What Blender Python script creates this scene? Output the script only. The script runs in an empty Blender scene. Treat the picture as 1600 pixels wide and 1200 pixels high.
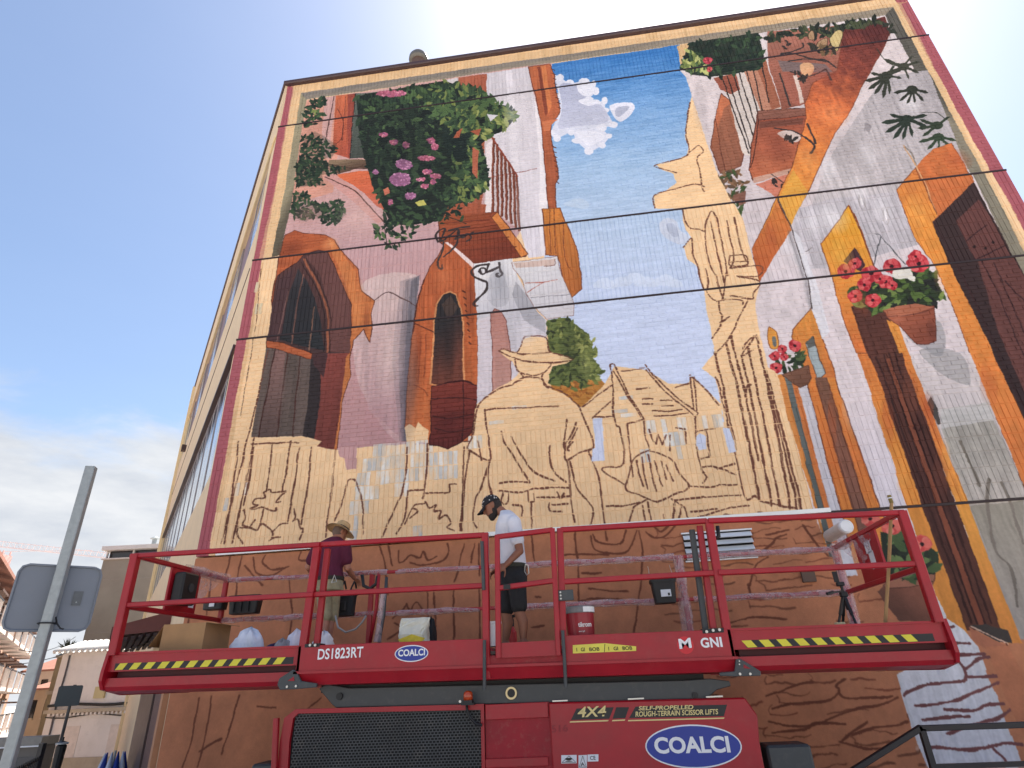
import bpy, bmesh, math, random
import numpy as np
from mathutils import Vector, Matrix
random.seed(7); RNG = np.random.default_rng(7)
SC = bpy.context.scene; COL = SC.collection
R = math.radians
# ------------------------------------------------------------------ camera
FPX, PITCH, YAW, ROLL = 930.0, R(26.393), R(-6.027), R(-2.764)
CAM = np.array([0.0, -9.0, 1.6])
FW = np.array([math.sin(YAW)*math.cos(PITCH), math.cos(YAW)*math.cos(PITCH), math.sin(PITCH)])
_r = np.cross(FW, [0, 0, 1.0]); _r /= np.linalg.norm(_r); _u = np.cross(_r, FW)
RT = math.cos(ROLL)*_r + math.sin(ROLL)*_u
UP = -math.sin(ROLL)*_r + math.cos(ROLL)*_u
cd = bpy.data.cameras.new('camera'); co = bpy.data.objects.new('camera', cd); COL.objects.link(co)
cd.sensor_width = 36.0; cd.lens = 36.0*FPX/1600.0; cd.clip_end = 5000; cd.clip_start = 0.05
co.matrix_world = Matrix(((RT[0], UP[0], -FW[0], CAM[0]), (RT[1], UP[1], -FW[1], CAM[1]), (RT[2], UP[2], -FW[2], CAM[2]), (0, 0, 0, 1)))
SC.camera = co
SC.render.resolution_x, SC.render.resolution_y = 1024, 768
# ------------------------------------------------------------------ sky and sun
SUN_EL, SUN_AZ = R(60), R(22)
world = bpy.data.worlds.new('World'); SC.world = world; world.use_nodes = True
wn = world.node_tree; wn.nodes.clear()
def N(t, kind, **kw):
    n = t.nodes.new(kind)
    for k, v in kw.items():
        if k.startswith('i_'): n.inputs[k[2:].replace('_', ' ')].default_value = v
        else: setattr(n, k, v)
    return n
sky = N(wn, 'ShaderNodeTexSky', sky_type='NISHITA', sun_disc=False, sun_elevation=SUN_EL, sun_rotation=SUN_AZ,
        air_density=1.0, dust_density=1.1, ozone_density=1.0, altitude=50)
tc = N(wn, 'ShaderNodeTexCoord'); sep = N(wn, 'ShaderNodeSeparateXYZ')
mp = N(wn, 'ShaderNodeMapping'); mp.inputs['Scale'].default_value = (1.0, 1.0, 3.2)
nz = N(wn, 'ShaderNodeTexNoise', i_Scale=3.4, i_Detail=9.0, i_Roughness=0.58); nz.inputs['Distortion'].default_value = 0.35
band = N(wn, 'ShaderNodeMapRange', interpolation_type='SMOOTHSTEP'); band.inputs['From Min'].default_value = 0.52; band.inputs['From Max'].default_value = 0.22
band.inputs['To Min'].default_value = -0.42; band.inputs['To Max'].default_value = 0.30
add = N(wn, 'ShaderNodeMath', operation='ADD')
cr = N(wn, 'ShaderNodeMapRange', interpolation_type='SMOOTHSTEP'); cr.inputs['From Min'].default_value = 0.42; cr.inputs['From Max'].default_value = 0.74; cr.inputs['To Min'].default_value = 0.03
mix = N(wn, 'ShaderNodeMixRGB'); cn = N(wn, 'ShaderNodeTexNoise', i_Scale=7.0, i_Detail=7.0, i_Roughness=0.6); cramp = N(wn, 'ShaderNodeValToRGB')
cramp.color_ramp.elements[0].position = 0.34; cramp.color_ramp.elements[0].color = (3.15, 3.35, 3.7, 1); cramp.color_ramp.elements[1].position = 0.66; cramp.color_ramp.elements[1].color = (4.1, 4.2, 4.35, 1)
bg = N(wn, 'ShaderNodeBackground', i_Strength=0.085); wo = N(wn, 'ShaderNodeOutputWorld')
L = wn.links.new
L(tc.outputs['Generated'], sep.inputs[0]); L(tc.outputs['Generated'], mp.inputs[0]); L(mp.outputs[0], nz.inputs['Vector'])
L(sep.outputs['Z'], band.inputs['Value']); L(nz.outputs['Fac'], add.inputs[0]); L(band.outputs[0], add.inputs[1])
L(add.outputs[0], cr.inputs['Value']); L(cr.outputs[0], mix.inputs['Fac']); L(sky.outputs[0], mix.inputs['Color1'])
L(mp.outputs[0], cn.inputs['Vector']); L(cn.outputs['Fac'], cramp.inputs[0]); L(cramp.outputs[0], mix.inputs['Color2'])
L(mix.outputs[0], bg.inputs['Color']); L(bg.outputs[0], wo.inputs[0])
sl = bpy.data.lights.new('sun', 'SUN'); sl.energy = 5.0; sl.angle = R(0.5); sl.color = (1.0, 0.95, 0.87)
so = bpy.data.objects.new('sun', sl); COL.objects.link(so)
sd = Vector((math.sin(SUN_AZ)*math.cos(SUN_EL), math.cos(SUN_AZ)*math.cos(SUN_EL), math.sin(SUN_EL)))
so.rotation_euler = sd.to_track_quat('Z', 'Y').to_euler(); so.location = (0, 0, 40)
SC.view_settings.view_transform = 'Standard'; SC.view_settings.look = 'None'; SC.view_settings.gamma = 1.0
SC.view_settings.use_curve_mapping = False
SC.view_settings.exposure = 1.36
SC.cycles.max_bounces = 8; SC.cycles.diffuse_bounces = 4; SC.cycles.transparent_max_bounces = 16

# ------------------------------------------------------------------ measuring: pixels of the photograph -> metres on a known plane
def _ray(x, y): return FW*FPX + RT*(x-800.0) - UP*(y-600.0)
def PY(x, y, Y):
    d = _ray(x, y); return Vector(CAM + d*((Y-CAM[1])/d[1]))
def PZ(x, y, Z):
    d = _ray(x, y); return Vector(CAM + d*((Z-CAM[2])/d[2]))
def PD(x, y, depth): return Vector(CAM + _ray(x, y)*depth/FPX)

# ------------------------------------------------------------------ helpers
def srgb(c):
    c = [v/255.0 for v in c[:3]]
    return tuple((v/12.92 if v <= 0.04045 else ((v+0.055)/1.055)**2.4) for v in c)
MATS = {}
def mat(name, col=(128, 128, 128), rough=0.6, metal=0.0, var=0.12, scale=6.0, bump=0.0, bscale=60.0, spec=0.5, alpha=1.0, emit=0, trans=0.0, dirt=0.0, stretch=None, coat=0.0):
    """procedural material: base colour broken up by two noises, optional bump and dust"""
    if name in MATS: return MATS[name]
    m = bpy.data.materials.new(name); m.use_nodes = True; t = m.node_tree; b = t.nodes['Principled BSDF']
    c = srgb(col)
    tcn = N(t, 'ShaderNodeTexCoord'); src = tcn.outputs['Object']
    if stretch:
        mpn = N(t, 'ShaderNodeMapping'); mpn.inputs['Scale'].default_value = stretch; t.links.new(src, mpn.inputs[0]); src = mpn.outputs[0]
    n1 = N(t, 'ShaderNodeTexNoise', i_Scale=scale, i_Detail=8.0, i_Roughness=0.62); t.links.new(src, n1.inputs['Vector'])
    ra = N(t, 'ShaderNodeValToRGB'); ra.color_ramp.elements[0].position = 0.28; ra.color_ramp.elements[1].position = 0.74
    ra.color_ramp.elements[0].color = tuple(v*(1-var) for v in c)+(1,); ra.color_ramp.elements[1].color = tuple(min(1, v*(1+var)) for v in c)+(1,)
    t.links.new(n1.outputs['Fac'], ra.inputs[0]); out = ra.outputs[0]
    if dirt > 0:
        n2 = N(t, 'ShaderNodeTexNoise', i_Scale=scale*2.7, i_Detail=10.0, i_Roughness=0.7); t.links.new(src, n2.inputs['Vector'])
        mr = N(t, 'ShaderNodeMapRange'); mr.inputs['From Min'].default_value = 0.52; mr.inputs['From Max'].default_value = 0.78; mr.inputs['To Max'].default_value = dirt
        t.links.new(n2.outputs['Fac'], mr.inputs['Value'])
        mx = N(t, 'ShaderNodeMixRGB'); mx.inputs['Color2'].default_value = srgb((150, 138, 122))+(1,)
        t.links.new(mr.outputs[0], mx.inputs['Fac']); t.links.new(out, mx.inputs['Color1']); out = mx.outputs[0]
    t.links.new(out, b.inputs['Base Color'])
    rr = N(t, 'ShaderNodeMapRange'); rr.inputs['To Min'].default_value = max(0.02, rough-0.1); rr.inputs['To Max'].default_value = min(1, rough+0.12)
    t.links.new(n1.outputs['Fac'], rr.inputs['Value']); t.links.new(rr.outputs[0], b.inputs['Roughness'])
    b.inputs['Metallic'].default_value = metal; b.inputs['Specular IOR Level'].default_value = spec; b.inputs['Alpha'].default_value = alpha
    b.inputs['Transmission Weight'].default_value = trans; b.inputs['Coat Weight'].default_value = coat
    if emit:
        b.inputs['Emission Color'].default_value = c+(1,); b.inputs['Emission Strength'].default_value = emit
    if bump > 0:
        n3 = N(t, 'ShaderNodeTexNoise', i_Scale=bscale, i_Detail=6.0, i_Roughness=0.6); t.links.new(src, n3.inputs['Vector'])
        bp = N(t, 'ShaderNodeBump', i_Strength=bump, i_Distance=0.02); t.links.new(n3.outputs['Fac'], bp.inputs['Height']); t.links.new(bp.outputs[0], b.inputs['Normal'])
    MATS[name] = m; return m

class MB:
    """collects shapes into one mesh"""
    def __init__(s): s.v = []; s.f = []; s.sm = False
    def add(s, vs, fs):
        o = len(s.v); s.v += [tuple(v) for v in vs]; s.f += [tuple(i+o for i in f) for f in fs]; return s
    def box(s, a, b):
        x0, y0, z0 = (min(a[i], b[i]) for i in range(3)); x1, y1, z1 = (max(a[i], b[i]) for i in range(3))
        return s.add([(x0,y0,z0),(x1,y0,z0),(x1,y1,z0),(x0,y1,z0),(x0,y0,z1),(x1,y0,z1),(x1,y1,z1),(x0,y1,z1)],
                     [(0,3,2,1),(4,5,6,7),(0,1,5,4),(1,2,6,5),(2,3,7,6),(3,0,4,7)])
    def bar(s, a, b, w, h, up=(0, 0, 1), ext=0.0, ch=0.0):
        """rectangular tube from a to b, w across, h along up, corners cut by ch"""
        a = Vector(a); b = Vector(b); d = (b-a).normalized(); a = a-d*ext; b = b+d*ext
        up = Vector(up)
        if abs(d.dot(up)) > 0.95: up = Vector((0, 1, 0)) if abs(d.y) < 0.9 else Vector((1, 0, 0))
        sx = d.cross(up).normalized(); sy = sx.cross(d).normalized()
        if ch <= 0: ring = [(-w/2, -h/2), (w/2, -h/2), (w/2, h/2), (-w/2, h/2)]
        else: ring = [(-w/2+ch, -h/2), (w/2-ch, -h/2), (w/2, -h/2+ch), (w/2, h/2-ch), (w/2-ch, h/2), (-w/2+ch, h/2), (-w/2, h/2-ch), (-w/2, -h/2+ch)]
        n = len(ring); vs = [p+sx*x+sy*y for p in (a, b) for x, y in ring]
        fs = [(i, (i+1) % n, n+(i+1) % n, n+i) for i in range(n)]+[tuple(range(n-1, -1, -1)), tuple(range(n, 2*n))]
        return s.add(vs, fs)
    def tube(s, pts, r, n=8, cap=True):
        pts = [Vector(p) for p in pts]; rs = r if isinstance(r, (list, tuple)) else [r]*len(pts)
        vs = []; ref = None
        for i, p in enumerate(pts):
            d = (pts[min(i+1, len(pts)-1)]-pts[max(i-1, 0)]).normalized()
            if ref is None:
                ref = d.orthogonal().normalized()
            ref = (ref-d*ref.dot(d)).normalized(); bi = d.cross(ref)
            for k in range(n):
                a = 2*math.pi*k/n; vs.append(p+(ref*math.cos(a)+bi*math.sin(a))*rs[i])
        fs = [(i*n+k, i*n+(k+1) % n, (i+1)*n+(k+1) % n, (i+1)*n+k) for i in range(len(pts)-1) for k in range(n)]
        if cap: fs += [tuple(range(n-1, -1, -1)), tuple(range((len(pts)-1)*n, len(pts)*n))]
        return s.add(vs, fs)
    def loft(s, rings, cap=True):
        n = len(rings[0]); vs = [p for r in rings for p in r]
        fs = [(i*n+k, i*n+(k+1) % n, (i+1)*n+(k+1) % n, (i+1)*n+k) for i in range(len(rings)-1) for k in range(n)]
        if cap: fs += [tuple(range(n-1, -1, -1)), tuple(range((len(rings)-1)*n, len(rings)*n))]
        return s.add(vs, fs)
    def lathe(s, prof, c=(0, 0, 0), n=24, axis=(0, 0, 1)):
        ax = Vector(axis).normalized(); e1 = ax.orthogonal().normalized(); e2 = ax.cross(e1); c = Vector(c)
        rings = [[c+ax*h+(e1*math.cos(2*math.pi*k/n)+e2*math.sin(2*math.pi*k/n))*r for k in range(n)] for r, h in prof]
        return s.loft(rings)
    def prism(s, poly, off):
        """poly: 3-D points of a flat outline, extruded by vector off"""
        n = len(poly); off = Vector(off); vs = [Vector(p) for p in poly]+[Vector(p)+off for p in poly]
        return s.add(vs, [tuple(range(n)), tuple(range(2*n-1, n-1, -1))]+[(i, n+i, n+(i+1) % n, (i+1) % n) for i in range(n)])
    def build(s, name, m, parent=None, smooth=False, bevel=0.0):
        me = bpy.data.meshes.new(name); me.from_pydata(s.v, [], s.f); me.validate()
        bm = bmesh.new(); bm.from_mesh(me); bmesh.ops.recalc_face_normals(bm, faces=bm.faces)
        if bevel > 0:
            ed = [e for e in bm.edges if len(e.link_faces) == 2 and e.calc_face_angle(0) > 0.5]
            bmesh.ops.bevel(bm, geom=ed, offset=bevel, segments=1, affect='EDGES', clamp_overlap=True)
        bm.to_mesh(me); bm.free()
        if smooth:
            for p in me.polygons: p.use_smooth = True
        ms = m if isinstance(m, (list, tuple)) else [m]
        for q in ms: me.materials.append(q)
        o = bpy.data.objects.new(name, me); COL.objects.link(o)
        if parent is not None: put(o, parent)
        return o
def put(o, parent):
    """parent keeping the place; roots are unrotated empties unless stated"""
    o.parent = parent
    bpy_loc = WLOC.get(parent.name)
    if bpy_loc is not None: o.matrix_parent_inverse = Matrix.Translation(bpy_loc).inverted()
WLOC = {}
def thing(name, label, cat, loc=(0, 0, 0), group=None):
    o = bpy.data.objects.new(name, None); COL.objects.link(o); o.location = loc; o.empty_display_size = 0.2
    WLOC[o.name] = Vector(loc); tag(o, label, cat, group); return o
def tag(o, label, cat, group=None):
    o['label'] = label; o['category'] = cat
    if group: o['group'] = group
    return o
def struct(o): o['kind'] = 'structure'; return o
def ring(c, rx, ry, n=16, ex=(1, 0, 0), ey=(0, 1, 0), pw=2.0):
    c = Vector(c); ex = Vector(ex); ey = Vector(ey); out = []
    for k in range(n):
        a = 2*math.pi*k/n; ca, sa = math.cos(a), math.sin(a)
        x = math.copysign(abs(ca)**(2/pw), ca); y = math.copysign(abs(sa)**(2/pw), sa)
        out.append(c+ex*rx*x+ey*ry*y)
    return out
def text_part(name, body, m, parent, origin, ex, ey, height, width=None, bold=0.0, shear=0.0, depth=0.002):
    """lettering: flat letters standing proud of the surface; origin = lower left corner"""
    cu = bpy.data.curves.new(name, 'FONT'); cu.body = body; cu.size = 1.0; cu.offset = bold; cu.shear = shear; cu.extrude = 0.0; cu.resolution_u = 4
    to = bpy.data.objects.new(name+'_tmp', cu); COL.objects.link(to)
    dg = bpy.context.evaluated_depsgraph_get(); me = bpy.data.meshes.new_from_object(to.evaluated_get(dg)); bpy.data.objects.remove(to); bpy.data.curves.remove(cu)
    co_ = np.array([v.co[:] for v in me.vertices]); mn = co_.min(0); mx = co_.max(0)
    ex = Vector(ex).normalized(); ey = Vector(ey).normalized(); nn = ex.cross(ey); org = Vector(origin)
    sy = height/(mx[1]-mn[1]); sx = (width/(mx[0]-mn[0])) if width else sy
    for v, c in zip(me.vertices, co_): v.co = org+ex*((c[0]-mn[0])*sx)+ey*((c[1]-mn[1])*sy)+nn*depth
    me.materials.clear(); me.materials.append(m)
    o = bpy.data.objects.new(name, me); COL.objects.link(o); put(o, parent); return o
# ------------------------------------------------------------------ the mural wall: levels, brick courses
XL, XR, ZTOP = -6.11, 8.174, 14.80
Z1, Z2, Z3, Z4, ZS = 13.314, 9.431, 7.546, 3.546, 5.20          # slab joints, change of bond
GAP = 0.028
def yoff(z): return np.where(z > Z1, 0.045, np.where(z > Z2, 0.015, np.where(z > Z3, -0.015, np.where(z > Z4, -0.045, -0.035))))
ZONES = [(Z4+GAP/2, ZS, 'soldier'), (ZS, Z3-GAP/2, 'stretcher'), (Z3+GAP/2, Z2-GAP/2, 'soldier'), (Z2+GAP/2, Z1-GAP/2, 'stretcher'), (Z1+GAP/2, ZTOP-0.06, 'soldier')]
BRICKS = []                                                       # x0, x1, z0, z1
J = 0.010
for z0, z1, kind in ZONES:
    if kind == 'soldier':
        nr = max(1, round((z1-z0)/0.252)); h = (z1-z0)/nr; nc = round((XR-XL)/0.080); w = (XR-XL)/nc
    else:
        nr = round((z1-z0)/0.0765); h = (z1-z0)/nr; nc = round((XR-XL)/0.252); w = (XR-XL)/nc
    for r in range(nr):
        sh = (0.5*w if (r % 2 and kind == 'stretcher') else 0.0)
        x = XL-sh
        while x < XR-0.01:
            a = max(x, XL)+J/2; b = min(x+w, XR)-J/2
            if b-a > 0.02: BRICKS.append((a, b, z0+r*h+J/2, z0+(r+1)*h-J/2))
            x += w
BR = np.array(BRICKS)
# ------------------------------------------------------------------ painting of the mural, in metres on the wall
S = 150.0; MX0, MZ0, MX1, MZ1 = XL-0.1, 0.0, XR+0.1, ZTOP+0.1
IW, IH = int((MX1-MX0)*S), int((MZ1-MZ0)*S)
IMG = np.zeros((IH, IW, 3), np.float32)
def W(pts):
    p = np.asarray(pts, float)
    d = FW*FPX + np.outer(p[:, 0]-800.0, RT) - np.outer(p[:, 1]-600.0, UP)
    Y = np.zeros(len(p))
    for _ in range(3):
        t = (Y-CAM[1])/d[:, 1]; z = CAM[2]+d[:, 2]*t; Y = yoff(z)
    x = CAM[0]+d[:, 0]*t
    return np.stack([(x-MX0)*S, (z-MZ0)*S], 1)
def vn(cx, cy, seed):
    g = np.random.default_rng(seed).random((int(IH/cy)+3, int(IW/cx)+3)).astype(np.float32)
    yy = np.arange(IH)/cy; xx = np.arange(IW)/cx; y0 = yy.astype(int); x0 = xx.astype(int)
    fy = (yy-y0)[:, None].astype(np.float32); fx = (xx-x0)[None].astype(np.float32); fy = fy*fy*(3-2*fy); fx = fx*fx*(3-2*fx)
    a = g[y0][:, x0]; b = g[y0][:, x0+1]; c = g[y0+1][:, x0]; d = g[y0+1][:, x0+1]
    return (a*(1-fx)+b*fx)*(1-fy)+(c*(1-fx)+d*fx)*fy-0.5
NH = vn(60, 6, 1)*0.6+vn(22, 3, 2)*0.4+vn(5, 5, 3)*0.3
NV = vn(6, 70, 4)*0.6+vn(3, 25, 5)*0.4+vn(5, 5, 6)*0.3
NB = vn(90, 90, 7)*0.6+vn(35, 35, 8)*0.4+vn(12, 12, 9)*0.3+vn(4, 4, 10)*0.2
ND = vn(18, 40, 11)*0.5+vn(8, 14, 12)*0.5
NS = {'h': NH, 'v': NV, 'b': NB, 'd': ND}
def spl(p, closed=True, k=5):
    p = np.asarray(p, float); n = len(p); out = []
    rng = range(n) if closed else range(n-1)
    for i in rng:
        if closed: a, b, c, d = p[i-1], p[i], p[(i+1) % n], p[(i+2) % n]
        else: a, b, c, d = p[max(i-1, 0)], p[i], p[i+1], p[min(i+2, n-1)]
        for t in np.arange(k)/k:
            out.append(0.5*((2*b)+(-a+c)*t+(2*a-5*b+4*c-d)*t*t+(-a+3*b-3*c+d)*t**3))
    if not closed: out.append(p[-1])
    return np.array(out)
def pmask(p):
    c0 = max(0, int(p[:, 0].min())-1); c1 = min(IW, int(p[:, 0].max())+2); r0 = max(0, int(p[:, 1].min())-1); r1 = min(IH, int(p[:, 1].max())+2)
    if c1 <= c0 or r1 <= r0: return None
    df = np.zeros((r1-r0, c1-c0+1), np.int32); n = len(p)
    for i in range(n):
        x0, y0 = p[i]; x1, y1 = p[(i+1) % n]
        if y0 == y1: continue
        if y0 > y1: x0, y0, x1, y1 = x1, y1, x0, y0
        a = max(r0, int(math.ceil(y0-0.5))); b = min(r1, int(math.ceil(y1-0.5)))
        if b <= a: continue
        rr = np.arange(a, b); xs = x0+(rr+0.5-y0)*(x1-x0)/(y1-y0)
        cc = np.clip(np.ceil(xs-0.5).astype(int)-c0, 0, c1-c0); np.add.at(df, (rr-r0, cc), 1)
    return r0, r1, c0, c1, (np.cumsum(df, 1)[:, :-1] % 2).astype(bool)
def C3(c): return np.array(c[:3], np.float32)/255.0
def F(pts, col, col2=None, a=None, b=None, n=0.06, g='b', sm=False, line=None, lw=2.2, wall=False, alpha=1.0, jit=0.0, soft=0.0):
    """fill an outline with a colour, or a run of colours from a to b, with brush grain"""
    p = np.asarray(pts, float)
    if sm: p = spl(p)
    if jit: p = p+np.random.default_rng(len(p)+int(p[0, 0])).normal(0, jit, p.shape)
    q = p if wall else W(p)
    m = pmask(q)
    if m is None: return
    r0, r1, c0, c1, k = m; blk = IMG[r0:r1, c0:c1]; nz_ = NS[g][r0:r1, c0:c1]
    if col2 is None: cl = np.broadcast_to(C3(col), blk.shape)
    else:
        st = [col]+(col2 if isinstance(col2, list) else [col2]); st = np.array([C3(c) for c in st])
        A = W([a])[0]; B = W([b])[0]; d = B-A
        yy, xx = np.mgrid[r0:r1, c0:c1]
        t = np.clip(((xx-A[0])*d[0]+(yy-A[1])*d[1])/(d@d)+nz_*0.12, 0, 1)*(len(st)-1)
        i = np.minimum(t.astype(int), len(st)-2); f = (t-i)[..., None]; cl = st[i]*(1-f)+st[i+1]*f
    cl = cl*(1+nz_[..., None]*1.5*n)
    if soft:
        yy, xx = np.mgrid[r0:r1, c0:c1]; ctr = q.mean(0); rad = (q.max(0)-q.min(0))/2+1e-3
        dd = np.sqrt(((xx-ctr[0])/rad[0])**2+((yy-ctr[1])/rad[1])**2); al = (np.clip((1-dd)/soft, 0, 1)*alpha)[..., None]
        blk[k] = (blk*(1-al)+cl*al)[k]
    elif alpha < 1: blk[k] = (blk*(1-alpha)+cl*alpha)[k]
    else: blk[k] = cl[k]
    if line is not None: ST(list(p)+[p[0]], line, lw, sm=False, wall=wall, br=0.0)
JM = None
def ST(pts, col=(112, 62, 48), w=3.0, sm=True, wall=False, br=0.85, closed=False, var=0.3, n=0.12, alpha=1.0):
    """brush stroke; br = how much of it is lost where the brush jumps the mortar joints; w in cm"""
    p = np.asarray(pts, float)
    if sm and len(p) > 2: p = spl(p, closed)
    q = p if wall else W(p)
    seg = np.linalg.norm(np.diff(q, axis=0), axis=1); cum = np.concatenate([[0], np.cumsum(seg)])
    if cum[-1] < 1: return
    rad = max(0.7, w*0.86/200.0*S); stp = max(0.8, rad*0.6); t = np.arange(0, cum[-1], stp)
    xs = np.interp(t, cum, q[:, 0]); ys = np.interp(t, cum, q[:, 1])
    rg = np.random.default_rng(int(abs(xs[0]*7+ys[0]*13)) % 100000)
    wob = np.interp(t, np.arange(0, cum[-1]+30, 15), rg.random(len(np.arange(0, cum[-1]+30, 15))))
    c = C3(col)
    for x, y, o in zip(xs, ys, wob):
        r = rad*(1-var+2*var*o); R_ = int(r)+2; xi, yi = int(x), int(y)
        if xi-R_ < 0 or yi-R_ < 0 or xi+R_+1 >= IW or yi+R_+1 >= IH: continue
        sl_ = (slice(yi-R_, yi+R_+1), slice(xi-R_, xi+R_+1))
        yy, xx = np.ogrid[yi-R_:yi+R_+1, xi-R_:xi+R_+1]
        k = (xx-x)**2+(yy-y)**2 <= r*r
        if br > 0 and JM is not None: k = k & ~(JM[sl_] & (br > 0.3))
        if alpha < 1: IMG[sl_][k] = IMG[sl_][k]*(1-alpha)+c*alpha
        else: IMG[sl_][k] = c*(1+NB[sl_][k][:, None]*2*n)
def inpoly(poly, n, rg):
    q = np.asarray(poly, float); mn = q.min(0); mx = q.max(0); out = []
    while len(out) < n:
        p = mn+rg.random((n*2, 2))*(mx-mn); x, y = p[:, 0], p[:, 1]; c = np.zeros(len(p), bool)
        for i in range(len(q)):
            x0, y0 = q[i-1]; x1, y1 = q[i]
            if y0 != y1: c ^= ((y0 > y) != (y1 > y)) & (x < (x1-x0)*(y-y0)/(y1-y0)+x0)
        out += list(p[c])
    return np.array(out[:n])
def leaves(poly, n, cols, size=(4, 9), seed=1, asp=0.45, ang=(0, 6.28), lit=None):
    """dabs of a leaf-shaped brush inside an outline given in photograph pixels; lit = direction towards lighter colours"""
    rg = np.random.default_rng(seed); P_ = inpoly(poly, n, rg); q = np.asarray(poly, float); mn, mx = q.min(0), q.max(0)
    for p in P_:
        s = rg.uniform(*size); a = rg.uniform(*ang); u = np.array([math.cos(a), math.sin(a)]); v = np.array([-u[1], u[0]])*asp
        sh = [p-u*s, p-u*s*0.3+v*s*0.9, p+u*s*0.4+v*s*0.7, p+u*s, p+u*s*0.3-v*s*0.8, p-u*s*0.5-v*s*0.8]
        k = rg.random()
        if lit is not None: k = np.clip(0.5*k+0.5*(((p-mn)/(mx-mn)) @ np.array(lit)), 0, 0.999)
        F(np.array(sh), cols[int(k*len(cols))], n=0.15)
def flower(x, y, r, cols, seed=0, petals=7):
    rg = np.random.default_rng(seed+int(x))
    F([(x+r*math.cos(t)*rg.uniform(.8, 1.1), y+r*.85*math.sin(t)*rg.uniform(.8, 1.1)) for t in np.linspace(0, 6.28, 11)[:-1]], cols[0], n=0.12, sm=True)
    for k in range(petals):
        a = 6.28*k/petals+rg.random(); px, py = x+math.cos(a)*r*.55, y+math.sin(a)*r*.5
        F([(px+r*.38*math.cos(t), py+r*.3*math.sin(t)) for t in np.linspace(0, 6.28, 8)[:-1]], cols[1+k % (len(cols)-2)], n=0.12, sm=True)
    F([(x+r*.22*math.cos(t), y+r*.2*math.sin(t)) for t in np.linspace(0, 6.28, 7)[:-1]], cols[-1], n=0.1)
def umbel(x, y, rx, ry, cols, seed=0, n=40):
    rg = np.random.default_rng(seed+int(x*3))
    F([(x+rx*math.cos(t), y+ry*math.sin(t)) for t in np.linspace(0, 6.28, 12)[:-1]], cols[0], n=.15, sm=True, jit=.6)
    for k in range(n):
        a = rg.random()*6.28; q = math.sqrt(rg.random()); px, py = x+rx*q*math.cos(a), y+ry*q*math.sin(a); s = rg.uniform(1.2, 2.4)
        F([(px-s, py), (px, py-s*.8), (px+s, py), (px, py+s*.8)], cols[rg.integers(len(cols))], n=.1)
CREAM = (243, 201, 151); OUT = (96, 48, 36); SK = (108, 62, 47)
# --- unpainted ground: cream on the brick, terracotta render below
IMG[:] = C3(CREAM)*(1+NB[..., None]*0.07)
rz4 = int((Z4-MZ0)*S); IMG[:rz4] = (C3((190, 118, 80))*(1+NB[..., None]*0.13+ND[..., None]*0.08))[:rz4]
JM = np.ones((IH, IW), bool); tone = np.zeros((IH, IW), np.float32)
for x0, x1, z0, z1 in BRICKS:
    s_ = (slice(int((z0-MZ0)*S+.5), int((z1-MZ0)*S+.5)), slice(int((x0-MX0)*S+.5), int((x1-MX0)*S+.5))); JM[s_] = False; tone[s_] = RNG.normal(0, 0.009)
JM[:rz4] = False
# stains, frame and edge stripe
F([(300, 800), (345, 800), (412, 410), (392, 410)], (225, 182, 132), n=.1)
def wr(x0, x1, z0, z1): return [((x-MX0)*S, (z-MZ0)*S) for x, z in ((x0, z0), (x1, z0), (x1, z1), (x0, z1))]
for k in range(26):
    xx = RNG.uniform(-5.6, 8); w_ = RNG.uniform(.03, .3); F(wr(xx, xx+w_, ZTOP-.5, ZTOP-.1), (196, 152, 98), n=.2, g='v', wall=True, alpha=.35)
F(wr(XL-.1, XL+.20, Z4, ZTOP), (172, 86, 96), n=.07, wall=True, g='v'); F(wr(XR-.24, XR+.1, Z4, ZTOP), (172, 86, 96), n=.07, wall=True, g='v')
F([(470,145),(1200,39),(1395,11),(1382,24),(1200,50),(800,107),(478,156)], (128, 120, 112), (150, 136, 118), (800, 97), (801, 107), n=.12, g='h')
F([(470,145),(478,156),(459,300),(437,399),(424,402),(444,300)], (150, 140, 112), (96, 88, 72), (440, 320), (456, 322), n=.12, g='v')
F([(1395,11),(1535,269),(1600,392),(1720,616),(1720,661),(1600,432),(1516,270),(1382,24)], (92, 88, 80), (134, 126, 108), (1470, 160), (1455, 168), n=.1, g='v')
for fr in ([(452,133),(1420,2),(1395,11),(800,97),(470,145)],[(458,134),(470,145),(444,300),(424,402),(404,404),(428,300)],[(1408,5),(1434,56),(1572,330),(1584,352),(1704,570),(1720,616),(1600,392),(1535,269),(1395,11)]): F(fr, (216, 176, 128), n=.1, g='v', alpha=.6)
# --- sky between the houses
F([(858,100),(1062,70),(1080,120),(1125,330),(1150,660),(900,660),(850,480),(850,300)], (50, 120, 196), [(112, 162, 218), (160, 192, 228), (184, 204, 232), (198, 210, 238), (206, 216, 243)], (960, 85), (985, 610), n=.05, g='h')
cl = [(866,122),(875,121),(890,130),(912,126),(927,131),(931,142),(920,155),(930,160),(945,157),(946,172),(958,195),(940,200),(951,212),(940,227),(920,236),(900,220),(892,207),(870,216),(860,207),(872,180),(874,150)]
F(cl, (216, 218, 234), sm=True, n=.04)
for k, (x, y) in enumerate(cl): F([(x+(5+k % 4)*math.cos(t), y+(4+k % 3)*math.sin(t)) for t in np.linspace(0, 6.28, 10)[:-1]], (226, 226, 238), sm=True, n=.03)
F([(876,132),(905,134),(922,142),(912,158),(940,165),(950,190),(915,196),(895,198),(872,200),(878,170)], (178, 182, 208), (200, 202, 222), (880, 140), (930, 200), sm=True, n=.05)
for e in [[(902,132),(922,132),(929,142),(918,150),(905,146)],[(903,158),(915,154),(932,160),(920,165)],[(898,208),(915,205),(930,205),(945,212),(930,225),(918,228)]]: F(e, (228, 228, 240), sm=True, n=.03)
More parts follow.
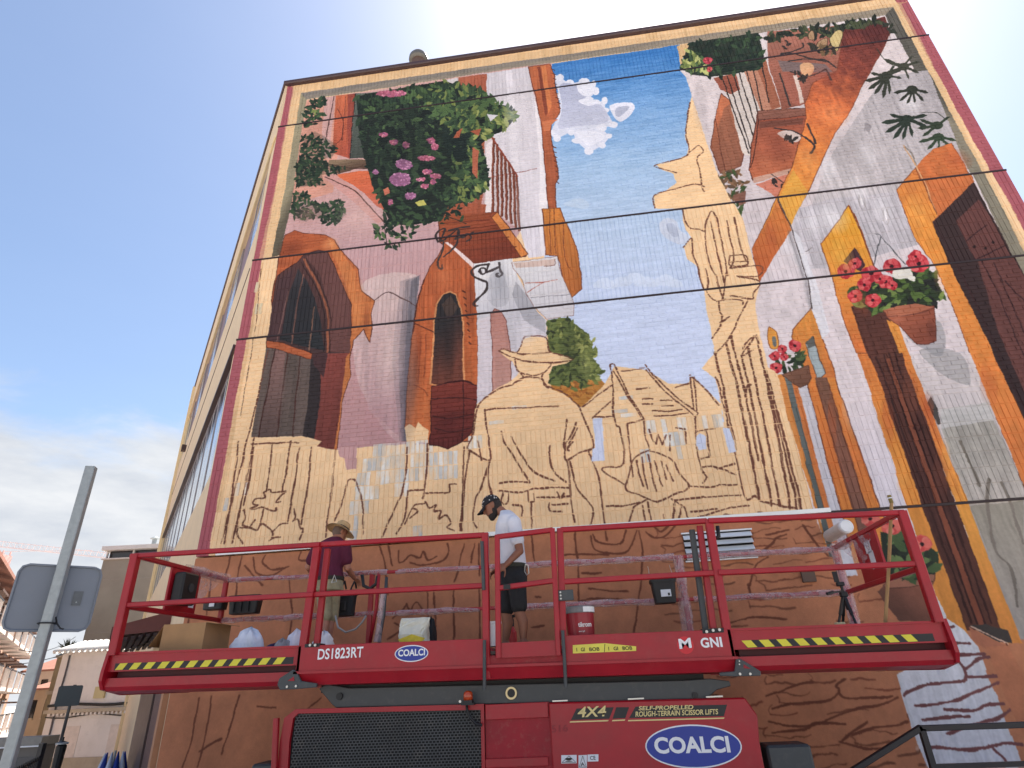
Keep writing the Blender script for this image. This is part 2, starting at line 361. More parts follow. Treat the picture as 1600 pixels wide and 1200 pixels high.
F([(952,168),(962,162),(985,160),(991,170),(975,188),(963,188)], (224, 224, 238), sm=True); F([(962,171),(972,166),(983,167),(972,180),(963,182)], (178, 182, 204), sm=True)
F([(1030,350),(1040,341),(1056,345),(1062,360),(1078,370),(1066,382),(1050,378),(1036,368)], (205, 212, 230), sm=True); F([(1040,352),(1052,350),(1060,368),(1050,370)], (182, 190, 212), sm=True)
for x, y, r in ((945,443,14),(970,440,12),(992,435,14),(1010,441,14),(1040,438,15),(1055,441,8)): F([(x-r*1.4,y+5),(x-r*.5,y-r*.5),(x+r*.5,y-r*.5),(x+r*1.4,y+5),(x,y+8)], (206, 216, 236), sm=True, alpha=.8)
F([(880,320),(905,310),(920,318),(915,326)], (196, 212, 232), sm=True, alpha=.6)
# --- left house: pink render
F([(478,157),(760,113),(862,98),(850,300),(742,480),(735,640),(715,695),(640,694),(526,702),(392,684),(418,548),(437,399),(459,300)], (208, 160, 152), [(205, 158, 152), (198, 156, 158), (198, 148, 146), (186, 138, 140)], (560, 160), (580, 700), n=.08, g='v')
F([(478,157),(540,148),(520,300),(455,320)], (212, 148, 128), n=.12)
F([(560,450),(650,430),(645,500),(632,690),(560,600)], (210, 180, 176), (196, 156, 156), (590, 480), (575, 640), n=.1, g='v', sm=True)
F([(590,465),(610,457),(648,474),(640,560),(632,690),(575,640),(560,520)], (206, 176, 172), (182, 140, 144), (585, 480), (600, 690), n=.1, g='v')
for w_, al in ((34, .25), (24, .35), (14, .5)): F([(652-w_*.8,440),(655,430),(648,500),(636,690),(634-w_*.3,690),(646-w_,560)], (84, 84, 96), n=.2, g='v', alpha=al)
ST([(585,470),(605,457),(625,465),(650,478)], (90, 62, 60), 2.0, br=0)
F([(528,698),(557,698),(556,733),(541,734),(538,715),(530,712)], (196, 148, 146), n=.1)
# window with shutter at the top left
F([(506,153),(524,150),(514,250),(502,240)], (204, 158, 152), n=.1, g='v'); ST([(521,151),(508,222)], (76, 46, 44), 2.6, br=0)
F([(524,150),(556,146),(546,248),(520,240)], (206, 104, 66), (176, 78, 56), (530, 150), (540, 245), n=.16, g='v')
F([(543,148),(556,146),(547,246),(543,246)], (150, 66, 52), n=.1); ST([(527,170),(536,190),(534,215),(524,225)], (90, 40, 34), 1.8, br=0); ST([(540,150),(534,220)], (90, 40, 34), 1.6, br=0)
F([(556,146),(604,142),(590,246),(547,248)], (92, 102, 92), (66, 72, 66), (570, 150), (565, 246), n=.14, g='v'); F([(572,146),(604,142),(592,244),(568,246)], (52, 60, 56), n=.1); ST([(555,147),(546,248)], (40, 36, 36), 2.6, br=0)
F([(515,250),(560,249),(590,250),(592,266),(560,262),(528,272),(512,258)], (132, 108, 84), (84, 58, 46), (540, 250), (545, 270), n=.16, g='h'); ST([(512,256),(545,262),(590,265)], (60, 36, 32), 2, br=0)
F([(524,273),(560,267),(598,268),(602,330),(588,322),(570,302)], (220, 104, 62), (198, 92, 66), (560, 270), (592, 320), n=.12, g='h')
F([(505,278),(515,265),(560,300),(598,345),(590,350),(540,305)], (208, 150, 142), n=.08); ST([(507,277),(540,291),(560,304),(580,326),(598,346)], (78, 48, 42), 2.6, br=0)
# white tower of the left house
F([(716,121),(738,118),(740,190),(716,170)], (176, 92, 66), n=.12, g='v'); F([(693,125),(716,121),(716,130),(700,131)], (206, 196, 196))
F([(748,116),(826,105),(833,145),(845,190),(849,235),(856,300),(852,400),(826,403),(812,360),(806,275),(775,225),(752,190)], (206, 198, 204), (222, 214, 222), (760, 150), (850, 380), n=.06, g='v')
F([(790,110),(800,109),(812,270),(806,300),(795,210)], (224, 216, 222), n=.05); F([(834,150),(845,190),(849,235),(856,300),(854,398),(843,400),(843,250)], (230, 222, 226), n=.05, g='v')
F([(735,119),(760,115),(760,240),(752,320),(735,330)], (170, 88, 62), n=.14, g='v')
# cornice of roof tiles against the sky
cor = [(825,105),(859,100),(862,110),(866,120),(867,132),(869,142),(872,158),(874,166),(875,173),(871,182),(861,194),(859,205),(860,213),(864,236),(868,250),(871,265),(872,280),(868,288),(868,326),(857,327),(854,300),(851,262),(847,215),(845,192),(836,150),(829,120)]
F(cor, (190, 98, 58), (168, 84, 52), (840, 110), (865, 300), n=.16, g='v', line=(98, 44, 32), lw=1.8)
F([(839,105),(843,104),(859,170),(852,182)], (134, 60, 42), n=.1); F([(845,104),(852,103),(862,165),(857,178)], (214, 120, 66), n=.1)
for k in range(9): ST([(861+k*1.3,108+k*7.4),(866+k*1.2,110+k*7.4)], (96, 44, 32), 2.6, br=0)
for k in range(8): ST([(862+k*1.2,228+k*8),(868+k*.8,231+k*8)], (96, 44, 32), 2.6, br=0)
F([(847,190),(872,186),(861,195),(858,204),(849,205)], (210, 116, 72), n=.1)
F([(847,327),(874,326),(885,350),(900,385),(904,405),(909,452),(892,466),(880,442),(875,412),(870,400),(852,399),(849,350)], (206, 122, 50), (180, 98, 44), (850, 340), (900, 450), n=.14, g='v', line=(110, 52, 32), lw=1.8)
for l in ([(858,328),(860,398)],[(865,328),(868,396)],[(879,345),(882,400),(893,425)]): ST(l, (120, 58, 34), 1.8, br=0)
# balcony left: rail and slab
F([(757,220),(770,216),(806,275),(812,362),(800,352),(776,332),(757,333)], (206, 190, 190), n=.06)
F([(760,225),(772,217),(768,332),(758,332)], (228, 214, 214), n=.05)
for x0, y0, x1, y1 in ((771,217,769,333),(777,226,777,334),(783,236,784,338),(789,245,791,344),(795,255,798,350),(801,265,805,356),(806,274,811,361)):
    ST([(x0,y0),(x1,y1)], (134, 66, 46), 5.5, br=0, var=.15); ST([(x0+1.6,y0),(x1+1.6,y1)], (82, 38, 30), 1.6, br=0)
ST([(768,215),(788,244),(808,276)], (150, 66, 46), 4, br=0); ST([(757,279),(805,270),(838,264)], (140, 62, 50), 1.6, br=0)
F([(685,337),(776,331),(824,397),(821,401),(740,413),(716,398),(685,378)], (166, 80, 46), (126, 52, 34), (690, 340), (760, 405), n=.2, g='h', line=OUT, lw=2)
F([(776,331),(825,397),(814,403),(768,340)], (214, 124, 58), n=.12, line=OUT, lw=1.6)
for l in ([(688,350),(765,343)],[(690,362),(775,352)],[(705,380),(795,370)],[(722,392),(806,386)]): ST(l, (112, 46, 30), 2.6, br=0)
F([(690,313),(760,320),(757,333),(688,337)], (170, 84, 56), n=.15, g='v')
# left arch
F([(436,400),(445,367),(460,360),(475,365),(507,367),(522,375),(533,392),(547,407),(560,420),(562,440),(565,455),(585,471),(580,490),(581,512),(578,535),(567,515),(552,532),(546,560),(547,588),(535,625),(526,702),(487,690),(430,560),(424,470)], (176, 82, 46), (202, 112, 58), (450, 380), (560, 470), n=.16, g='h', line=OUT, lw=1.8)
F([(512,372),(524,380),(545,410),(556,425),(556,460),(565,500),(553,520),(549,470),(530,420),(518,392)], (214, 126, 66), n=.14, g='v', alpha=.7)
arch = [(418,548),(425,480),(432,432),(444,422),(462,411),(478,397),(497,391),(512,394),(522,417),(533,443),(548,476),(547,515),(545,552),(536,612),(523,700),(487,690),(392,684)]
F(arch, (84, 52, 50), (66, 46, 46), (520, 420), (440, 560), n=.14, g='v', line=(70, 34, 30), lw=2)
F([(498,392),(512,395),(522,417),(548,476),(547,552),(512,549),(514,480),(500,430),(478,402)], (104, 64, 60), n=.12, g='v')
F([(443,500),(452,455),(466,420),(480,440),(492,470),(500,500),(506,548),(470,540),(440,532),(432,531)], (52, 48, 52), (40, 42, 46), (450, 430), (480, 540), n=.14)
F([(416,532),(425,480),(436,436),(458,420),(446,480),(436,536)], (76, 50, 52), n=.1, g='v')
for l, w_, c in (([(474,406),(490,435),(502,460),(511,492),(511,550)], 5, (150, 84, 58)), ([(477,404),(494,434),(506,460),(515,492),(514,550)], 1.8, (52, 30, 28)), ([(470,410),(486,437),(499,464),(506,496),(506,548)], 2, (44, 28, 28)),
                 ([(474,430),(463,480),(455,537)], 3.5, (128, 84, 72)), ([(450,455),(440,500),(432,534)], 3, (120, 84, 78)), ([(490,480),(486,515),(481,548)], 3.5, (124, 88, 72))): ST(l, c, w_, br=0)
F([(416,532),(440,536),(470,546),(487,553),(485,562),(450,551),(415,543)], (186, 92, 52), n=.15, line=(80, 36, 28), lw=1.5)
F([(415,543),(450,551),(485,562),(480,690),(470,688),(392,684)], (98, 82, 76), n=.12, g='v')
F([(430,547),(446,551),(432,686),(405,685)], (132, 96, 90), (84, 66, 62), (440, 560), (420, 686), n=.12, g='v'); F([(450,552),(466,557),(456,688),(432,686)], (90, 76, 70), n=.12, g='v')
for l in ([(429,546),(403,685)],[(449,552),(431,686)],[(468,557),(456,686)]): ST(l, (70, 38, 34), 3, br=.2)
F([(485,560),(503,566),(500,640),(489,697),(471,690),(480,640)], (48, 40, 42), n=.12, g='v')
F([(500,566),(512,552),(545,552),(536,612),(524,702),(489,697),(500,625)], (134, 62, 54), (112, 52, 46), (520, 560), (510, 690), n=.14, g='v'); F([(487,552),(512,551),(505,590),(490,570)], (70, 44, 46), n=.1)
F([(545,552),(547,588),(535,625),(526,702),(522,702),(535,612),(540,560)], (196, 112, 58), n=.1)
F([(470,683),(500,688),(490,700),(392,690),(392,683)], CREAM, n=.04, jit=2)
# second arch
F([(694,378),(716,397),(738,417),(742,445),(744,480),(746,540),(746,606),(735,690),(668,694),(632,668),(636,590),(641,545),(645,512),(648,490),(653,466),(661,438),(672,415),(685,400)], (182, 88, 48), [(190, 92, 48), (196, 100, 52)], (690, 390), (650, 660), n=.18, g='v', line=OUT, lw=1.8)
for l in ([(661,438),(653,466),(648,492),(645,520)],): ST(l, (88, 40, 30), 3.2, br=.6)
F([(672,600),(675,545),(678,500),(682,475),(692,460),(702,456),(712,461),(720,482),(723,505),(724,600),(700,606)], (44, 40, 42), (108, 56, 44), (678, 520), (722, 560), n=.16, g='v', line=(214, 140, 86), lw=3.4)
F([(690,475),(704,462),(716,480),(700,500)], (96, 70, 58), n=.12, alpha=.6)
F([(674,604),(722,595),(746,603),(745,627),(740,656),(736,676),(720,692),(700,702),(685,697),(671,696)], (126, 50, 40), (92, 34, 32), (690, 605), (700, 700), n=.2, g='h', line=(62, 26, 26), lw=1.8)
for l in ([(674,604),(722,595),(746,604)],[(673,624),(722,622),(745,626)],[(722,596),(724,640),(721,690)],[(676,650),(700,655),(738,648)],[(678,670),(705,676),(735,668)]): ST(l, (60, 24, 24), 2.2, br=0)
for k in range(9): ST([(723+k*1.2,455+k*10),(727+k*1.0,458+k*10)], (86, 40, 28), 2.6, br=0)
ST([(648,505),(662,512),(677,519)], (84, 40, 30), 1.8, br=0)
for l in ([(658,525),(656,560),(652,600)],[(665,522),(664,570),(661,590)],[(645,602),(652,605),(662,610),(668,620)]): ST(l, (146, 66, 38), 2.2, br=.2)
F([(632,668),(640,662),(650,670),(656,662),(668,672),(669,692),(650,690),(633,700)], CREAM, n=.05, jit=1)
F([(694,378),(700,378),(740,412),(738,419)], (232, 208, 204), n=.04)
# white lower wall and small arch
F([(740,412),(800,404),(808,430),(822,457),(838,486),(854,500),(854,530),(822,552),(806,590),(770,612),(745,632),(746,540),(744,480),(741,440)], (224, 220, 222), [(196, 192, 200), (206, 196, 204)], (755, 430), (800, 580), n=.08, g='v')
F([(765,430),(785,425),(795,470),(775,480),(762,465)], (164, 162, 170), n=.1, sm=True, alpha=.5); F([(805,440),(822,460),(838,486),(852,500),(852,520),(818,500),(800,460)], (150, 148, 156), n=.1, alpha=.6)
F([(746,500),(766,495),(768,612),(747,625)], (212, 200, 206), n=.06, g='v')
F([(799,410),(870,401),(877,430),(885,450),(897,475),(896,494),(854,499),(835,482),(822,460),(815,437),(802,420)], (218, 214, 216), (206, 200, 206), (820, 410), (880, 490), n=.06, g='h', line=(140, 100, 92), lw=1.2)
F([(802,411),(866,405),(867,415),(806,419)], (204, 176, 164), n=.1); ST([(866,405),(867,415),(850,417)], (120, 70, 56), 1.4, br=0)
for l, c in (([(820,443),(845,441),(870,437)], (182, 100, 86)), ([(824,457),(848,441)], (182, 100, 86)), ([(828,465),(890,460)], (150, 144, 150)), ([(836,476),(894,470)], (186, 180, 184))): ST(l, c, 1.8, br=0)
F([(766,490),(772,483),(780,486),(790,500),(793,520),(797,550),(798,598),(786,606),(769,612),(768,540)], (184, 124, 112), (192, 140, 128), (780, 490), (780, 600), n=.08, g='v', line=(120, 66, 58), lw=1.5)
# wrought iron scrolls
IR = (58, 48, 48)
for l in ([(683,378),(680,368),(686,360),(694,358),(690,370),(686,376),(694,374),(706,364),(714,358),(716,366),(710,374),(722,370),(730,366),(735,372),(728,378)],[(692,378),(690,395),(684,408),(684,418),(690,420),(690,414)],[(714,362),(714,378),(706,390),(692,402)],[(700,360),(716,356),(733,354)],[(722,372),(740,362)]): ST(l, IR, 4.6, br=0)
for l in ([(760,413),(745,416),(736,424),(740,432),(752,438),(760,442),(758,455),(748,465),(740,474),(742,478),(746,478)],[(748,424),(752,419),(758,420),(758,427),(752,428),(749,422)],[(763,413),(760,425),(764,424),(778,418)],[(779,412),(780,422),(784,428),(778,433),(774,428),(778,427)]): ST(l, IR, 5.2, br=0)
# bougainvillea over the balcony
G1 = [(28, 40, 34), (34, 48, 38), (42, 60, 44), (54, 76, 50), (74, 100, 58), (112, 126, 64), (152, 160, 86), (182, 184, 108)]
bou = [(556,150),(600,142),(694,126),(722,134),(745,138),(770,152),(758,160),(790,165),(812,182),(800,190),(786,205),(768,212),(752,225),(760,250),(765,290),(740,312),(700,322),(690,345),(640,352),(610,350),(596,320),(580,285),(566,235),(560,200)]
F(bou, (30, 38, 34), n=.25)
leaves(bou, 800, G1[:4], (4, 9), 3)
leaves([(560,160),(640,140),(690,150),(680,250),(600,240),(570,200)], 160, G1[1:5], (4, 10), 31)
leaves([(640,140),(694,126),(745,138),(790,165),(812,182),(786,205),(740,225),(690,190),(660,160)], 260, G1[2:], (5, 10), 4, lit=(.6, .1))
leaves([(690,160),(735,180),(765,290),(740,312),(700,322),(690,290),(705,230)], 200, G1[1:], (4, 9), 5, lit=(.7, .0))
leaves([(590,165),(660,165),(690,200),(690,300),(620,300),(590,250)], 190, [(24, 32, 30), (30, 40, 34), (36, 50, 40), (48, 66, 46)], (5, 12), 66); leaves([(690,190),(730,210),(725,250),(700,240)], 40, [(26, 36, 34), (30, 42, 38)], (7, 12), 6)
leaves([(595,335),(640,345),(660,350),(640,372),(612,392),(588,375),(585,350)], 60, G1[:5], (4, 8), 7); leaves([(660,335),(720,322),(724,345),(690,350)], 26, G1[:4], (4, 7), 8)
ST([(598,340),(602,365),(606,388)], (40, 44, 38), 2, br=0); ST([(690,335),(715,345),(728,350)], (44, 44, 38), 2, br=0)
F([(714,205),(722,200),(718,215),(708,216)], (170, 84, 56)); F([(735,205),(752,200),(748,212)], (170, 84, 56)); F([(738,230),(748,235),(746,280),(738,270)], (176, 92, 66), n=.1); F([(760,178),(778,180),(766,190)], (214, 208, 214)); F([(598,296),(606,292),(608,302),(600,306)], (206, 110, 84))
PK = [(176, 88, 112), (206, 112, 140), (188, 96, 132), (222, 140, 160), (150, 78, 120)]; PP = [(150, 92, 130), (186, 122, 160), (168, 104, 150), (206, 142, 178)]
for x, y, a, b, p in ((611,146,24,5,PK),(599,211,7,3,PK),(615,222,7,4,PK),(634,227,5,5,PK),(673,220,6,5,PK),(679,229,6,5,PK),(631,257,13,8,PP),(625,280,17,11,PP),(666,247,14,4,PK),(668,268,8,4,PK),(680,275,9,4,PK),(657,280,7,3,PK),(664,291,6,4,PK),(676,284,5,4,PK),(586,269,4,4,PP),(641,306,9,5,PP),(610,316,4,4,PK)): umbel(x, y, a, b, p, n=int(12+a*b/5))
F([(648,316),(662,312),(666,320),(654,322)], (196, 190, 92), n=.1)
leaves([(478,158),(510,153),(505,175),(497,195),(490,198),(474,200)], 50, G1[:4], (4, 8), 11); leaves([(487,172),(500,170),(497,185),(489,188)], 10, G1[4:6], (3, 5), 12)
for pl, n_, s_ in (([(472,212),(490,210),(528,228),(520,245),(498,250),(538,262),(525,270),(490,275),(500,288),(470,292),(462,280)], 150, 13), ([(464,250),(500,250),(505,290),(462,292)], 50, 14), ([(459,300),(480,298),(484,312),(495,318),(520,315),(532,308),(540,335),(525,350),(505,350),(495,338),(478,345),(460,340),(454,330)], 130, 15)):
    F(pl, (40, 50, 40), n=.2, alpha=.3, jit=2); leaves(pl, int(n_*1.5), G1[:4], (3, 6.5), s_)
# --- farmer: only sketched, ground left bare; green tree and hill behind
tre = [(855,500),(885,497),(900,507),(909,515),(911,525),(922,530),(925,545),(926,560),(937,573),(932,585),(931,600),(915,606),(895,609),(875,604),(858,600),(856,540)]
F([(860,600),(935,590),(949,605),(938,620),(908,638),(890,622),(862,612)], (180, 112, 44), (196, 130, 54), (870, 600), (920, 635), n=.2)
F(tre, (96, 108, 56), n=.2); leaves(tre, 260, [(52, 60, 38), (74, 86, 44), (104, 114, 56), (140, 146, 74), (172, 172, 92), (150, 110, 54)], (3, 7), 21, lit=(.5, -.3)); leaves([(895,505),(930,530),(932,560),(942,575),(936,600),(920,600),(912,560),(900,530)], 70, [(120, 130, 64), (160, 164, 88), (84, 96, 50)], (4, 8), 23); leaves([(868,600),(938,594),(940,612),(905,630)], 40, [(170, 100, 40), (200, 130, 56), (150, 92, 40)], (3, 6), 22)
F([(905,640),(945,600),(960,572),(1010,578),(1045,600),(1075,600),(1082,588),(1128,632),(1132,680),(1140,800),(900,800)], CREAM, n=.05)
F([(778,549),(788,546),(809,550),(818,530),(830,525),(851,527),(859,549),(880,555),(894,562),(884,568),(862,572),(858,584),(849,590),(848,600),(858,607),(880,615),(902,632),(914,650),(930,700),(922,706),(895,715),(890,800),(745,800),(744,700),(730,700),(738,680),(742,640),(768,612),(800,594),(812,582),(804,572),(800,565)], CREAM, n=.05)
# --- right-hand house: render first, then timber, windows, flowers
rt = [(1062,110),(1078,66),(1200,50),(1382,24),(1516,270),(1600,432),(1720,661),(1720,1000),(1340,880),(1290,850),(1272,800),(1252,725),(1232,655),(1215,585),(1200,575),(1185,515),(1180,475),(1186,440),(1177,407),(1160,342),(1122,275),(1102,215),(1071,120)]
F(rt, (218, 204, 205), [(208, 194, 196), (216, 202, 205), (220, 206, 210)], (1120, 100), (1420, 780), n=.1, g='d')
F([(1380,120),(1450,110),(1510,260),(1400,300),(1265,330),(1300,240)], (176, 168, 172), (196, 186, 188), (1450, 150), (1300, 300), n=.14, g='v')
F([(1235,330),(1300,310),(1400,300),(1440,380),(1300,420),(1250,420)], (190, 182, 188), n=.16, g='v')
for x, y in ((1290,262),(1340,300),(1268,350),(1300,345),(1350,240),(1420,160),(1250,400),(1225,380),(1380,330)): F([(x-14,y-22),(x+12,y-26),(x+16,y+20),(x-10,y+26)], (226, 220, 224), n=.1, g='v', soft=.8, alpha=.6, sm=True)
for x, y in ((1345,315),(1383,338)): ST([(x-4,y-10),(x-2,y+8),(x+4,y+12),(x+6,y+2),(x+2,y-10)], (170, 160, 160), 2, br=0); ST([(x-1,y-8),(x+2,y+6)], (222, 216, 216), 3, br=0)
F([(1352,190),(1362,196),(1358,208),(1350,202)], (150, 142, 146)); ST([(1412,228),(1424,240),(1432,262)], (150, 138, 130), 3.4, br=0)
# cream strip, dark plants at the top, shutter
F([(1058,72),(1078,67),(1066,92),(1068,108),(1063,108)], (218, 176, 124))
F([(1127,146),(1140,157),(1155,205),(1162,235),(1157,260),(1125,272),(1110,230),(1117,185)], (196, 108, 70), (140, 82, 60), (1122, 180), (1150, 240), n=.14, g='v', line=OUT, lw=1.6); F([(1132,170),(1141,162),(1156,215),(1160,240),(1150,262),(1133,268),(1122,200)], (150, 90, 66), n=.12, g='v', alpha=.8); ST([(1118,186),(1126,235),(1133,266)], OUT, 1.6, br=0)
F([(1115,122),(1158,102),(1196,96),(1222,172),(1184,186),(1172,244),(1160,240),(1150,200),(1140,155)], (214, 200, 192), n=.08)
F([(1115,122),(1150,114),(1156,140),(1142,147),(1125,140)], (160, 84, 64), n=.12)
F([(1158,102),(1196,94),(1220,168),(1190,176)], (186, 126, 100), n=.1, g='v'); F([(1180,98),(1196,94),(1220,168),(1206,172)], (160, 92, 66), n=.1, g='v')
for x0, y0, x1, y1 in ((1128,122,1170,240),(1136,119,1172,232),(1145,115,1177,216),(1154,112,1180,196),(1163,98,1186,184),(1174,96,1192,178),(1189,94,1201,160)): ST([(x0,y0),(x1,y1)], (44, 34, 34), 2.8, br=0, var=.15)
F([(1184,174),(1262,168),(1268,182),(1258,196),(1246,230),(1240,264),(1210,276),(1176,282),(1170,266),(1174,226)], (158, 78, 56), (182, 96, 62), (1190, 190), (1200, 275), n=.16, line=(80, 38, 32), lw=2)
F([(1184,174),(1262,168),(1264,180),(1184,188)], (140, 86, 70), n=.12, g='h', line=(70, 34, 30), lw=1.6); F([(1186,190),(1256,184),(1254,194),(1186,200)], (120, 66, 52), n=.1)
ST([(1184,186),(1180,230),(1172,262)], (70, 34, 30), 2, br=0); F([(1176,278),(1240,262),(1238,270),(1178,286)], (196, 150, 130))
F([(1180,288),(1238,270),(1232,290),(1222,312),(1200,300)], (206, 120, 96), n=.1); ST([(1232,268),(1240,290),(1228,302),(1222,296)], IR, 3.4, br=0); ST([(1204,272),(1226,288)], IR, 2.4, br=0); leaves([(1205,280),(1228,290),(1215,296)], 8, [(48, 40, 38)], (3, 6), 44)
F([(1198,50),(1325,38),(1330,60),(1310,110),(1270,130),(1257,162),(1222,172),(1200,100)], (168, 104, 86), (150, 84, 66), (1220, 60), (1260, 150), n=.16)
F([(1215,95),(1290,100),(1300,112),(1225,116)], (122, 100, 98), n=.1); F([(1222,112),(1260,112),(1250,165),(1230,160)], (164, 92, 74), n=.1, g='v'); F([(1240,118),(1246,118),(1256,160),(1250,162)], (214, 190, 178))
# diagonal timber
F([(1318,46),(1381,26),(1392,50),(1375,85),(1352,125),(1325,180),(1305,207),(1262,300),(1186,440),(1175,390),(1212,310),(1237,262),(1260,185),(1257,162),(1270,130),(1307,110)], (96, 44, 42), [(134, 60, 48), (216, 108, 56), (224, 130, 56), (222, 142, 52), (206, 112, 48)], (1370, 40), (1195, 430), n=.16, g='d', line=(120, 60, 38), lw=1.4)
F([(1215,312),(1236,360),(1186,440),(1175,390)], (210, 118, 52), (188, 88, 44), (1215, 330), (1185, 430), n=.14, g='d'); F([(1240,265),(1262,300),(1235,352),(1215,312)], (226, 158, 58), n=.1); ST([(1214,312),(1236,358)], OUT, 1.8, br=0)
for l in ([(1221,84),(1240,84),(1270,92),(1290,94),(1306,106)],[(1220,86),(1252,75),(1254,68)],[(1232,96),(1260,92),(1290,96)],[(1236,112),(1262,120),(1290,108)],[(1290,108),(1298,125)],[(1262,110),(1275,108)],[(1210,200),(1245,208),(1270,225),(1272,232),(1266,240)],[(1262,194),(1274,225)],[(1218,115),(1234,166)]): ST(l, IR, 4.4, br=0)
F([(1250,102),(1262,97),(1272,104),(1268,117),(1256,118)], (214, 160, 116), n=.1, sm=True); leaves([(1242,112),(1262,116),(1260,128),(1246,124)], 12, [(48, 42, 40)], (3, 7), 45)
F([(1214,208),(1230,204),(1250,212),(1246,222),(1228,218)], (206, 184, 176), sm=True); leaves([(1215,210),(1246,216),(1240,224)], 10, [(50, 44, 42)], (3, 7), 46); leaves([(1218,67),(1240,62),(1226,78)], 6, [(54, 44, 42)], (3, 5), 47)
dk = [(1062,108),(1072,78),(1080,66),(1184,51),(1193,88),(1190,105),(1150,115),(1110,120),(1082,117)]
F(dk, (40, 48, 40), n=.25); leaves(dk, 170, G1[:4], (4, 9), 41); leaves([(1062,108),(1072,78),(1095,85),(1110,112),(1085,117)], 60, G1[3:], (3, 7), 42)
flower(1106, 94, 7, [(190, 60, 76), (214, 84, 92), (170, 44, 60), (120, 30, 40)]); flower(1109, 108, 5, [(190, 70, 76), (214, 94, 92), (170, 54, 60), (120, 30, 40)])
leaves([(1195,52),(1382,26),(1378,36),(1330,48),(1290,60),(1240,58),(1200,64)], 110, [(36, 42, 36), (48, 56, 42), (70, 78, 52)], (4, 9), 43)
for l in ([(1296,62),(1306,48),(1316,50),(1312,70),(1306,80)],): F(l, (198, 174, 116), n=.15, sm=True, line=(70, 60, 44), lw=1.6)
for l in ([(1262,54),(1270,48),(1272,62),(1264,62)],[(1278,66),(1292,60),(1290,76),(1276,78)]): F(l, (170, 132, 96), n=.15, sm=True, line=(70, 50, 40), lw=1.6)
leaves([(1262,68),(1306,72),(1302,86),(1272,84)], 22, [(40, 40, 36), (56, 52, 44), (120, 92, 62)], (4, 8), 48)
# monstera leaves
def monstera(cx, cy, fingers, col):
    for a, ln in fingers:
        u = np.array([math.cos(a), math.sin(a)]); v = np.array([-u[1], u[0]]); c = np.array([cx, cy])
        F(np.array([c-v*3.2, c+u*ln*.55-v*ln*.10, c+u*ln*.95-v*ln*.13, c+u*ln*1.22, c+u*ln*.95+v*ln*.09, c+u*ln*.55+v*ln*.06, c+v*3.2]), col, n=.25)
    F([(cx+9*math.cos(t), cy+6*math.sin(t)) for t in np.linspace(0, 6.28, 9)[:-1]], col, sm=True, n=.2)
MG = (50, 54, 44)
monstera(1385, 118, [(2.9, 30), (2.5, 30), (2.15, 30), (1.75, 30), (1.4, 24), (3.3, 22), (.2, 20), (-.4, 22), (-.9, 18)], MG); monstera(1412, 104, [(2.8, 26), (.4, 22), (-.3, 22), (-.9, 18), (3.5, 28), (1.2, 18)], (58, 60, 48)); monstera(1425, 140, [(3.0, 24), (2.4, 22), (1.9, 20), (1.4, 18), (.8, 22), (.2, 22)], MG)
monstera(1418, 186, [(3.0, 34), (2.6, 34), (2.2, 32), (1.8, 28), (1.3, 24), (.4, 30), (-.2, 26), (3.4, 24)], (42, 54, 44)); monstera(1464, 196, [(3.0, 26), (2.5, 24), (3.5, 24), (-.6, 20)], (50, 62, 46)); monstera(1466, 214, [(2.9, 26), (2.3, 22), (1.6, 18), (.7, 24), (.2, 24)], (52, 68, 48))
ST([(1368,75),(1380,92),(1395,102)], MG, 2, br=0); ST([(1440,176),(1462,176),(1476,186)], MG, 2, br=0); leaves([(1375,32),(1395,40),(1398,52),(1386,46)], 8, [MG], (4, 8), 50)
# far right: door in orange surround
OR = (222, 132, 52); OD = (186, 92, 46)
F([(1400,297),(1457,233),(1487,224),(1508,258),(1521,284),(1457,347),(1490,425),(1520,486),(1552,552),(1600,655),(1720,912),(1720,1010),(1660,900),(1600,760),(1575,700),(1552,645),(1510,540),(1485,470),(1458,412),(1430,375)], (214, 116, 56), [(226, 140, 52), (224, 132, 54), (214, 116, 54)], (1490, 235), (1580, 700), n=.13, g='d', line=(130, 70, 44), lw=1.3)
F([(1457,233),(1487,224),(1508,258),(1521,284),(1457,347),(1466,335),(1442,285),(1430,262)], (206, 108, 54), n=.14, g='d'); ST([(1412,228),(1432,262),(1447,292),(1464,336)], (214, 160, 110), 2.6, br=0); ST([(1430,262),(1464,336)], (130, 64, 40), 1.8, br=0)
F([(1457,347),(1521,284),(1540,320),(1575,383),(1600,428),(1720,655),(1720,912),(1600,655),(1552,552),(1520,486),(1490,425)], (58, 40, 40), (50, 34, 36), (1480, 340), (1580, 560), n=.12, g='v')
F([(1493,345),(1530,312),(1548,340),(1590,412),(1600,430),(1715,640),(1715,855),(1600,610),(1560,520),(1524,406)], (98, 56, 52), n=.14, g='v')
for l in ([(1510,376),(1542,352)],[(1526,405),(1575,382)],[(1531,406),(1560,460),(1600,560)],[(1552,410),(1600,520)],[(1570,440),(1600,470)],[(1460,348),(1500,425),(1545,520),(1600,640)]): ST(l, (52, 28, 30), 2.2, br=0)
for x, y in ((1523,385),(1540,388),(1552,379)): F([(x-3,y),(x,y-3),(x+3,y),(x,y+3)], (44, 26, 26))
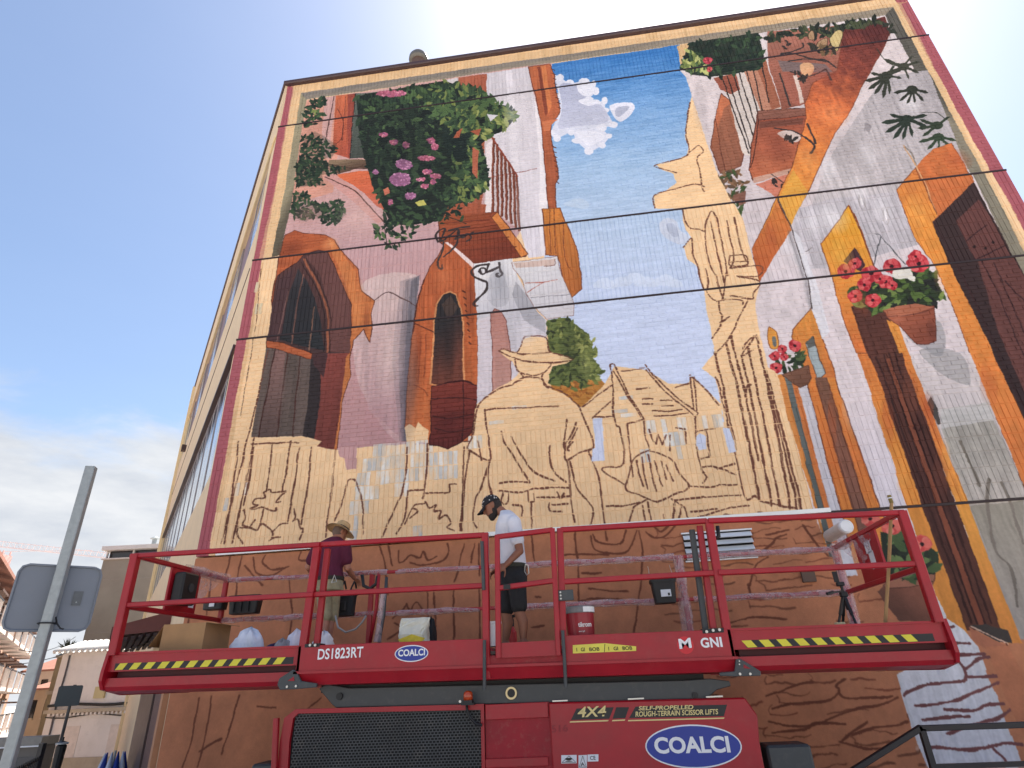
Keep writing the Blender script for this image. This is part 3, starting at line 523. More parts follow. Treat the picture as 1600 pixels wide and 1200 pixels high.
# timber strips and doors seen edge-on: x at y=600 and x at y=792
def strip(a0, a1, b0, b1, col, col2=None, top=550, bot=985, n=.12, line=None, g='v'):
    fx = lambda p, q, y: p+(q-p)*(y-600)/192.0
    yy = np.linspace(top, bot, 6)
    pts = [(fx(a0, b0, y), y) for y in yy]+[(fx(a1, b1, y), y) for y in yy[::-1]]
    F(pts, col, col2, (fx(a0, b0, top), top) if col2 else None, (fx(a0, b0, bot), bot) if col2 else None, n=n, g=g, line=line, lw=1.5)
F([(1500,550),(1512,552),(1578,705),(1600,760),(1600,1000),(1540,900),(1440,620)], (196, 188, 192), n=.1, g='v')
strip(1439, 1535, 1514, 1612, (216, 204, 206), (150, 142, 134), 552, 1000)
F([(1470,640),(1545,628),(1552,655),(1472,672)], (186, 182, 180), n=.1, g='h'); F([(1472,670),(1552,655),(1600,760),(1600,800),(1508,782)], (160, 154, 146), (184, 174, 166), (1500, 690), (1560, 790), n=.16, g='v')
F([(1514,790),(1600,783),(1600,985),(1560,900)], (150, 142, 128), (160, 150, 140), (1530, 800), (1590, 960), n=.12, g='v')
for l in ([(1545,750),(1542,790),(1556,860),(1580,890),(1590,950)],[(1565,755),(1580,790),(1598,850)],[(1500,690),(1530,760)]): ST(l, (118, 108, 98), 4.5, br=.2)
F([(1440,545),(1500,552),(1515,600),(1480,590),(1450,566)], (128, 130, 132), n=.1, alpha=.45, sm=True)
strip(1355, 1375, 1417, 1442, (206, 104, 50), [(222, 136, 52), (216, 134, 54)], 480, 1000)
strip(1375, 1426, 1442, 1495, (92, 56, 46), [(86, 46, 38), (74, 42, 38), (92, 52, 40)], 470, 985, n=.18)
for a, b in ((1384,1452),(1396,1462),(1405,1473),(1414,1483)): ST([(a+(b-a)*(y-600)/192, y) for y in (500, 600, 700, 792, 900, 975)], (54, 28, 26), 3.2, br=.1)
strip(1398, 1404, 1464, 1472, (128, 66, 46), None, 560, 980)
ST([(1429,648),(1434,658),(1438,668),(1434,674),(1428,670),(1430,664)], (58, 26, 24), 2.6, br=0)
strip(1426, 1439, 1495, 1514, (226, 144, 54), [(206, 104, 50), (226, 148, 56), (218, 132, 56)], 500, 1005)
F([(1466,640),(1470,662),(1466,664),(1450,632),(1455,620)], (70, 64, 62), n=.1)
# middle window in yellow surround
F([(1326,321),(1283,382),(1297,425),(1305,460),(1320,505),(1338,552),(1356,552),(1372,545),(1352,500),(1372,470),(1365,417),(1350,375)], (232, 158, 36), [(226, 140, 50), (210, 110, 50)], (1320, 340), (1340, 540), n=.13, g='d', line=(140, 74, 40), lw=1.8)
F([(1335,387),(1342,395),(1352,415),(1345,425),(1318,408)], (74, 44, 50), n=.1); ST([(1326,322),(1342,352),(1366,418)], (150, 76, 44), 2.6, br=0)
F([(1330,480),(1348,474),(1388,492),(1400,548),(1358,560)], (88, 48, 40), n=.15, g='v')
F([(1385,500),(1402,510),(1415,550),(1404,552)], (224, 140, 54), n=.14, g='v')
# white strip, third window, down pipe
strip(1307, 1355, 1374, 1417, (218, 204, 206), [(222, 208, 212), (214, 204, 212), (214, 208, 218)], 552, 860, n=.08)
F([(1267,481),(1238,515),(1237,527),(1250,562),(1262,592),(1276,600),(1307,600),(1300,570),(1284,530)], (222, 140, 54), (206, 112, 50), (1260, 490), (1290, 590), n=.13, g='v', line=(130, 70, 42), lw=1.6)
F([(1258,537),(1269,526),(1289,584),(1277,595)], (160, 172, 176), n=.12, g='v', line=(90, 70, 60), lw=1.4); F([(1259,535),(1269,525),(1274,540),(1262,544)], (90, 90, 86))
strip(1237, 1246, 1286, 1295, (206, 112, 54), None, 592, 850); strip(1246, 1261, 1295, 1311, (202, 196, 202), [(196, 190, 198), (204, 202, 212)], 600, 900, n=.08)
strip(1261, 1275, 1311, 1330, (216, 122, 50), [(206, 108, 48), (222, 138, 52)], 590, 880); strip(1275, 1294, 1330, 1352, (116, 76, 58), [(134, 82, 64), (120, 84, 72)], 590, 880, n=.16); strip(1294, 1307, 1352, 1374, (220, 130, 52), [(206, 110, 50), (220, 134, 54)], 590, 870)
for a, b in ((1261,1311),(1294,1352),(1307,1374),(1275,1330)): ST([(a+(b-a)*(y-600)/192, y) for y in (600, 700, 792, 860)], (110, 56, 40), 1.6, br=.2)
strip(1216, 1229, 1272, 1277, (216, 132, 60), None, 586, 860); strip(1228, 1237, 1277, 1286, (98, 104, 102), (80, 86, 84), 585, 870)
# corner edge
for w_, c in ((10, (150, 146, 152)), (6, (120, 116, 122))): ST([(1236-w_*.4,362),(1248-w_*.4,400),(1259-w_*.4,436),(1270-w_*.4,486)], c, w_, br=0, alpha=.12, n=0)
F([(1238,360),(1250,370),(1275,440),(1296,520),(1284,530),(1268,484),(1260,437)], (220, 216, 222), n=.08, g='v'); ST([(1214,308),(1237,360),(1260,436),(1268,482)], (82, 70, 70), 2.2, br=0)
ST([(1259,394),(1269,388)], (150, 140, 140), 2.4, br=0)
# hanging pot of geraniums
ST([(1367,366),(1376,370),(1370,395),(1364,420)], (92, 92, 96), 2, br=0); ST([(1376,370),(1392,388),(1416,414)], (92, 92, 96), 2, br=0)
F([(1415,520),(1463,500),(1478,530),(1470,556),(1448,548)], (130, 132, 136), n=.1, sm=True, alpha=.5)
GL = [(40, 54, 34), (58, 80, 40), (86, 112, 50), (116, 138, 66), (34, 36, 34)]
gl = [(1325,455),(1350,440),(1395,440),(1420,425),(1450,420),(1462,430),(1468,448),(1478,462),(1462,466),(1458,480),(1430,484),(1388,486),(1370,490),(1342,478)]
F(gl, (44, 54, 36), n=.2); leaves(gl, 110, GL, (6, 13), 61, asp=.5)
F([(1380,485),(1428,482),(1460,478),(1462,500),(1463,534),(1450,538),(1432,538),(1405,510),(1385,496)], (160, 84, 58), (138, 68, 50), (1390, 490), (1455, 530), n=.14, line=(96, 46, 36), lw=1.6)
F([(1380,485),(1400,478),(1430,474),(1458,480),(1432,490),(1390,495)], (174, 98, 70), n=.12); ST([(1384,495),(1432,491),(1460,482)], (100, 50, 40), 1.6, br=0)
RD = [(196, 48, 58), (216, 72, 78), (180, 34, 48), (224, 96, 96), (60, 22, 28)]
for x, y, r in ((1322,424,15),(1336,412,11),(1362,428,16),(1350,445,12),(1394,416,15),(1384,440,13),(1436,412,18),(1430,400,11),(1336,463,13),(1364,469,13),(1394,446,9),(1375,436,10)): flower(x, y, r, RD)
F([(1395,424),(1410,418),(1424,424),(1426,434),(1400,436)], (226, 220, 210), sm=True, n=.08); F([(1416,434),(1430,432),(1428,440)], (230, 224, 214), sm=True)
# small pot
F([(1200,512),(1206,514),(1212,520),(1216,535),(1214,545),(1204,545),(1199,530)], (222, 146, 56), sm=True, n=.1, line=(140, 80, 44), lw=1.4); F([(1206,528),(1211,527),(1213,540),(1208,541)], (110, 110, 106), sm=True)
leaves([(1218,558),(1250,545),(1262,560),(1258,578),(1225,580),(1205,585)], 36, [(36, 46, 34), (50, 66, 42), (72, 88, 52)], (5, 10), 62)
F([(1222,587),(1244,578),(1263,572),(1266,590),(1262,600),(1250,606),(1240,601)], (134, 88, 66), (110, 70, 54), (1230, 585), (1262, 600), n=.14, line=(90, 54, 42), lw=1.4)
for x, y, r in ((1210,557,9),(1222,546,8),(1242,541,11),(1212,576,11),(1225,558,7)): flower(x, y, r, RD)
# brown pot with dry plant below the shutter
leaves([(1120,275),(1150,262),(1168,285),(1160,310),(1140,318),(1122,300)], 80, [(92, 70, 52), (120, 86, 60), (70, 60, 44), (60, 80, 44), (140, 100, 70)], (4, 8), 63); F([(1146,305),(1166,298),(1164,318),(1152,322)], (132, 86, 70), n=.12); leaves([(1144,318),(1160,320),(1158,338),(1150,335)], 12, [(52, 70, 40), (70, 90, 50)], (4, 7), 64)
# --- the tower left as a drawing on the bare ground
F([(1078,160),(1072,195),(1070,212),(1076,230),(1072,243),(1045,253),(1024,257),(1035,266),(1052,271),(1056,285),(1040,298),(1021,305),(1022,326),(1066,326),(1067,345),(1072,360),(1080,372),(1068,386),(1073,405),(1086,414),(1092,425),(1098,452),(1103,480),(1108,502),(1113,530),(1117,552),(1095,577),(1117,592),(1126,625),(1160,800),(1272,800),(1252,725),(1232,655),(1215,585),(1200,575),(1185,515),(1180,475),(1186,440),(1177,407),(1160,342),(1122,275),(1102,215),(1081,150)], CREAM, n=.05)
for l in ([(1078,160),(1071,205),(1076,230),(1070,245),(1026,257),(1026,262),(1050,268),(1056,270)],[(1072,243),(1080,236),(1092,228),(1098,238),(1088,248),(1092,262),(1096,290),(1100,300)],[(1022,326),(1021,306),(1050,296),(1070,290),(1090,288),(1100,292)],[(1066,326),(1070,345),(1080,357),(1092,358),(1101,362)],[(1102,362),(1104,345),(1112,330),(1120,340),(1121,344)],[(1103,345),(1102,372),(1108,410),(1118,432)],[(1121,344),(1128,380),(1136,432)],[(1110,346),(1122,400),(1130,442)],[(1135,345),(1146,400),(1140,420)],[(1147,340),(1155,380),(1163,402),(1168,410)],[(1140,401),(1164,399),(1167,414),(1140,416),(1140,401)],[(1140,410),(1166,408)],[(1135,425),(1132,435),(1130,455),(1127,468)],[(1141,420),(1188,416),(1184,432),(1150,432),(1186,440),(1176,458),(1174,468),(1140,462),(1176,468)],[(1118,432),(1122,450),(1130,470)],[(1102,420),(1106,440),(1104,458),(1118,470),(1135,468),(1158,470),(1160,476)],[(1122,472),(1124,488),(1128,495),(1125,510),(1112,530)],[(1168,470),(1158,490),(1145,515),(1132,538),(1117,555)],[(1125,505),(1140,495)],
          [(1067,387),(1074,378),(1080,373),(1082,395),(1088,414),(1098,452)]): ST(l, SK, 3.0)
for a, b in (((1117,552),(1150,715)),((1134,536),(1168,690)),((1141,525),(1185,720)),((1158,556),(1205,790)),((1168,545),(1218,790)),((1181,525),(1235,795)),((1188,560),(1246,796)),((1150,602),(1186,780)),((1196,580),(1252,796))): ST([a, ((a[0]+b[0])/2+2, (a[1]+b[1])/2), b], SK, 4.2, br=1)
for l in ([(1160,545),(1165,535),(1178,526),(1162,548),(1160,556),(1176,546)],[(1163,620),(1166,605),(1172,602)],[(1150,715),(1164,775),(1172,780),(1180,776),(1190,784),(1208,788),(1225,792),(1245,794)],[(1117,590),(1122,600),(1130,630),(1136,650)]): ST(l, SK, 3.4)
# --- drawing of farmer, girl and cottages
for l in ([(778,549),(800,558),(830,566),(870,566),(894,562),(880,556),(858,548),(852,527),(830,525),(818,528),(808,550),(786,546),(778,549)],[(804,562),(806,575),(812,582),(830,587),(848,583),(858,572),(860,568)],[(808,552),(830,554),(858,551)],[(812,582),(816,592),(804,598),(800,602)],[(848,584),(846,592),(856,606),(850,602)],[(805,598),(820,590),(845,592),(850,602)],[(800,602),(780,608),(758,622),(745,640),(738,680),(730,698),(735,706),(765,720),(762,690),(758,645),(757,643)],
          [(757,643),(780,638),(820,638),(845,636),(872,635)],[(850,602),(880,614),(902,632),(908,645),(920,675),(927,700),(905,708),(886,720),(882,712),(884,695)],[(782,675),(786,690),(800,710),(815,735),(826,752)],[(798,682),(808,700),(825,728),(840,743),(866,752)],[(858,697),(858,715),(864,738),(884,754)],[(885,657),(880,690),(883,705)],[(900,662),(890,682),(880,698)],[(901,670),(888,694)],[(894,692),(886,702),(889,705)],[(765,720),(762,745),(768,775)],[(886,720),(889,745),(892,780),(898,818)],[(890,722),(900,760),(918,785),(926,800),(918,830)],[(918,705),(935,745),(940,790),(945,830)],
          [(733,705),(725,760),(722,800),(720,830)],[(762,730),(750,765),(742,780),(738,812),(745,825)],[(780,756),(800,753),(828,754)],[(830,765),(860,762),(890,764)],[(778,768),(810,771),(830,765)],[(825,768),(826,785),(834,784),(834,772)],[(786,770),(782,785),(790,788),(794,772)],[(838,778),(866,778),(890,776)],[(870,770),(876,780),(880,772)],[(829,785),(830,830)],[(857,788),(858,800),(878,800)],[(862,790),(888,788)],[(800,790),(815,793),(814,808)],[(745,690),(752,720)]): ST(l, SK, 3.2)
for l in ([(910,637),(930,620),(956,602)],[(924,655),(940,640),(957,625),(958,652),(924,653)],[(953,570),(956,600),(958,635),(962,665),(968,672),(974,725),(945,730),(944,738),(975,758)],[(953,570),(958,568),(968,590),(985,622),(1005,655)],[(957,580),(975,610),(1000,652)],[(970,580),(1008,575)],[(1008,570),(1020,585),(1040,606),(1070,632),(1090,646),(1086,655)],[(1010,578),(1036,610),(1070,638),(1088,654)],[(1078,587),(1080,610),(1082,640)],[(1084,590),(1086,615),(1088,645)],[(1078,587),(1084,592),(1105,612),(1124,634)],[(1055,606),(1076,600)],[(980,662),(1005,656),(1008,685),(1015,704)],[(980,664),(982,700),(986,722)],[(1014,672),(1020,690),(1024,695),(1028,680),(1034,696),(1040,680)],[(1055,670),(1070,672),(1072,694)],[(1046,680),(1045,705)],[(1086,655),(1088,690),(1090,715),(1096,735),(1104,745),(1098,755)],[(1090,718),(1108,714),(1106,680),(1104,675)],[(1090,675),(1104,672),(1118,670)],[(1136,650),(1140,690),(1148,705)],[(995,608),(1015,607)],[(1004,624),(1020,624)],[(1004,632),(1020,632)],[(1032,626),(1050,626)],[(1034,634),(1052,634)],[(1020,643),(1046,643),(1065,640)],[(1022,651),(1050,650),(1075,646)],
          [(1096,730),(1110,728),(1125,732),(1150,742)],[(1120,732),(1148,725)],[(1080,760),(1110,762),(1124,758),(1152,757)],[(1052,782),(1100,778),(1158,774)],[(1078,800),(1120,796)],[(1090,808),(1140,795),(1170,790)],[(947,792),(980,790),(1000,785)],
          [(977,760),(984,735),(990,718),(1000,710),(1015,706),(1035,712),(1050,722),(1060,738),(1072,752),(1077,760),(1068,768),(1055,772),(1040,780),(1024,784),(1010,778),(995,772),(980,768),(977,760)],[(987,725),(988,745)],[(995,720),(998,740),(1005,760)],[(1003,715),(1006,740),(1012,765)],[(1012,712),(1018,740),(1026,768)],[(1022,722),(1030,745),(1036,760)],[(1032,722),(1042,750)],[(1040,728),(1052,752)],[(1010,780),(990,792),(985,810),(982,822)],[(1004,790),(1008,822)],[(1012,785),(1018,822)],[(1050,780),(1068,792),(1074,815)],[(1054,782),(1052,815)],[(1064,790),(1060,812)]): ST(l, SK, 2.8, sm=len(l) > 8)
for l in ([(925,655),(940,654),(945,719),(924,721),(926,702),(930,700)],[(1088,684),(1094,678),(1104,682),(1104,702),(1092,704),(1088,696)],[(1130,668),(1140,670),(1150,707),(1138,708)]): F(l, (206, 212, 236), n=.05, sm=False)
# sketch left: jambs, pots with leaves
for a, b in (((418,548),(345,850)),((396,684),(362,850)),((395,700),(380,790)),((425,692),(415,765)),((453,690),(440,770)),((467,700),(448,815)),((486,700),(470,820)),((524,702),(508,840)),((372,690),(350,850)),((635,700),(628,770)),((668,694),(660,780)),((724,700),(718,830))): ST([a, ((a[0]*.5+b[0]*.5)+1.5, (a[1]+b[1])/2), b], SK, 3.4, br=.6)
ST([(407,420),(400,500),(385,590),(375,650)], (104, 66, 50), 1.6, br=1)
for l in ([(392,695),(420,693),(466,692)],[(540,760),(545,750),(555,752),(562,770),(566,790),(566,835)],[(543,752),(532,790),(522,815)],[(628,770),(612,805),(596,840)],[(636,768),(632,810),(618,835)],[(636,768),(660,766)],[(664,771),(700,770),(702,758),(713,757)],[(410,770),(420,765),(424,770),(446,768),(438,775),(430,785),(438,784)],[(410,770),(412,778),(398,780),(395,788),(402,790),(390,795),(400,795),(408,792),(418,796),(430,798),(430,793)],[(380,797),(382,810),(378,820),(390,825),(402,828),(408,810),(411,796)],[(390,822),(398,812)],[(402,828),(410,818),(425,832),(424,840)],[(425,832),(436,820),(448,818)],[(372,822),(370,835),(378,850)],[(372,824),(390,826)],[(458,795),(460,808),(456,815),(464,812),(468,826),(472,828),(466,845)],[(420,845),(428,840),(438,840)],[(640,802),(648,790),(662,788),(664,785),(670,795),(680,790),(676,800),(688,800),(684,812),(696,806),(704,818),(698,825),(708,830)],[(640,802),(632,820)],[(645,795),(652,800),(640,810)]): ST(l, SK, 3.0, br=.5)
# bare white primer, brick by brick
def prime(poly, prob, cols, seed):
    rg = np.random.default_rng(seed); q = W(poly)
    m = pmask(q)
    if m is None: return
    r0, r1, c0, c1, k = m
    cx = ((BR[:, 0]+BR[:, 1])/2-MX0)*S; cz = ((BR[:, 2]+BR[:, 3])/2-MZ0)*S
    for i in np.nonzero((cx > c0) & (cx < c1-1) & (cz > r0) & (cz < r1-1))[0]:
        if k[int(cz[i])-r0, int(cx[i])-c0] and rg.random() < prob:
            b = BR[i]; s_ = (slice(int((b[2]-MZ0)*S), int((b[3]-MZ0)*S)), slice(int((b[0]-MX0)*S), int((b[1]-MX0)*S)))
            al = np.clip(.75+ND[s_]*1.6, .1, 1)[..., None]; c = C3(cols[rg.integers(len(cols))])*(1+NV[s_][..., None]*.16); dkm = (IMG[s_].sum(-1) > 1.05)[..., None]
            IMG[s_] = np.where(dkm, IMG[s_]*(1-al)+c*al, IMG[s_])
WH = [(226, 220, 212), (232, 226, 218), (208, 206, 202), (220, 208, 194), (196, 194, 192)]
prime([(583,700),(640,695),(720,698),(716,752),(700,748),(668,758),(660,745),(640,775),(622,775),(612,760),(596,765),(585,780),(575,798),(562,815),(556,842),(544,842),(546,790),(556,770),(562,735),(572,718)], .92, WH, 1)
prime([(368,750),(374,746),(378,770),(368,772)], 1, WH, 2); prime([(386,745),(398,742),(396,775),(384,778)], .8, WH, 3); prime([(342,770),(356,768),(358,800),(340,806)], .8, WH, 4); prime([(720,690),(752,686),(745,715),(728,710)], .7, WH, 5)
prime([(1010,655),(1080,652),(1078,680),(1060,690),(1070,706),(1058,712),(1045,690),(1010,672)], .8, WH, 6); prime([(1095,655),(1132,652),(1132,672),(1098,674)], .7, WH, 7); prime([(962,625),(985,618),(985,640),(1000,652),(985,658),(965,650)], .5, WH, 8); prime([(805,633),(832,628),(835,640),(810,646)], .6, WH, 9); prime([(1002,710),(1018,708),(1020,735),(1010,735)], .7, WH, 10); prime([(770,650),(785,648),(784,662),(772,662)], .8, WH, 11); prime([(640,825),(660,822),(660,832),(642,835)], .6, WH, 12); prime([(396,440),(412,430),(406,510),(392,520)], .5, [(214, 196, 160)], 13)
# --- render below: sketched stones, pots, path
GB = (112, 58, 39)
def zl(x, z): return ((x-MX0)*S, (z-MZ0)*S)
rg = np.random.default_rng(5)
for r in range(30):                                             # courses of rough stones
    z = 0.25+r*0.115
    x = 0.95+rg.random()*.3
    xm_ = 3.55 if z > 2.4 else (4.1 if z > 1.6 else 4.35)
    while x < xm_-.2:
        w_ = min(rg.uniform(.25, .7), xm_-x)
        if rg.random() < .66:
            ph_ = rg.random()*6; pts = [zl(x+w_*t, z+.02*math.sin(t*4+ph_)+rg.normal(0, .006)) for t in np.linspace(0, 1, 7)]
            ST(pts, (116+rg.integers(-10, 12), 62, 42), rg.uniform(1.8, 3.4), wall=True, br=0, alpha=.38)
            if rg.random() < .3: ST([zl(x, z), zl(x+rg.normal(0, .02), z+.05), zl(x+rg.normal(0, .04), z+.1)], GB, 2.2, wall=True, br=0, alpha=.25)
        x += w_+rg.uniform(.03, .35)
for l in ([(378,865),(372,890),(366,940)],[(360,868),(352,900)],[(450,900),(455,960),(450,1000)],[(590,850),(600,880),(605,930)],[(605,850),(612,885)],[(622,862),(622,880),(630,878),(640,868),(655,872),(660,862),(668,876),(682,870)],[(640,880),(660,884),(690,878),(700,865),(698,850)],[(725,850),(715,890),(708,910)],[(742,850),(735,880)],[(748,850),(748,900)],[(668,926),(668,960),(668,1000)],[(678,926),(680,1000)],[(708,920),(708,1000)],[(748,920),(749,1000)],[(635,945),(628,955),(612,968)],[(635,945),(640,955),(650,942),(662,958)],[(616,975),(625,985),(604,1000)],[(925,835),(935,848),(968,850),(978,830)],[(922,838),(930,860),(955,866),(980,862),(995,830)],[(1008,832),(1022,842),(1040,838),(1055,822)],[(1022,824),(1032,832),(1045,822)],[(998,830),(1004,870),(1000,910),(990,990)],[(830,830),(832,870),(840,885)],[(898,830),(902,880),(904,950)],[(945,832),(947,845)],[(395,872),(400,895),(420,900),(440,890)],[(415,868),(410,880),(425,890),(450,885)],[(470,862),(466,874),(480,876)],[(380,885),(395,900),(410,915)],
          [(880,868),(900,866),(950,868)],[(908,896),(940,896)],[(920,920),(950,924),(980,924)],[(905,940),(930,936),(970,938),(975,944)],[(835,932),(845,934)],[(830,980),(850,978)],[(890,970),(915,968)],[(300,900),(295,960),(285,1010)],[(330,900),(322,960)],
          [(1255,820),(1275,850),(1295,870)],[(1135,975),(1180,965),(1230,968)],[(1170,920),(1180,885),(1200,870)],[(1160,938),(1172,930),(1168,915)],[(1190,860),(1205,850),(1212,842),(1228,836)],[(1195,836),(1212,834),(1232,828)],
          [(1195,1090),(1250,1070),(1270,1068)],[(1205,1110),(1240,1100),(1290,1098),(1310,1080),(1305,1072),(1320,1062)],[(1308,1080),(1320,1092),(1370,1092),(1395,1088)],[(1200,1128),(1260,1135),(1330,1110),(1370,1105),(1402,1090)],[(1205,1145),(1255,1140),(1275,1130),(1320,1132)],[(1330,1150),(1360,1140),(1400,1136),(1418,1130)],[(1312,1160),(1335,1142),(1355,1130)],[(1310,1160),(1350,1170),(1385,1172)],
          [(310,1090),(300,1150),(285,1200)],[(330,1088),(322,1140),(308,1200)],[(372,1088),(360,1130),(345,1180)],[(400,1105),(430,1108)],[(310,1175),(335,1160),(345,1155)],[(500,1090),(470,1120),(440,1170)]): ST(l, GB, 3.3, br=0, alpha=.6)
F([(1452,905),(1458,918),(1480,968),(1506,985),(1528,1010),(1535,1030),(1545,1062),(1560,1090),(1572,1130),(1590,1175),(1600,1200),(1450,1200),(1428,1150),(1416,1110),(1400,1054),(1440,1040),(1440,985),(1450,950)], (220, 219, 224), (210, 209, 216), (1460, 980), (1520, 1180), n=.12, g='v')
for k in range(60):
    x, y = RNG.uniform(1430, 1570), RNG.uniform(1000, 1190)
    if x < 1590-(1200-y)*.35: ST([(x, y), (x+RNG.uniform(-2, 4), y+RNG.uniform(6, 22))], (172, 176, 198) if k % 2 else (230, 230, 236), RNG.uniform(2, 5), br=0, alpha=.1)
PB = (118, 70, 68)
for l in ([(1478,1008),(1515,1006)],[(1478,1015),(1495,1024),(1538,1022)],[(1495,1032),(1505,1045),(1508,1058),(1500,1066),(1450,1070),(1420,1080),(1412,1088)],[(1506,1045),(1530,1030),(1555,1026)],[(1512,1058),(1535,1058),(1575,1055)],[(1430,1103),(1480,1098),(1505,1092),(1550,1072),(1582,1058)],[(1475,1110),(1520,1112),(1545,1102),(1570,1100)],[(1480,1148),(1520,1134),(1560,1122),(1590,1100)],[(1440,1125),(1470,1123),(1515,1121)],[(1450,1168),(1500,1172),(1530,1170),(1565,1162),(1598,1164)],[(1552,1170),(1572,1190)],[(1470,985),(1490,980)]): ST(l, PB, 4.0, br=0)
F([(1513,978),(1540,975),(1575,985),(1582,1005),(1560,1002),(1535,990)], (64, 56, 52), n=.12); F([(1513,980),(1535,992),(1572,1008),(1580,1040),(1548,1018),(1520,1000)], (178, 106, 76), n=.1); ST([(1516,980),(1545,992),(1575,1006)], (214, 176, 150), 2, br=0); ST([(1572,1005),(1580,1040),(1600,1070)], GB, 3, br=0)
F([(1540,1010),(1575,1008),(1600,1060),(1600,1150),(1580,1110),(1560,1060)], (186, 112, 76), n=.12)
F([(1372,925),(1385,908),(1430,902),(1460,898),(1460,912),(1455,922),(1456,972),(1405,972),(1385,945)], (150, 88, 66), (104, 66, 54), (1440, 910), (1400, 960), n=.16, g='b'); F([(1380,915),(1390,904),(1460,896),(1460,910),(1420,918),(1384,920)], (164, 104, 80), n=.1, line=(100, 60, 48), lw=1.5)
lv = [(1375,832),(1395,828),(1410,840),(1432,855),(1458,862),(1462,885),(1460,898),(1430,903),(1395,905),(1380,885)]
F(lv, (40, 48, 38), n=.2); leaves(lv, 30, [(44, 56, 40), (70, 92, 54), (100, 122, 70), (34, 38, 34)], (10, 20), 71, asp=.5)
for x, y in ((1360,812),(1440,850),(1392,822)): flower(x, y, 16, [(216, 84, 76), (226, 104, 92), (204, 66, 64), (226, 120, 104), (44, 26, 26)])
# blended shading of the painted houses
for x, y, rx, ry, c_, al in ((455,388,26,16,(104,42,26),.6),(515,382,16,12,(236,158,98),.6),(560,470,10,40,(222,134,72),.5),(572,500,6,30,(120,52,32),.5),(692,432,20,26,(226,126,74),.5),(735,470,9,60,(104,42,28),.6),(652,560,8,70,(112,46,30),.5),(664,640,6,40,(222,124,66),.45),
    (1368,52,26,20,(66,28,30),.6),(1300,178,30,26,(244,146,84),.6),(1284,118,26,18,(150,66,50),.5),(1262,250,18,30,(240,160,84),.5),(1205,370,10,40,(176,78,42),.5),(1495,250,26,22,(176,80,46),.55),(1432,330,16,36,(244,170,76),.5),(1545,600,14,50,(186,86,44),.5),(1470,430,10,40,(238,152,70),.4),
    (1388,660,9,50,(184,80,42),.5),(1410,750,8,36,(238,158,70),.5),(1452,640,8,40,(180,76,40),.55),(1478,715,7,40,(240,164,74),.5),(1316,400,18,40,(246,186,70),.5),(1345,470,14,30,(176,80,44),.5),(1422,620,12,60,(136,74,54),.5),(1470,745,12,56,(128,66,48),.45),(1300,660,7,70,(186,86,44),.5),
    (1330,236,34,40,(150,140,142),.5),(1300,340,30,30,(232,226,228),.5),(1095,170,12,50,(176,164,168),.5),(1330,640,16,60,(228,214,216),.4),(1500,620,30,30,(190,182,186),.4),
    (560,340,44,40,(226,186,176),.45),(480,335,26,20,(186,126,116),.45),(610,560,26,70,(222,196,188),.5),(640,600,16,110,(92,86,98),.55),(585,660,30,40,(178,128,132),.45),(780,440,20,40,(150,150,160),.5),(820,520,24,24,(226,220,224),.5),(800,180,18,60,(228,222,226),.4),(812,330,10,60,(186,178,184),.4),
    (1402,498,16,10,(196,114,84),.5),(1456,518,8,24,(92,44,36),.6),(1215,230,26,30,(126,58,44),.5),(1195,255,14,16,(200,116,80),.4),(470,480,20,50,(34,34,40),.5),(530,480,14,60,(118,74,68),.4),(440,620,20,50,(128,100,94),.4),(700,540,14,60,(28,28,32),.5),(700,660,24,24,(76,26,28),.5),
    (640,215,40,50,(22,28,28),.45),(700,270,30,40,(26,34,30),.4),(890,545,20,40,(66,76,44),.4),(915,570,14,30,(176,176,100),.4)):
    F([(x+rx*math.cos(t), y+ry*math.sin(t)) for t in np.linspace(0, 6.28, 17)[:-1]], c_, n=.15, g='d', soft=1.0, alpha=al)
# the hand of the painter: edges waver a little, colours muted, darks lifted as haze put into the paint
yy, xx = np.mgrid[0:IH, 0:IW].astype(np.float32); dx_ = vn(16, 16, 91)*1.8+vn(45, 45, 92)*3.2+vn(6, 6, 95)*.5; dy_ = vn(16, 16, 93)*1.8+vn(45, 45, 94)*3.2+vn(6, 6, 96)*.5
IMG = IMG[np.clip((yy+dy_).astype(int), 0, IH-1), np.clip((xx+dx_).astype(int), 0, IW-1)]
blur = (IMG+np.roll(IMG, 1, 0)+np.roll(IMG, -1, 0)+np.roll(IMG, 1, 1)+np.roll(IMG, -1, 1))/5; IMG = blur
lum = IMG @ np.array([.3, .59, .11], np.float32); IMG = IMG*.89+lum[..., None]*.11; IMG = IMG*.965+.022
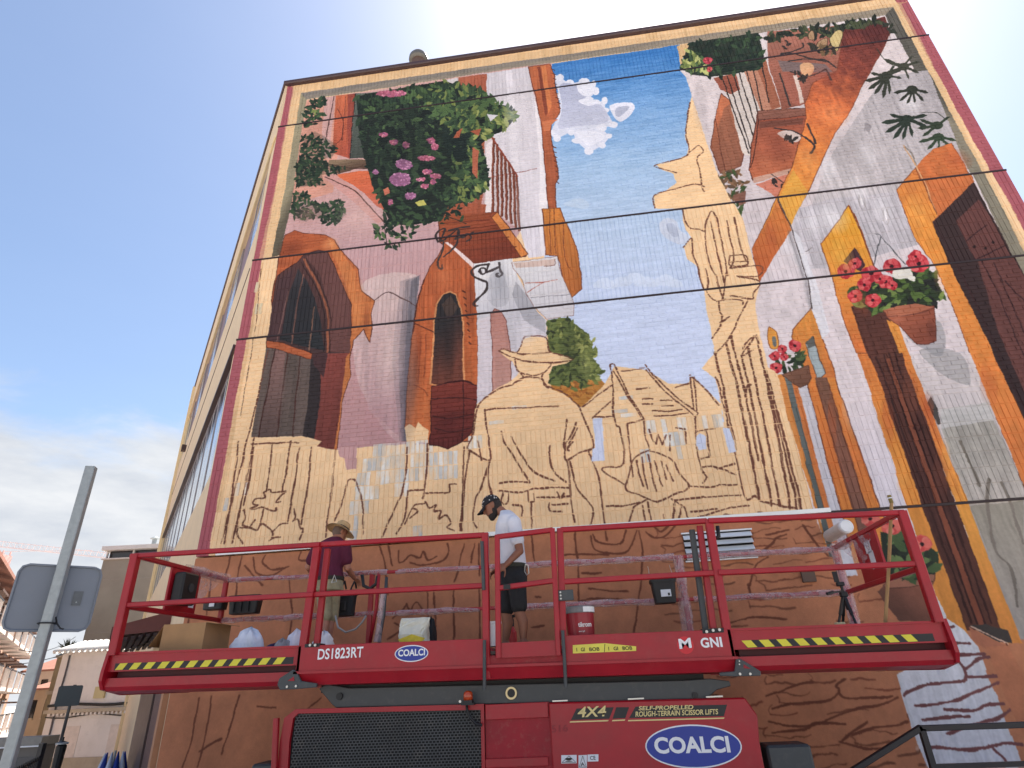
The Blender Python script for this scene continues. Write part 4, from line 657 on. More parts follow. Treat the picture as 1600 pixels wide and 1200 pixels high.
# fine brick-to-brick tone and worn paint
IMG *= (1+tone[..., None]*(1.0)); IMG *= 1+NB[..., None]*0.035+vn(3, 3, 77)[..., None]*0.03
np.clip(IMG, 0, 1, out=IMG)
img = bpy.data.images.new('mural_paint', IW, IH, alpha=False)
buf = np.ones((IH, IW, 4), np.float32); buf[..., :3] = IMG; img.pixels.foreach_set(buf.ravel()); img.update(); img.pack()
def mural_mat(name, bump, bscale):
    m = bpy.data.materials.new(name); m.use_nodes = True; t = m.node_tree; b = t.nodes['Principled BSDF']
    ge = N(t, 'ShaderNodeNewGeometry'); sp = N(t, 'ShaderNodeSeparateXYZ'); t.links.new(ge.outputs['Position'], sp.inputs[0])
    cb = N(t, 'ShaderNodeCombineXYZ')
    for ax, o0, o1, k in (('X', MX0, MX1, 0), ('Z', MZ0, MZ1, 1)):
        mr = N(t, 'ShaderNodeMapRange'); mr.inputs['From Min'].default_value = o0; mr.inputs['From Max'].default_value = o0+(IW if k == 0 else IH)/S
        t.links.new(sp.outputs[ax], mr.inputs['Value']); t.links.new(mr.outputs[0], cb.inputs[k])
    im = N(t, 'ShaderNodeTexImage', image=img, extension='EXTEND'); t.links.new(cb.outputs[0], im.inputs[0]); t.links.new(im.outputs[0], b.inputs['Base Color'])
    nz1 = N(t, 'ShaderNodeTexNoise', i_Scale=bscale, i_Detail=5.0); t.links.new(ge.outputs['Position'], nz1.inputs['Vector'])
    bp = N(t, 'ShaderNodeBump', i_Strength=bump, i_Distance=0.01); t.links.new(nz1.outputs['Fac'], bp.inputs['Height']); t.links.new(bp.outputs[0], b.inputs['Normal'])
    b.inputs['Roughness'].default_value = 0.82; b.inputs['Specular IOR Level'].default_value = 0.25
    return m
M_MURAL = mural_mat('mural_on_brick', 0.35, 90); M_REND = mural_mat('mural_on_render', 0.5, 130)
# ------------------------------------------------------------------ ground
def gz(x, y):
    t = min(1, max(0, (-7.5-x)/9.0)); s = t*t*(3-2*t); u = min(1, max(0, (y+4)/14.0))
    return -2.3*s*(0.35+0.65*u)
q = MB(); gx = [-900, -300, -120, -60, -40, -30, -24]+[-20+0.8*i for i in range(18)]+[-5, -2, 2, 6, 12, 20, 40, 80, 200, 900]; gy = [-900, -300, -80, -40, -20, -12, -8, -6, -4, -2, 0, 2, 4, 6, 8, 10, 12, 16, 20, 30, 45, 60, 100, 300, 900]
q.add([(x, y, gz(x, y)) for y in gy for x in gx], [(j*len(gx)+i, j*len(gx)+i+1, (j+1)*len(gx)+i+1, (j+1)*len(gx)+i) for j in range(len(gy)-1) for i in range(len(gx)-1)])
struct(q.build('ground', mat('paving', (186, 180, 172), .9, var=.18, scale=.6, bump=.25, bscale=40, dirt=.4)))
# ------------------------------------------------------------------ mural building
bld = thing('mural_building', 'four storey brick building whose front carries the half painted village street mural', 'building', (XL, 0, 0))
LV = [(Z4+GAP/2, Z3-GAP/2), (Z3+GAP/2, Z2-GAP/2), (Z2+GAP/2, Z1-GAP/2), (Z1+GAP/2, ZTOP-.06)]
for z0, z1 in LV:
    y = float(yoff(np.array((z0+z1)/2)))
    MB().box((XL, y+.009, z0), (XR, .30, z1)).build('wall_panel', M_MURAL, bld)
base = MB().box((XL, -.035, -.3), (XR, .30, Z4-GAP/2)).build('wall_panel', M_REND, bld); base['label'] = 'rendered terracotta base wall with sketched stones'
def brick_mesh(name, w, h, d=.02):
    q = MB(); c = .0035
    q.add([(0, 0, 0), (w, 0, 0), (w, 0, h), (0, 0, h), (c, -d, c), (w-c, -d, c), (w-c, -d, h-c), (c, -d, h-c)], [(4, 5, 6, 7), (0, 1, 5, 4), (1, 2, 6, 5), (2, 3, 7, 6), (3, 0, 4, 7)])
    me = bpy.data.meshes.new(name); me.from_pydata(q.v, [], q.f); me.materials.append(M_MURAL); return me
cx = (BR[:, 0]+BR[:, 1])/2; cz = (BR[:, 2]+BR[:, 3])/2
dist = cx**2+81+(cz-1.6)**2+np.where((cz < 4.1) | (np.abs(cx) > 3.5), 100, 0)
order = np.argsort(dist); single = set(order[:300].tolist())
cache = {}; vs = []; fs = []
for i, (x0, x1, z0, z1) in enumerate(BRICKS):
    y = float(yoff(np.array((z0+z1)/2)))+.0095; dp = .0078+float(np.clip(RNG.normal(0, .0012), -.003, .003))
    if i in single:
        key = (round(x1-x0, 3), round(z1-z0, 3), i % 3)
        if key not in cache: cache[key] = brick_mesh('brick', x1-x0, z1-z0, .0078+(i % 3-1)*.001)
        o = bpy.data.objects.new('brick', cache[key]); COL.objects.link(o); o.location = (x0, y, z0); put(o, bld)
    else:
        c = .0035; k = len(vs); t = RNG.normal(0, .0008, 4)
        vs += [(x0, y, z0), (x1, y, z0), (x1, y, z1), (x0, y, z1), (x0+c, y-dp+t[0], z0+c), (x1-c, y-dp+t[1], z0+c), (x1-c, y-dp+t[2], z1-c), (x0+c, y-dp+t[3], z1-c)]
        fs += [(k+4, k+5, k+6, k+7), (k, k+1, k+5, k+4), (k+1, k+2, k+6, k+5), (k+2, k+3, k+7, k+6), (k+3, k, k+4, k+7)]
me = bpy.data.meshes.new('brickwork'); me.from_pydata(vs, [], fs); me.materials.append(M_MURAL)
bw = bpy.data.objects.new('brickwork', me); COL.objects.link(bw); put(bw, bld); bw['kind'] = 'stuff'
for zj in (Z1, Z2, Z3, Z4):
    yl = float(yoff(np.array(zj-.1))); x_ = XR+.004 if zj > Z4 else XR; x0_ = XL-.004 if zj > Z4 else PY(1296, 806, -.06).x
    MB().box((x0_, min(yl, float(yoff(np.array(zj+.1))))-.006, zj-.019), (x_, .09, zj+.016)).build('joint_profile', mat('joint_profile', (44, 28, 28), .6, var=.2), bld)
# body, side walls, roof
SD = Vector((-0.624, 0.781, 0)); L2 = 18.7; SN = Vector((-0.781, -0.624, 0))
A2 = Vector((XL, 0, 0)); E2 = A2+SD*L2
M_BEIGE = mat('beige_render', (214, 190, 158), .85, var=.08, scale=2.5, bump=.15, bscale=80, dirt=.15)
M_CREAM = mat('cream_band', (226, 204, 162), .8, var=.06, scale=3, dirt=.1)
M_DARK = mat('dark_joint', (42, 34, 34), .8, var=.1); M_BROWN = mat('dark_brown_metal', (66, 44, 42), .45, var=.1, scale=8)
inn = .25
foot = [Vector((XL+.12, inn, 0)), Vector((XR-.25, inn, 0)), Vector((XR-.25, 13, 0)), Vector((E2.x+.3, E2.y+.0, 0)), Vector((E2.x+.3, E2.y-.1, 0))]
foot = [Vector((XL+.30, .10, -2.4)), Vector((XR-.06, .10, -2.4)), Vector((XR-.06, 15, -2.4)), E2+Vector((2.0, .6, -2.4)), E2-SN*.3+Vector((0, 0, -2.4))]
MB().prism(foot, (0, 0, ZTOP+2.3)).build('core', M_DARK, bld)
MB().box((XR-.05, .301, -.3), (XR, 15, ZTOP-.07)).build('wall_panel', M_BEIGE, bld)
# coping on front and side
M_COP = mat('coping', (70, 52, 54), .5, var=.15, scale=5)
MB().bar((XL-.03, .12, ZTOP-.005), (XR+.03, .12, ZTOP-.005), .34, .11, ch=.02).build('coping', M_COP, bld)
MB().bar(A2-SN*.10+Vector((0, 0, ZTOP-.008)), E2-SN*.10+Vector((0, 0, ZTOP-.008)), .30, .10, ch=.02).build('coping', M_COP, bld)
MB().prism([Vector((XL+.5, .25, ZTOP-.07)), Vector((XR-.2, .25, ZTOP-.07)), Vector((XR-.2, 15, ZTOP-.07)), E2+Vector((2, .5, ZTOP-.07)), E2-SN*.25+Vector((0, 0, ZTOP-.07))], (0, 0, .04)).build('roof', mat('roof_felt', (120, 112, 104), .9), bld)
# side wall: bands along SD, u metres from the corner
def sbox(u0, u1, z0, z1, d0, d1, name, m, par=None):
    a = A2+SD*u0; b = A2+SD*u1
    q = MB(); q.prism([a+SN*d0+Vector((0, 0, z0)), b+SN*d0+Vector((0, 0, z0)), b+SN*d0+Vector((0, 0, z1)), a+SN*d0+Vector((0, 0, z1))], SN*(d1-d0)); return q.build(name, m, par if par is not None else bld)
for z0, z1 in ((-.3, 2.35), (2.35+.02, 5.05), (Z3+.02, Z2-.02), (Z2+.01, 10.6), (Z1-.35, ZTOP-.06)): sbox(.02, L2, z0, z1, -.22, 0.0, 'wall_panel', M_BEIGE)
for z0, z1 in ((5.05, Z3+.02), (10.6, Z1-.35)):
    sbox(.02, .55, z0, z1, -.22, -.01, 'pier', M_BEIGE); sbox(L2-.8, L2, z0, z1, -.22, -.01, 'pier', M_CREAM)
    sbox(.55, L2-.8, z0, z1, -.26, -.20, 'window_backing', M_DARK)
sbox(0, L2, Z1-.36, Z1-.30, 0, .03, 'string_course', M_CREAM); sbox(L2-.35, L2, -.3, ZTOP-.1, 0.002, .10, 'corner_strip', M_CREAM)
sbox(0.3, L2-.5, Z2-.02, Z2+.012, -.05, .012, 'joint_line', M_BROWN); sbox(.2, L2-.8, Z3-.06, Z3+.02, -.05, .05, 'window_hood', M_BROWN)
M_GLASS = mat('window_glass', (150, 160, 172), .06, var=.05, spec=.9, metal=.85); M_FRAME = mat('window_frame', (150, 140, 142), .4, var=.08); M_WFR = mat('white_frame', (214, 214, 216), .4, var=.04); M_SHUT = mat('mauve_shutter', (128, 104, 108), .6, var=.14, scale=9)
for z0, z1 in ((5.08, Z3-.06), (10.62, Z1-.37)):
    n = 9; wd = (L2-1.35)/n
    for k in range(n):
        u = .55+k*wd
        if z0 > 9 and k % 2: sbox(u+.03, u+wd-.03, z0, z1, -.16, -.09, 'shutter', M_SHUT); continue
        f = sbox(u+.02, u+wd-.02, z0, z0+.06, -.15, -.05, 'window', M_WFR)
        sbox(u+.02, u+wd-.02, z1-.06, z1, -.15, -.05, 'frame', M_FRAME, f); sbox(u+.02, u+.08, z0+.06, z1-.06, -.15, -.05, 'frame', M_FRAME, f); sbox(u+wd-.08, u+wd-.02, z0+.06, z1-.06, -.15, -.05, 'frame', M_FRAME, f); sbox(u+wd/2-.03, u+wd/2+.03, z0+.06, z1-.06, -.149, -.06, 'frame', M_WFR, f)
        sbox(u+.08, u+wd-.08, z0+.06, z1-.06, -.09, -.062, 'pane', M_GLASS, f)
sbox(13.8, 14.1, 10.0, 10.2, 0, .16, 'wall_lamp', M_BROWN)
# ground floor of the side: doorway shutter, awning
sbox(1.1, 2.6, -.2, 2.2, 0.001, .05, 'roller_shutter', mat('brown_shutter', (82, 56, 58), .6, var=.12, scale=2, stretch=(1, 1, 14)))
sbox(.35, .75, -.3, 2.34, 0.001, .08, 'pilaster', mat('pilaster_paint', (178, 130, 98), .85, var=.12))
aw = MB(); M_AW = mat('awning_paint', (104, 58, 54), .6, var=.15)
a = A2+SD*3.2; b = A2+SD*7.6
aw.prism([a+Vector((0, 0, 2.75)), a+SN*.95+Vector((0, 0, 2.64)), a+SN*.95+Vector((0, 0, 2.80)), a+Vector((0, 0, 3.1))], SD*4.4)
awn = aw.build('awning', M_AW, bld); awn['label'] = 'dark red brown awning over the side entrance'
for k in range(7):
    o = SN*(.10+.12*k); MB().bar(a+o+Vector((0, 0, 2.70-.02*k)), b+o+Vector((0, 0, 2.70-.02*k)), .07, .05).build('slat', mat('awning_slat', (48, 30, 32), .6), awn)
sbox(3.4, 8.2, .1, 2.3, 0.001, .04, 'shop_front', mat('shop_dark', (58, 44, 46), .4, var=.2))
# white flashing above the base
MB().bar((XL+.35, -.062, Z4+.035), (PY(1300, 806, -.06).x, -.062, Z4+.030), .03, .06).build('flashing', mat('white_flashing', (236, 236, 234), .5, var=.04), bld)
# louvre vent
v0 = PY(1066, 835, -.04); v1 = PY(1172, 868, -.04); xa, xb = v0.x, PY(1172, 830, -.04).x; za, zb = 2.72, PY(1120, 832, -.04).z
za = PY(1120, 874, -.04).z
lv_ = MB().box((xa, -.034, za), (xb, -.045, zb)).build('vent_backing', mat('vent_dark', (16, 16, 16), .8), bld)
ns = 4; hh = (zb-za)/ns; M_LOU = mat('white_louvre', (222, 224, 226), .35, var=.06, metal=.2)
lou = MB().box((xa-.02, -.085, za-.02), (xb+.02, -.046, za)).box((xa-.02, -.085, zb), (xb+.02, -.046, zb+.02)).build('louvre_vent', M_LOU, bld)
for k in range(ns):
    z = za+k*hh; MB().prism([(xa, -.115, z+.01), (xa, -.10, z+.005), (xa, -.05, z+hh*.78), (xa, -.065, z+hh*.80)], (xb-xa, 0, 0)).build('slat', M_LOU, lou)
# vent pipe sticking out of the wall, junction box, roof ventilator
p0 = PY(1296, 838, -.03); pr_ = .085; pv = MB(); pv.lathe([(pr_, 0), (pr_, .62), (pr_*.86, .62), (pr_*.86, .60)], p0, 20, (0, -1, 0)); pv.build('vent_pipe', mat('white_pipe', (206, 202, 196), .45, var=.06, dirt=.3), bld, smooth=False)
cap = MB(); cap.lathe([(pr_*1.07, 0), (pr_*1.07, .05), (pr_*.9, .07)], p0+Vector((0, -.585, 0)), 20, (0, -1, 0)); cap.build('pipe_cap', mat('white_cap', (226, 226, 228), .4), bld)
jb = PY(1262, 898, -.04); MB().box((jb.x-.09, -.075, jb.z-.1), (jb.x+.09, -.036, jb.z+.1)).build('junction_box', mat('grey_brown_plate', (92, 70, 58), .6), bld, bevel=.006)
rv = thing('roof_ventilator', 'round metal roof ventilator with domed cap above the mural roof edge', 'ventilator', (0, 0, 0))
vc = PY(654, 95, .6); rv.location = (vc.x, .6, ZTOP-.03); WLOC[rv.name] = rv.location.copy()
top = vc.z; rr = .22
MB().lathe([(rr*.8, ZTOP-.03), (rr*.8, top-.03)], (vc.x, .6, 0), 20).build('duct', mat('rust_duct', (96, 74, 64), .6, dirt=.4), rv)
MB().lathe([(rr*1.05, top-.05), (rr*1.12, top+.02), (rr*1.08, top+.11), (rr*.85, top+.2), (rr*.45, top+.25), (.01, top+.265)], (vc.x, .6, 0), 24).build('cap', mat('zinc_cap', (112, 108, 102), .45, metal=.4), rv, smooth=True)
# ------------------------------------------------------------------ scissor lift (platform lowered, both decks run out)
YF, YB = -2.80, -1.02
M_RED = mat('red_paint', (162, 16, 33), .38, var=.16, scale=3.5, dirt=.07, bump=.03, bscale=300, spec=.5)
M_RED2 = mat('red_paint_worn', (152, 20, 36), .5, var=.2, scale=5, dirt=.25, spec=.4)
M_GREY = mat('dark_grey_paint', (62, 66, 68), .45, var=.12, scale=5, dirt=.12); M_BLK = mat('black_plastic', (26, 26, 28), .5, var=.15, scale=7); M_BOLT = mat('zinc_bolt', (196, 194, 188), .35, metal=.7, var=.1)
M_FILM = None
lift = thing('scissor_lift', 'red rough terrain scissor lift with both platform extensions run out before the mural', 'scissor lift', (-.9, -2.0, 0))
def film_mat():
    m = bpy.data.materials.new('plastic_film'); m.use_nodes = True; t = m.node_tree; b = t.nodes['Principled BSDF']
    tcn = N(t, 'ShaderNodeTexCoord'); n1 = N(t, 'ShaderNodeTexNoise', i_Scale=7.0, i_Detail=5.0, i_Roughness=.6); n1.inputs['Distortion'].default_value = .8; t.links.new(tcn.outputs['Object'], n1.inputs[0])
    mr = N(t, 'ShaderNodeMapRange'); mr.inputs['From Min'].default_value = .3; mr.inputs['From Max'].default_value = .75; mr.inputs['To Min'].default_value = .16; mr.inputs['To Max'].default_value = .58
    t.links.new(n1.outputs['Fac'], mr.inputs[0]); t.links.new(mr.outputs[0], b.inputs['Alpha'])
    b.inputs['Base Color'].default_value = srgb((222, 200, 204))+(1,); b.inputs['Roughness'].default_value = .25
    bp = N(t, 'ShaderNodeBump', i_Strength=.9, i_Distance=.03); t.links.new(n1.outputs['Fac'], bp.inputs['Height']); t.links.new(bp.outputs[0], b.inputs['Normal'])
    return m
M_FILM = film_mat()
def on(x, y, Y=YF): return PY(x, y, Y)
def rail(pts, name='rail', w=.052, m=None, par=None, ext=.0, Y=YF):
    q = MB()
    for a, b in zip(pts[:-1], pts[1:]): q.bar(a, b, w, w, ext=ext, ch=.008)
    return q.build(name, m or M_RED, par if par is not None else lift)
def deckz(x): return 1.885-0.0145*(x+0.9)
# z of the front edges as measured along the deck
def ztoe(x): return 2.015-0.0148*(x+4.9)
def zrail(x): return 3.012-0.0143*(x+4.94)
def zmid(x): return 2.50-0.0143*(x+4.94)
XA, XB, XM0, XM1 = -4.98, 3.14, -2.93, PY(1146, 1010, -2.8).x         # extension ends, main deck ends
# --- decks
M_DECK = mat('deck_plate', (92, 84, 80), .6, metal=.4, var=.2, scale=6, dirt=.3, bump=.3, bscale=25)
def slope_box(x0, x1, y0, y1, za, zb, name, m, fz=ztoe, bevel=0.0):
    """box whose top and bottom follow the slight tilt of the platform; za, zb relative to the toe board top"""
    q = MB(); q.add([(x0, y0, fz(x0)+za), (x1, y0, fz(x1)+za), (x1, y1, fz(x1)+za), (x0, y1, fz(x0)+za), (x0, y0, fz(x0)+zb), (x1, y0, fz(x1)+zb), (x1, y1, fz(x1)+zb), (x0, y1, fz(x0)+zb)],
                    [(0,3,2,1),(4,5,6,7),(0,1,5,4),(1,2,6,5),(2,3,7,6),(3,0,4,7)])
    return q.build(name, m, lift, bevel=bevel)
slope_box(XM0+.02, XM1-.02, YF+.05, YB-.03, -.13, -.10, 'deck_floor', M_DECK)
for x0, x1 in ((XA+.05, XM0+.015), (XM1-.015, XB-.05)): slope_box(x0, x1, YF+.08, YB-.06, -.145, -.115, 'extension_floor', M_DECK)
# extension beams: toe board with hazard tape, dark slot, lower channel with sloping underside
for side, (x0, x1) in (('l', (XA, XM0)), ('r', (XM1, XB))):
    slope_box(x0, x1, YF+.02, YF+.05, -.165, 0.0, 'toe_board', M_RED); slope_box(x0, x1, YF+.005, YF+.06, -.004, .016, 'toe_lip', M_RED)
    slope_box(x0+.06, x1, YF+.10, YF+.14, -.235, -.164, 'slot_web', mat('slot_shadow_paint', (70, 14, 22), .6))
    q = MB(); z = ztoe
    prof = [(YF+.02, -.225), (YF+.02, -.305), (YF+.055, -.345), (YF+.30, -.375), (YF+.30, -.225)]
    q.loft([[(x, y, z(x)+d) for y, d in prof] for x in (x0, x1)]); q.build('channel', M_RED, lift)
    prof = [(YB+.02, -.02), (YB+.02, -.305), (YB-.30, -.375), (YB-.30, -.24), (YB-.03, -.2), (YB-.03, -.02)]
    q = MB(); q.loft([[(x, y, z(x)+d) for y, d in prof] for x in (x0, x1)]); q.build('rear_channel', M_RED, lift)
    slope_box(x0+.05, x1, YF+.30, YB-.30, -.30, -.27, 'pan', M_RED2)
    xe = x0 if side == 'l' else x1; s = -1 if side == 'l' else 1
    q = MB(); q.prism([(xe+s*.002, y, z(xe)+d) for y, d in ((YF-.004, .03), (YF-.03, -.17), (YF-.03, -.25), (YF+.02, -.33), (YF+.32, -.385), (YB-.30, -.385), (YB+.03, -.31), (YB+.03, .02))], (s*.035, 0, 0)); q.build('end_plate', M_RED, lift)
    # hazard tape: yellow and black lozenges
    ya = YF+.0185; xs, xf = (x0+.07, x1-.05) if side == 'l' else (x0+.12, x1-.11)
    tp = MB(); tp.add([(xs, ya, z(xs)-.152), (xf, ya, z(xf)-.152), (xf, ya, z(xf)-.088), (xs, ya, z(xs)-.088)], [(0, 1, 2, 3)]); tape = tp.build('hazard_tape', mat('tape_black', (30, 29, 30), .5), lift)
    st = .155; k = 0; x = xs+.01; MY = mat('tape_yellow', (222, 208, 58), .5, var=.08)
    while x+.13 < xf:
        sk = .045 if side == 'l' else -.045
        q = MB(); q.add([(x, ya-.0015, z(x)-.150), (x+.085, ya-.0015, z(x)-.150), (x+.085+sk, ya-.0015, z(x)-.090), (x+sk, ya-.0015, z(x)-.090)], [(0, 1, 2, 3)])
        q.build('tape_stripe', MY, tape); x += st
# main deck beam
slope_box(XM0, PY(755, 1010, YF).x, YF-.012, YF+.02, -.225, .01, 'toe_board', M_RED, bevel=.004); slope_box(PY(882, 1010, YF).x, XM1, YF-.012, YF+.02, -.225, .01, 'toe_board', M_RED, bevel=.004)
slope_box(PY(755, 1010, YF).x, PY(882, 1010, YF).x, YF+.01, YF+.03, -.225, -.14, 'toe_board', M_RED2)
slope_box(XM0-.01, XM1+.01, YF-.045, YF+.06, -.245, -.222, 'flange', M_RED)
q = MB(); q.loft([[(x, y, ztoe(x)+d) for y, d in ((YF-.02, -.245), (YF+.03, -.345), (YF+.30, -.36), (YF+.30, -.245))] for x in (XM0, XM1)]); q.build('side_beam', M_RED, lift)
q = MB(); q.loft([[(x, y, ztoe(x)+d) for y, d in ((YB+.03, 0), (YB+.03, -.345), (YB-.3, -.36), (YB-.3, -.25), (YB, -.2), (YB, 0))] for x in (XM0, XM1)]); q.build('side_beam', M_RED, lift)
slope_box(XM0+.05, XM1-.05, YF+.3, YB-.3, -.33, -.30, 'pan', M_RED2)
for x, s in ((XM0, 1), (XM1, -1)): slope_box(x, x+s*.03, YF-.012, YB+.02, -.24, .012, 'end_web', M_RED)
# --- guard rails, near side
def post(x0p, y0p, x1p, y1p, Y=YF, w=.06, m=None, name='post'): return rail([on(x0p, y0p, Y), on(x1p, y1p, Y)], name, w, m)
TL, TR = on(213, 869), on(1408, 801)
rail([on(205, 869), on(500, 851)], 'top_rail'); rail([on(191, 946), on(490, 929)], 'mid_rail')
post(213, 866, 177, 1024, w=.085); post(497, 848, 474, 1012, w=.075, Y=YF+.03); post(512, 858, 495, 1008, YF+.10, .06)
rail([on(500, 851, YF+.03), on(757, 836, YF+.03)], 'top_rail'); rail([on(492, 929, YF+.03), on(757, 915, YF+.03)], 'mid_rail')
post(758, 833, 761, 1060, YF+.03, .07); post(753, 846, 756, 922, YF-.01, .035, M_GREY, 'latch_tube')
post(875, 826, 880, 1000, YF+.03, .065); rail([on(876, 828, YF+.03), on(1104, 814, YF+.03)], 'top_rail'); rail([on(882, 909, YF+.03), on(1120, 895, YF+.03)], 'mid_rail')
post(1107, 812, 1138, 1000, YF+.03, .075); post(1093, 822, 1115, 985, YF+.10, .06); post(1081, 828, 1103, 988, YF+.16, .055, M_GREY)
rail([on(1107, 814), on(1412, 801)], 'top_rail'); rail([on(1122, 895), on(1428, 881)], 'mid_rail'); post(1408, 799, 1466, 972, w=.08)
# grey latch legs that hang below the deck
for l in ([(757,1000),(757,1040),(757,1078)], [(879,985),(882,1030),(884,1074)]): MB().tube([on(x, y, YF-.065) for x, y in l], .017, 8).build('latch_leg', M_GREY, lift)
# --- gate
GY = YF-.03
gate = rail([on(777, 839, GY), on(864, 828, GY)], 'gate', .05); gate['label'] = 'hinged red entry gate in the middle of the platform side'
rail([on(777, 836, GY), on(779, 1028, GY)], 'gate_post', .052, par=gate); rail([on(863, 826, GY), on(873, 1024, GY)], 'gate_post', .052, par=gate); rail([on(780, 919, GY), on(868, 907, GY)], 'gate_rail', .05, par=gate)
q = MB(); q.prism([on(779, 1005, GY), on(872, 1000, GY), on(873, 1024, GY), on(779, 1028, GY)], (0, .02, 0)); q.build('kick_panel', M_RED, gate)
q = MB(); a = on(792, 917, GY-.03); q.box((a.x-.035, a.y-.004, a.z-.024), (a.x+.035, a.y, a.z+.024)); q.build('catch_plate', M_BLK, gate)
a = on(884, 930, YF-.03); MB().box((a.x-.075, a.y, a.z-.05), (a.x+.075, a.y+.02, a.z+.05)).build('hinge_plate', M_GREY, lift, bevel=.004)
for dx, dz in ((-.05, .03), (-.05, 0), (-.05, -.03)): MB().lathe([(.009, 0), (.009, .008)], a+Vector((dx, 0, dz)), 8, (0, -1, 0)).build('bolt', M_BOLT, lift)
# --- end rails and far side
zf, zm = zrail, zmid
for s, xe in ((-1, XA+.06), (1, XB-.06)):
    Y0 = YF+.02
    rail([(xe, Y0, zf(xe)-.005), (xe, YB, zf(xe)-.005)], 'end_rail'); rail([(xe, Y0, zm(xe)-.02), (xe, YB, zm(xe)-.02)], 'end_rail')
    rail([(xe, YB, zf(xe)+.02), (xe, YB, ztoe(xe)-.02)], 'post', .06)
    e = MB().box((xe-.012, -2.20, zm(xe)+.0), (xe+.012, -1.62, zf(xe)-.03)).build('end_panel', M_RED, lift)
def far(x0, x1, fz, n): return rail([(x0, YB, fz(x0)-.02), (x1, YB, fz(x1)-.02)], n, .042)
for fz, n in ((zf, 'top_rail'), (zm, 'mid_rail')): far(XA+.06, XB-.06, fz, n)
for x in (XM0+.08, XM1-.1): rail([(x, YB+.01, zf(x)), (x, YB+.01, ztoe(x)-.05)], 'post', .06)
def wrap(p0, p1, r=.040, seed=0):
    rg_ = random.Random(seed); p0 = Vector(p0); p1 = Vector(p1); n = max(4, int((p1-p0).length/.14)); pts = []; rs = []
    for i in range(n+1):
        t = i/n; p = p0.lerp(p1, t); pts.append(p+Vector((rg_.uniform(-.006, .006), rg_.uniform(-.006, .006), rg_.uniform(-.012, .006)))); rs.append(r*rg_.uniform(.72, 1.08))
    MB().tube(pts, rs, 9, cap=False).build('plastic_wrap', M_FILM, lift, smooth=True)
wrap((XA+.1, YB, zf(-4.9)-.02), (XM0+.3, YB, zf(XM0)-.02), seed=1); wrap((XM0+.4, YB, zf(XM0)-.02), (-1.4, YB, zf(-1.4)-.02), seed=2); wrap((-1.25, YB, zf(-1.2)-.02), (XM1-.15, YB, zf(1)-.02), .046, 3); wrap((XM1, YB, zf(1)-.02), (XB-.1, YB, zf(3)-.02), .048, 4)
wrap((XA+.1, YB, zm(-4.9)-.02), (-1.4, YB, zm(-1.4)-.02), seed=5); wrap((-1.2, YB, zm(-1.2)-.02), (.8, YB, zm(1)-.02), .048, 6); wrap((XM1, YB, zm(1)-.02), (XB-.1, YB, zm(3)-.02), .045, 7)
wrap((XM1-.1, YB, zf(1)), (XM1-.13, YB, ztoe(1)), .075, 8); wrap((XB-.06, YB, zf(3)), (XB-.06, YB, ztoe(3)), .065, 9); wrap((XB-.06, YB, zf(3)), (XB-.06, -1.55, zf(3)), .07, 10); wrap((XA+.06, YB, zf(-5)), (XA+.06, -1.9, zf(-5)), .075, 11)
# loose sheets of film hanging from the end rails
for xe, y0, y1, sg in ((XA+.045, -2.05, -1.2, 1), (XB-.075, -2.1, -1.35, -1)):
    q = MB(); n, m_ = 12, 7; vs_ = []
    for i in range(n):
        for j in range(m_):
            t = i/(n-1); d = j/(m_-1)*(.10+.22*math.sin(t*math.pi)); vs_.append((xe+sg*.02*math.sin(i*1.9+j), y0+(y1-y0)*t, zf(xe)-.0-d+.01*math.sin(i*2.3)))
    q.add(vs_, [(i*m_+j, i*m_+j+1, (i+1)*m_+j+1, (i+1)*m_+j) for i in range(n-1) for j in range(m_-1)]); q.build('plastic_sheet', M_FILM, lift, smooth=True)
# control box on the left end panel, sticker papers
xe = XA+.06
MB().box((xe+.02, -2.16, zm(xe)+.07), (xe+.16, -1.86, zf(xe)-.08)).build('control_box', M_BLK, lift, bevel=.02)
MB().lathe([(.05, 0), (.05, .01)], (xe+.162, -2.0, zf(xe)-.25), 16, (1, 0, 0)).build('control_dial', mat('dial_grey', (58, 60, 62), .5), lift)
MW = mat('white_sticker', (222, 224, 228), .5, var=.05)
for k, (yy, zz, hy, hz) in enumerate(((-1.79, .22, .055, .10), (-1.72, .05, .05, .08))): MB().box((xe+.0125, yy-hy, zm(xe)+zz-hz+.1), (xe+.0145, yy+hy, zm(xe)+zz+hz+.1)).build('sticker', MW, lift)
xr = XB-.06
for k, (yy, zz, hy, hz) in enumerate(((-1.95, .34, .07, .06), (-1.98, .2, .06, .09))): MB().box((xr-.0145, yy-hy, zm(xr)+zz-hz), (xr-.0125, yy+hy, zm(xr)+zz+hz)).build('sticker', MW, lift)
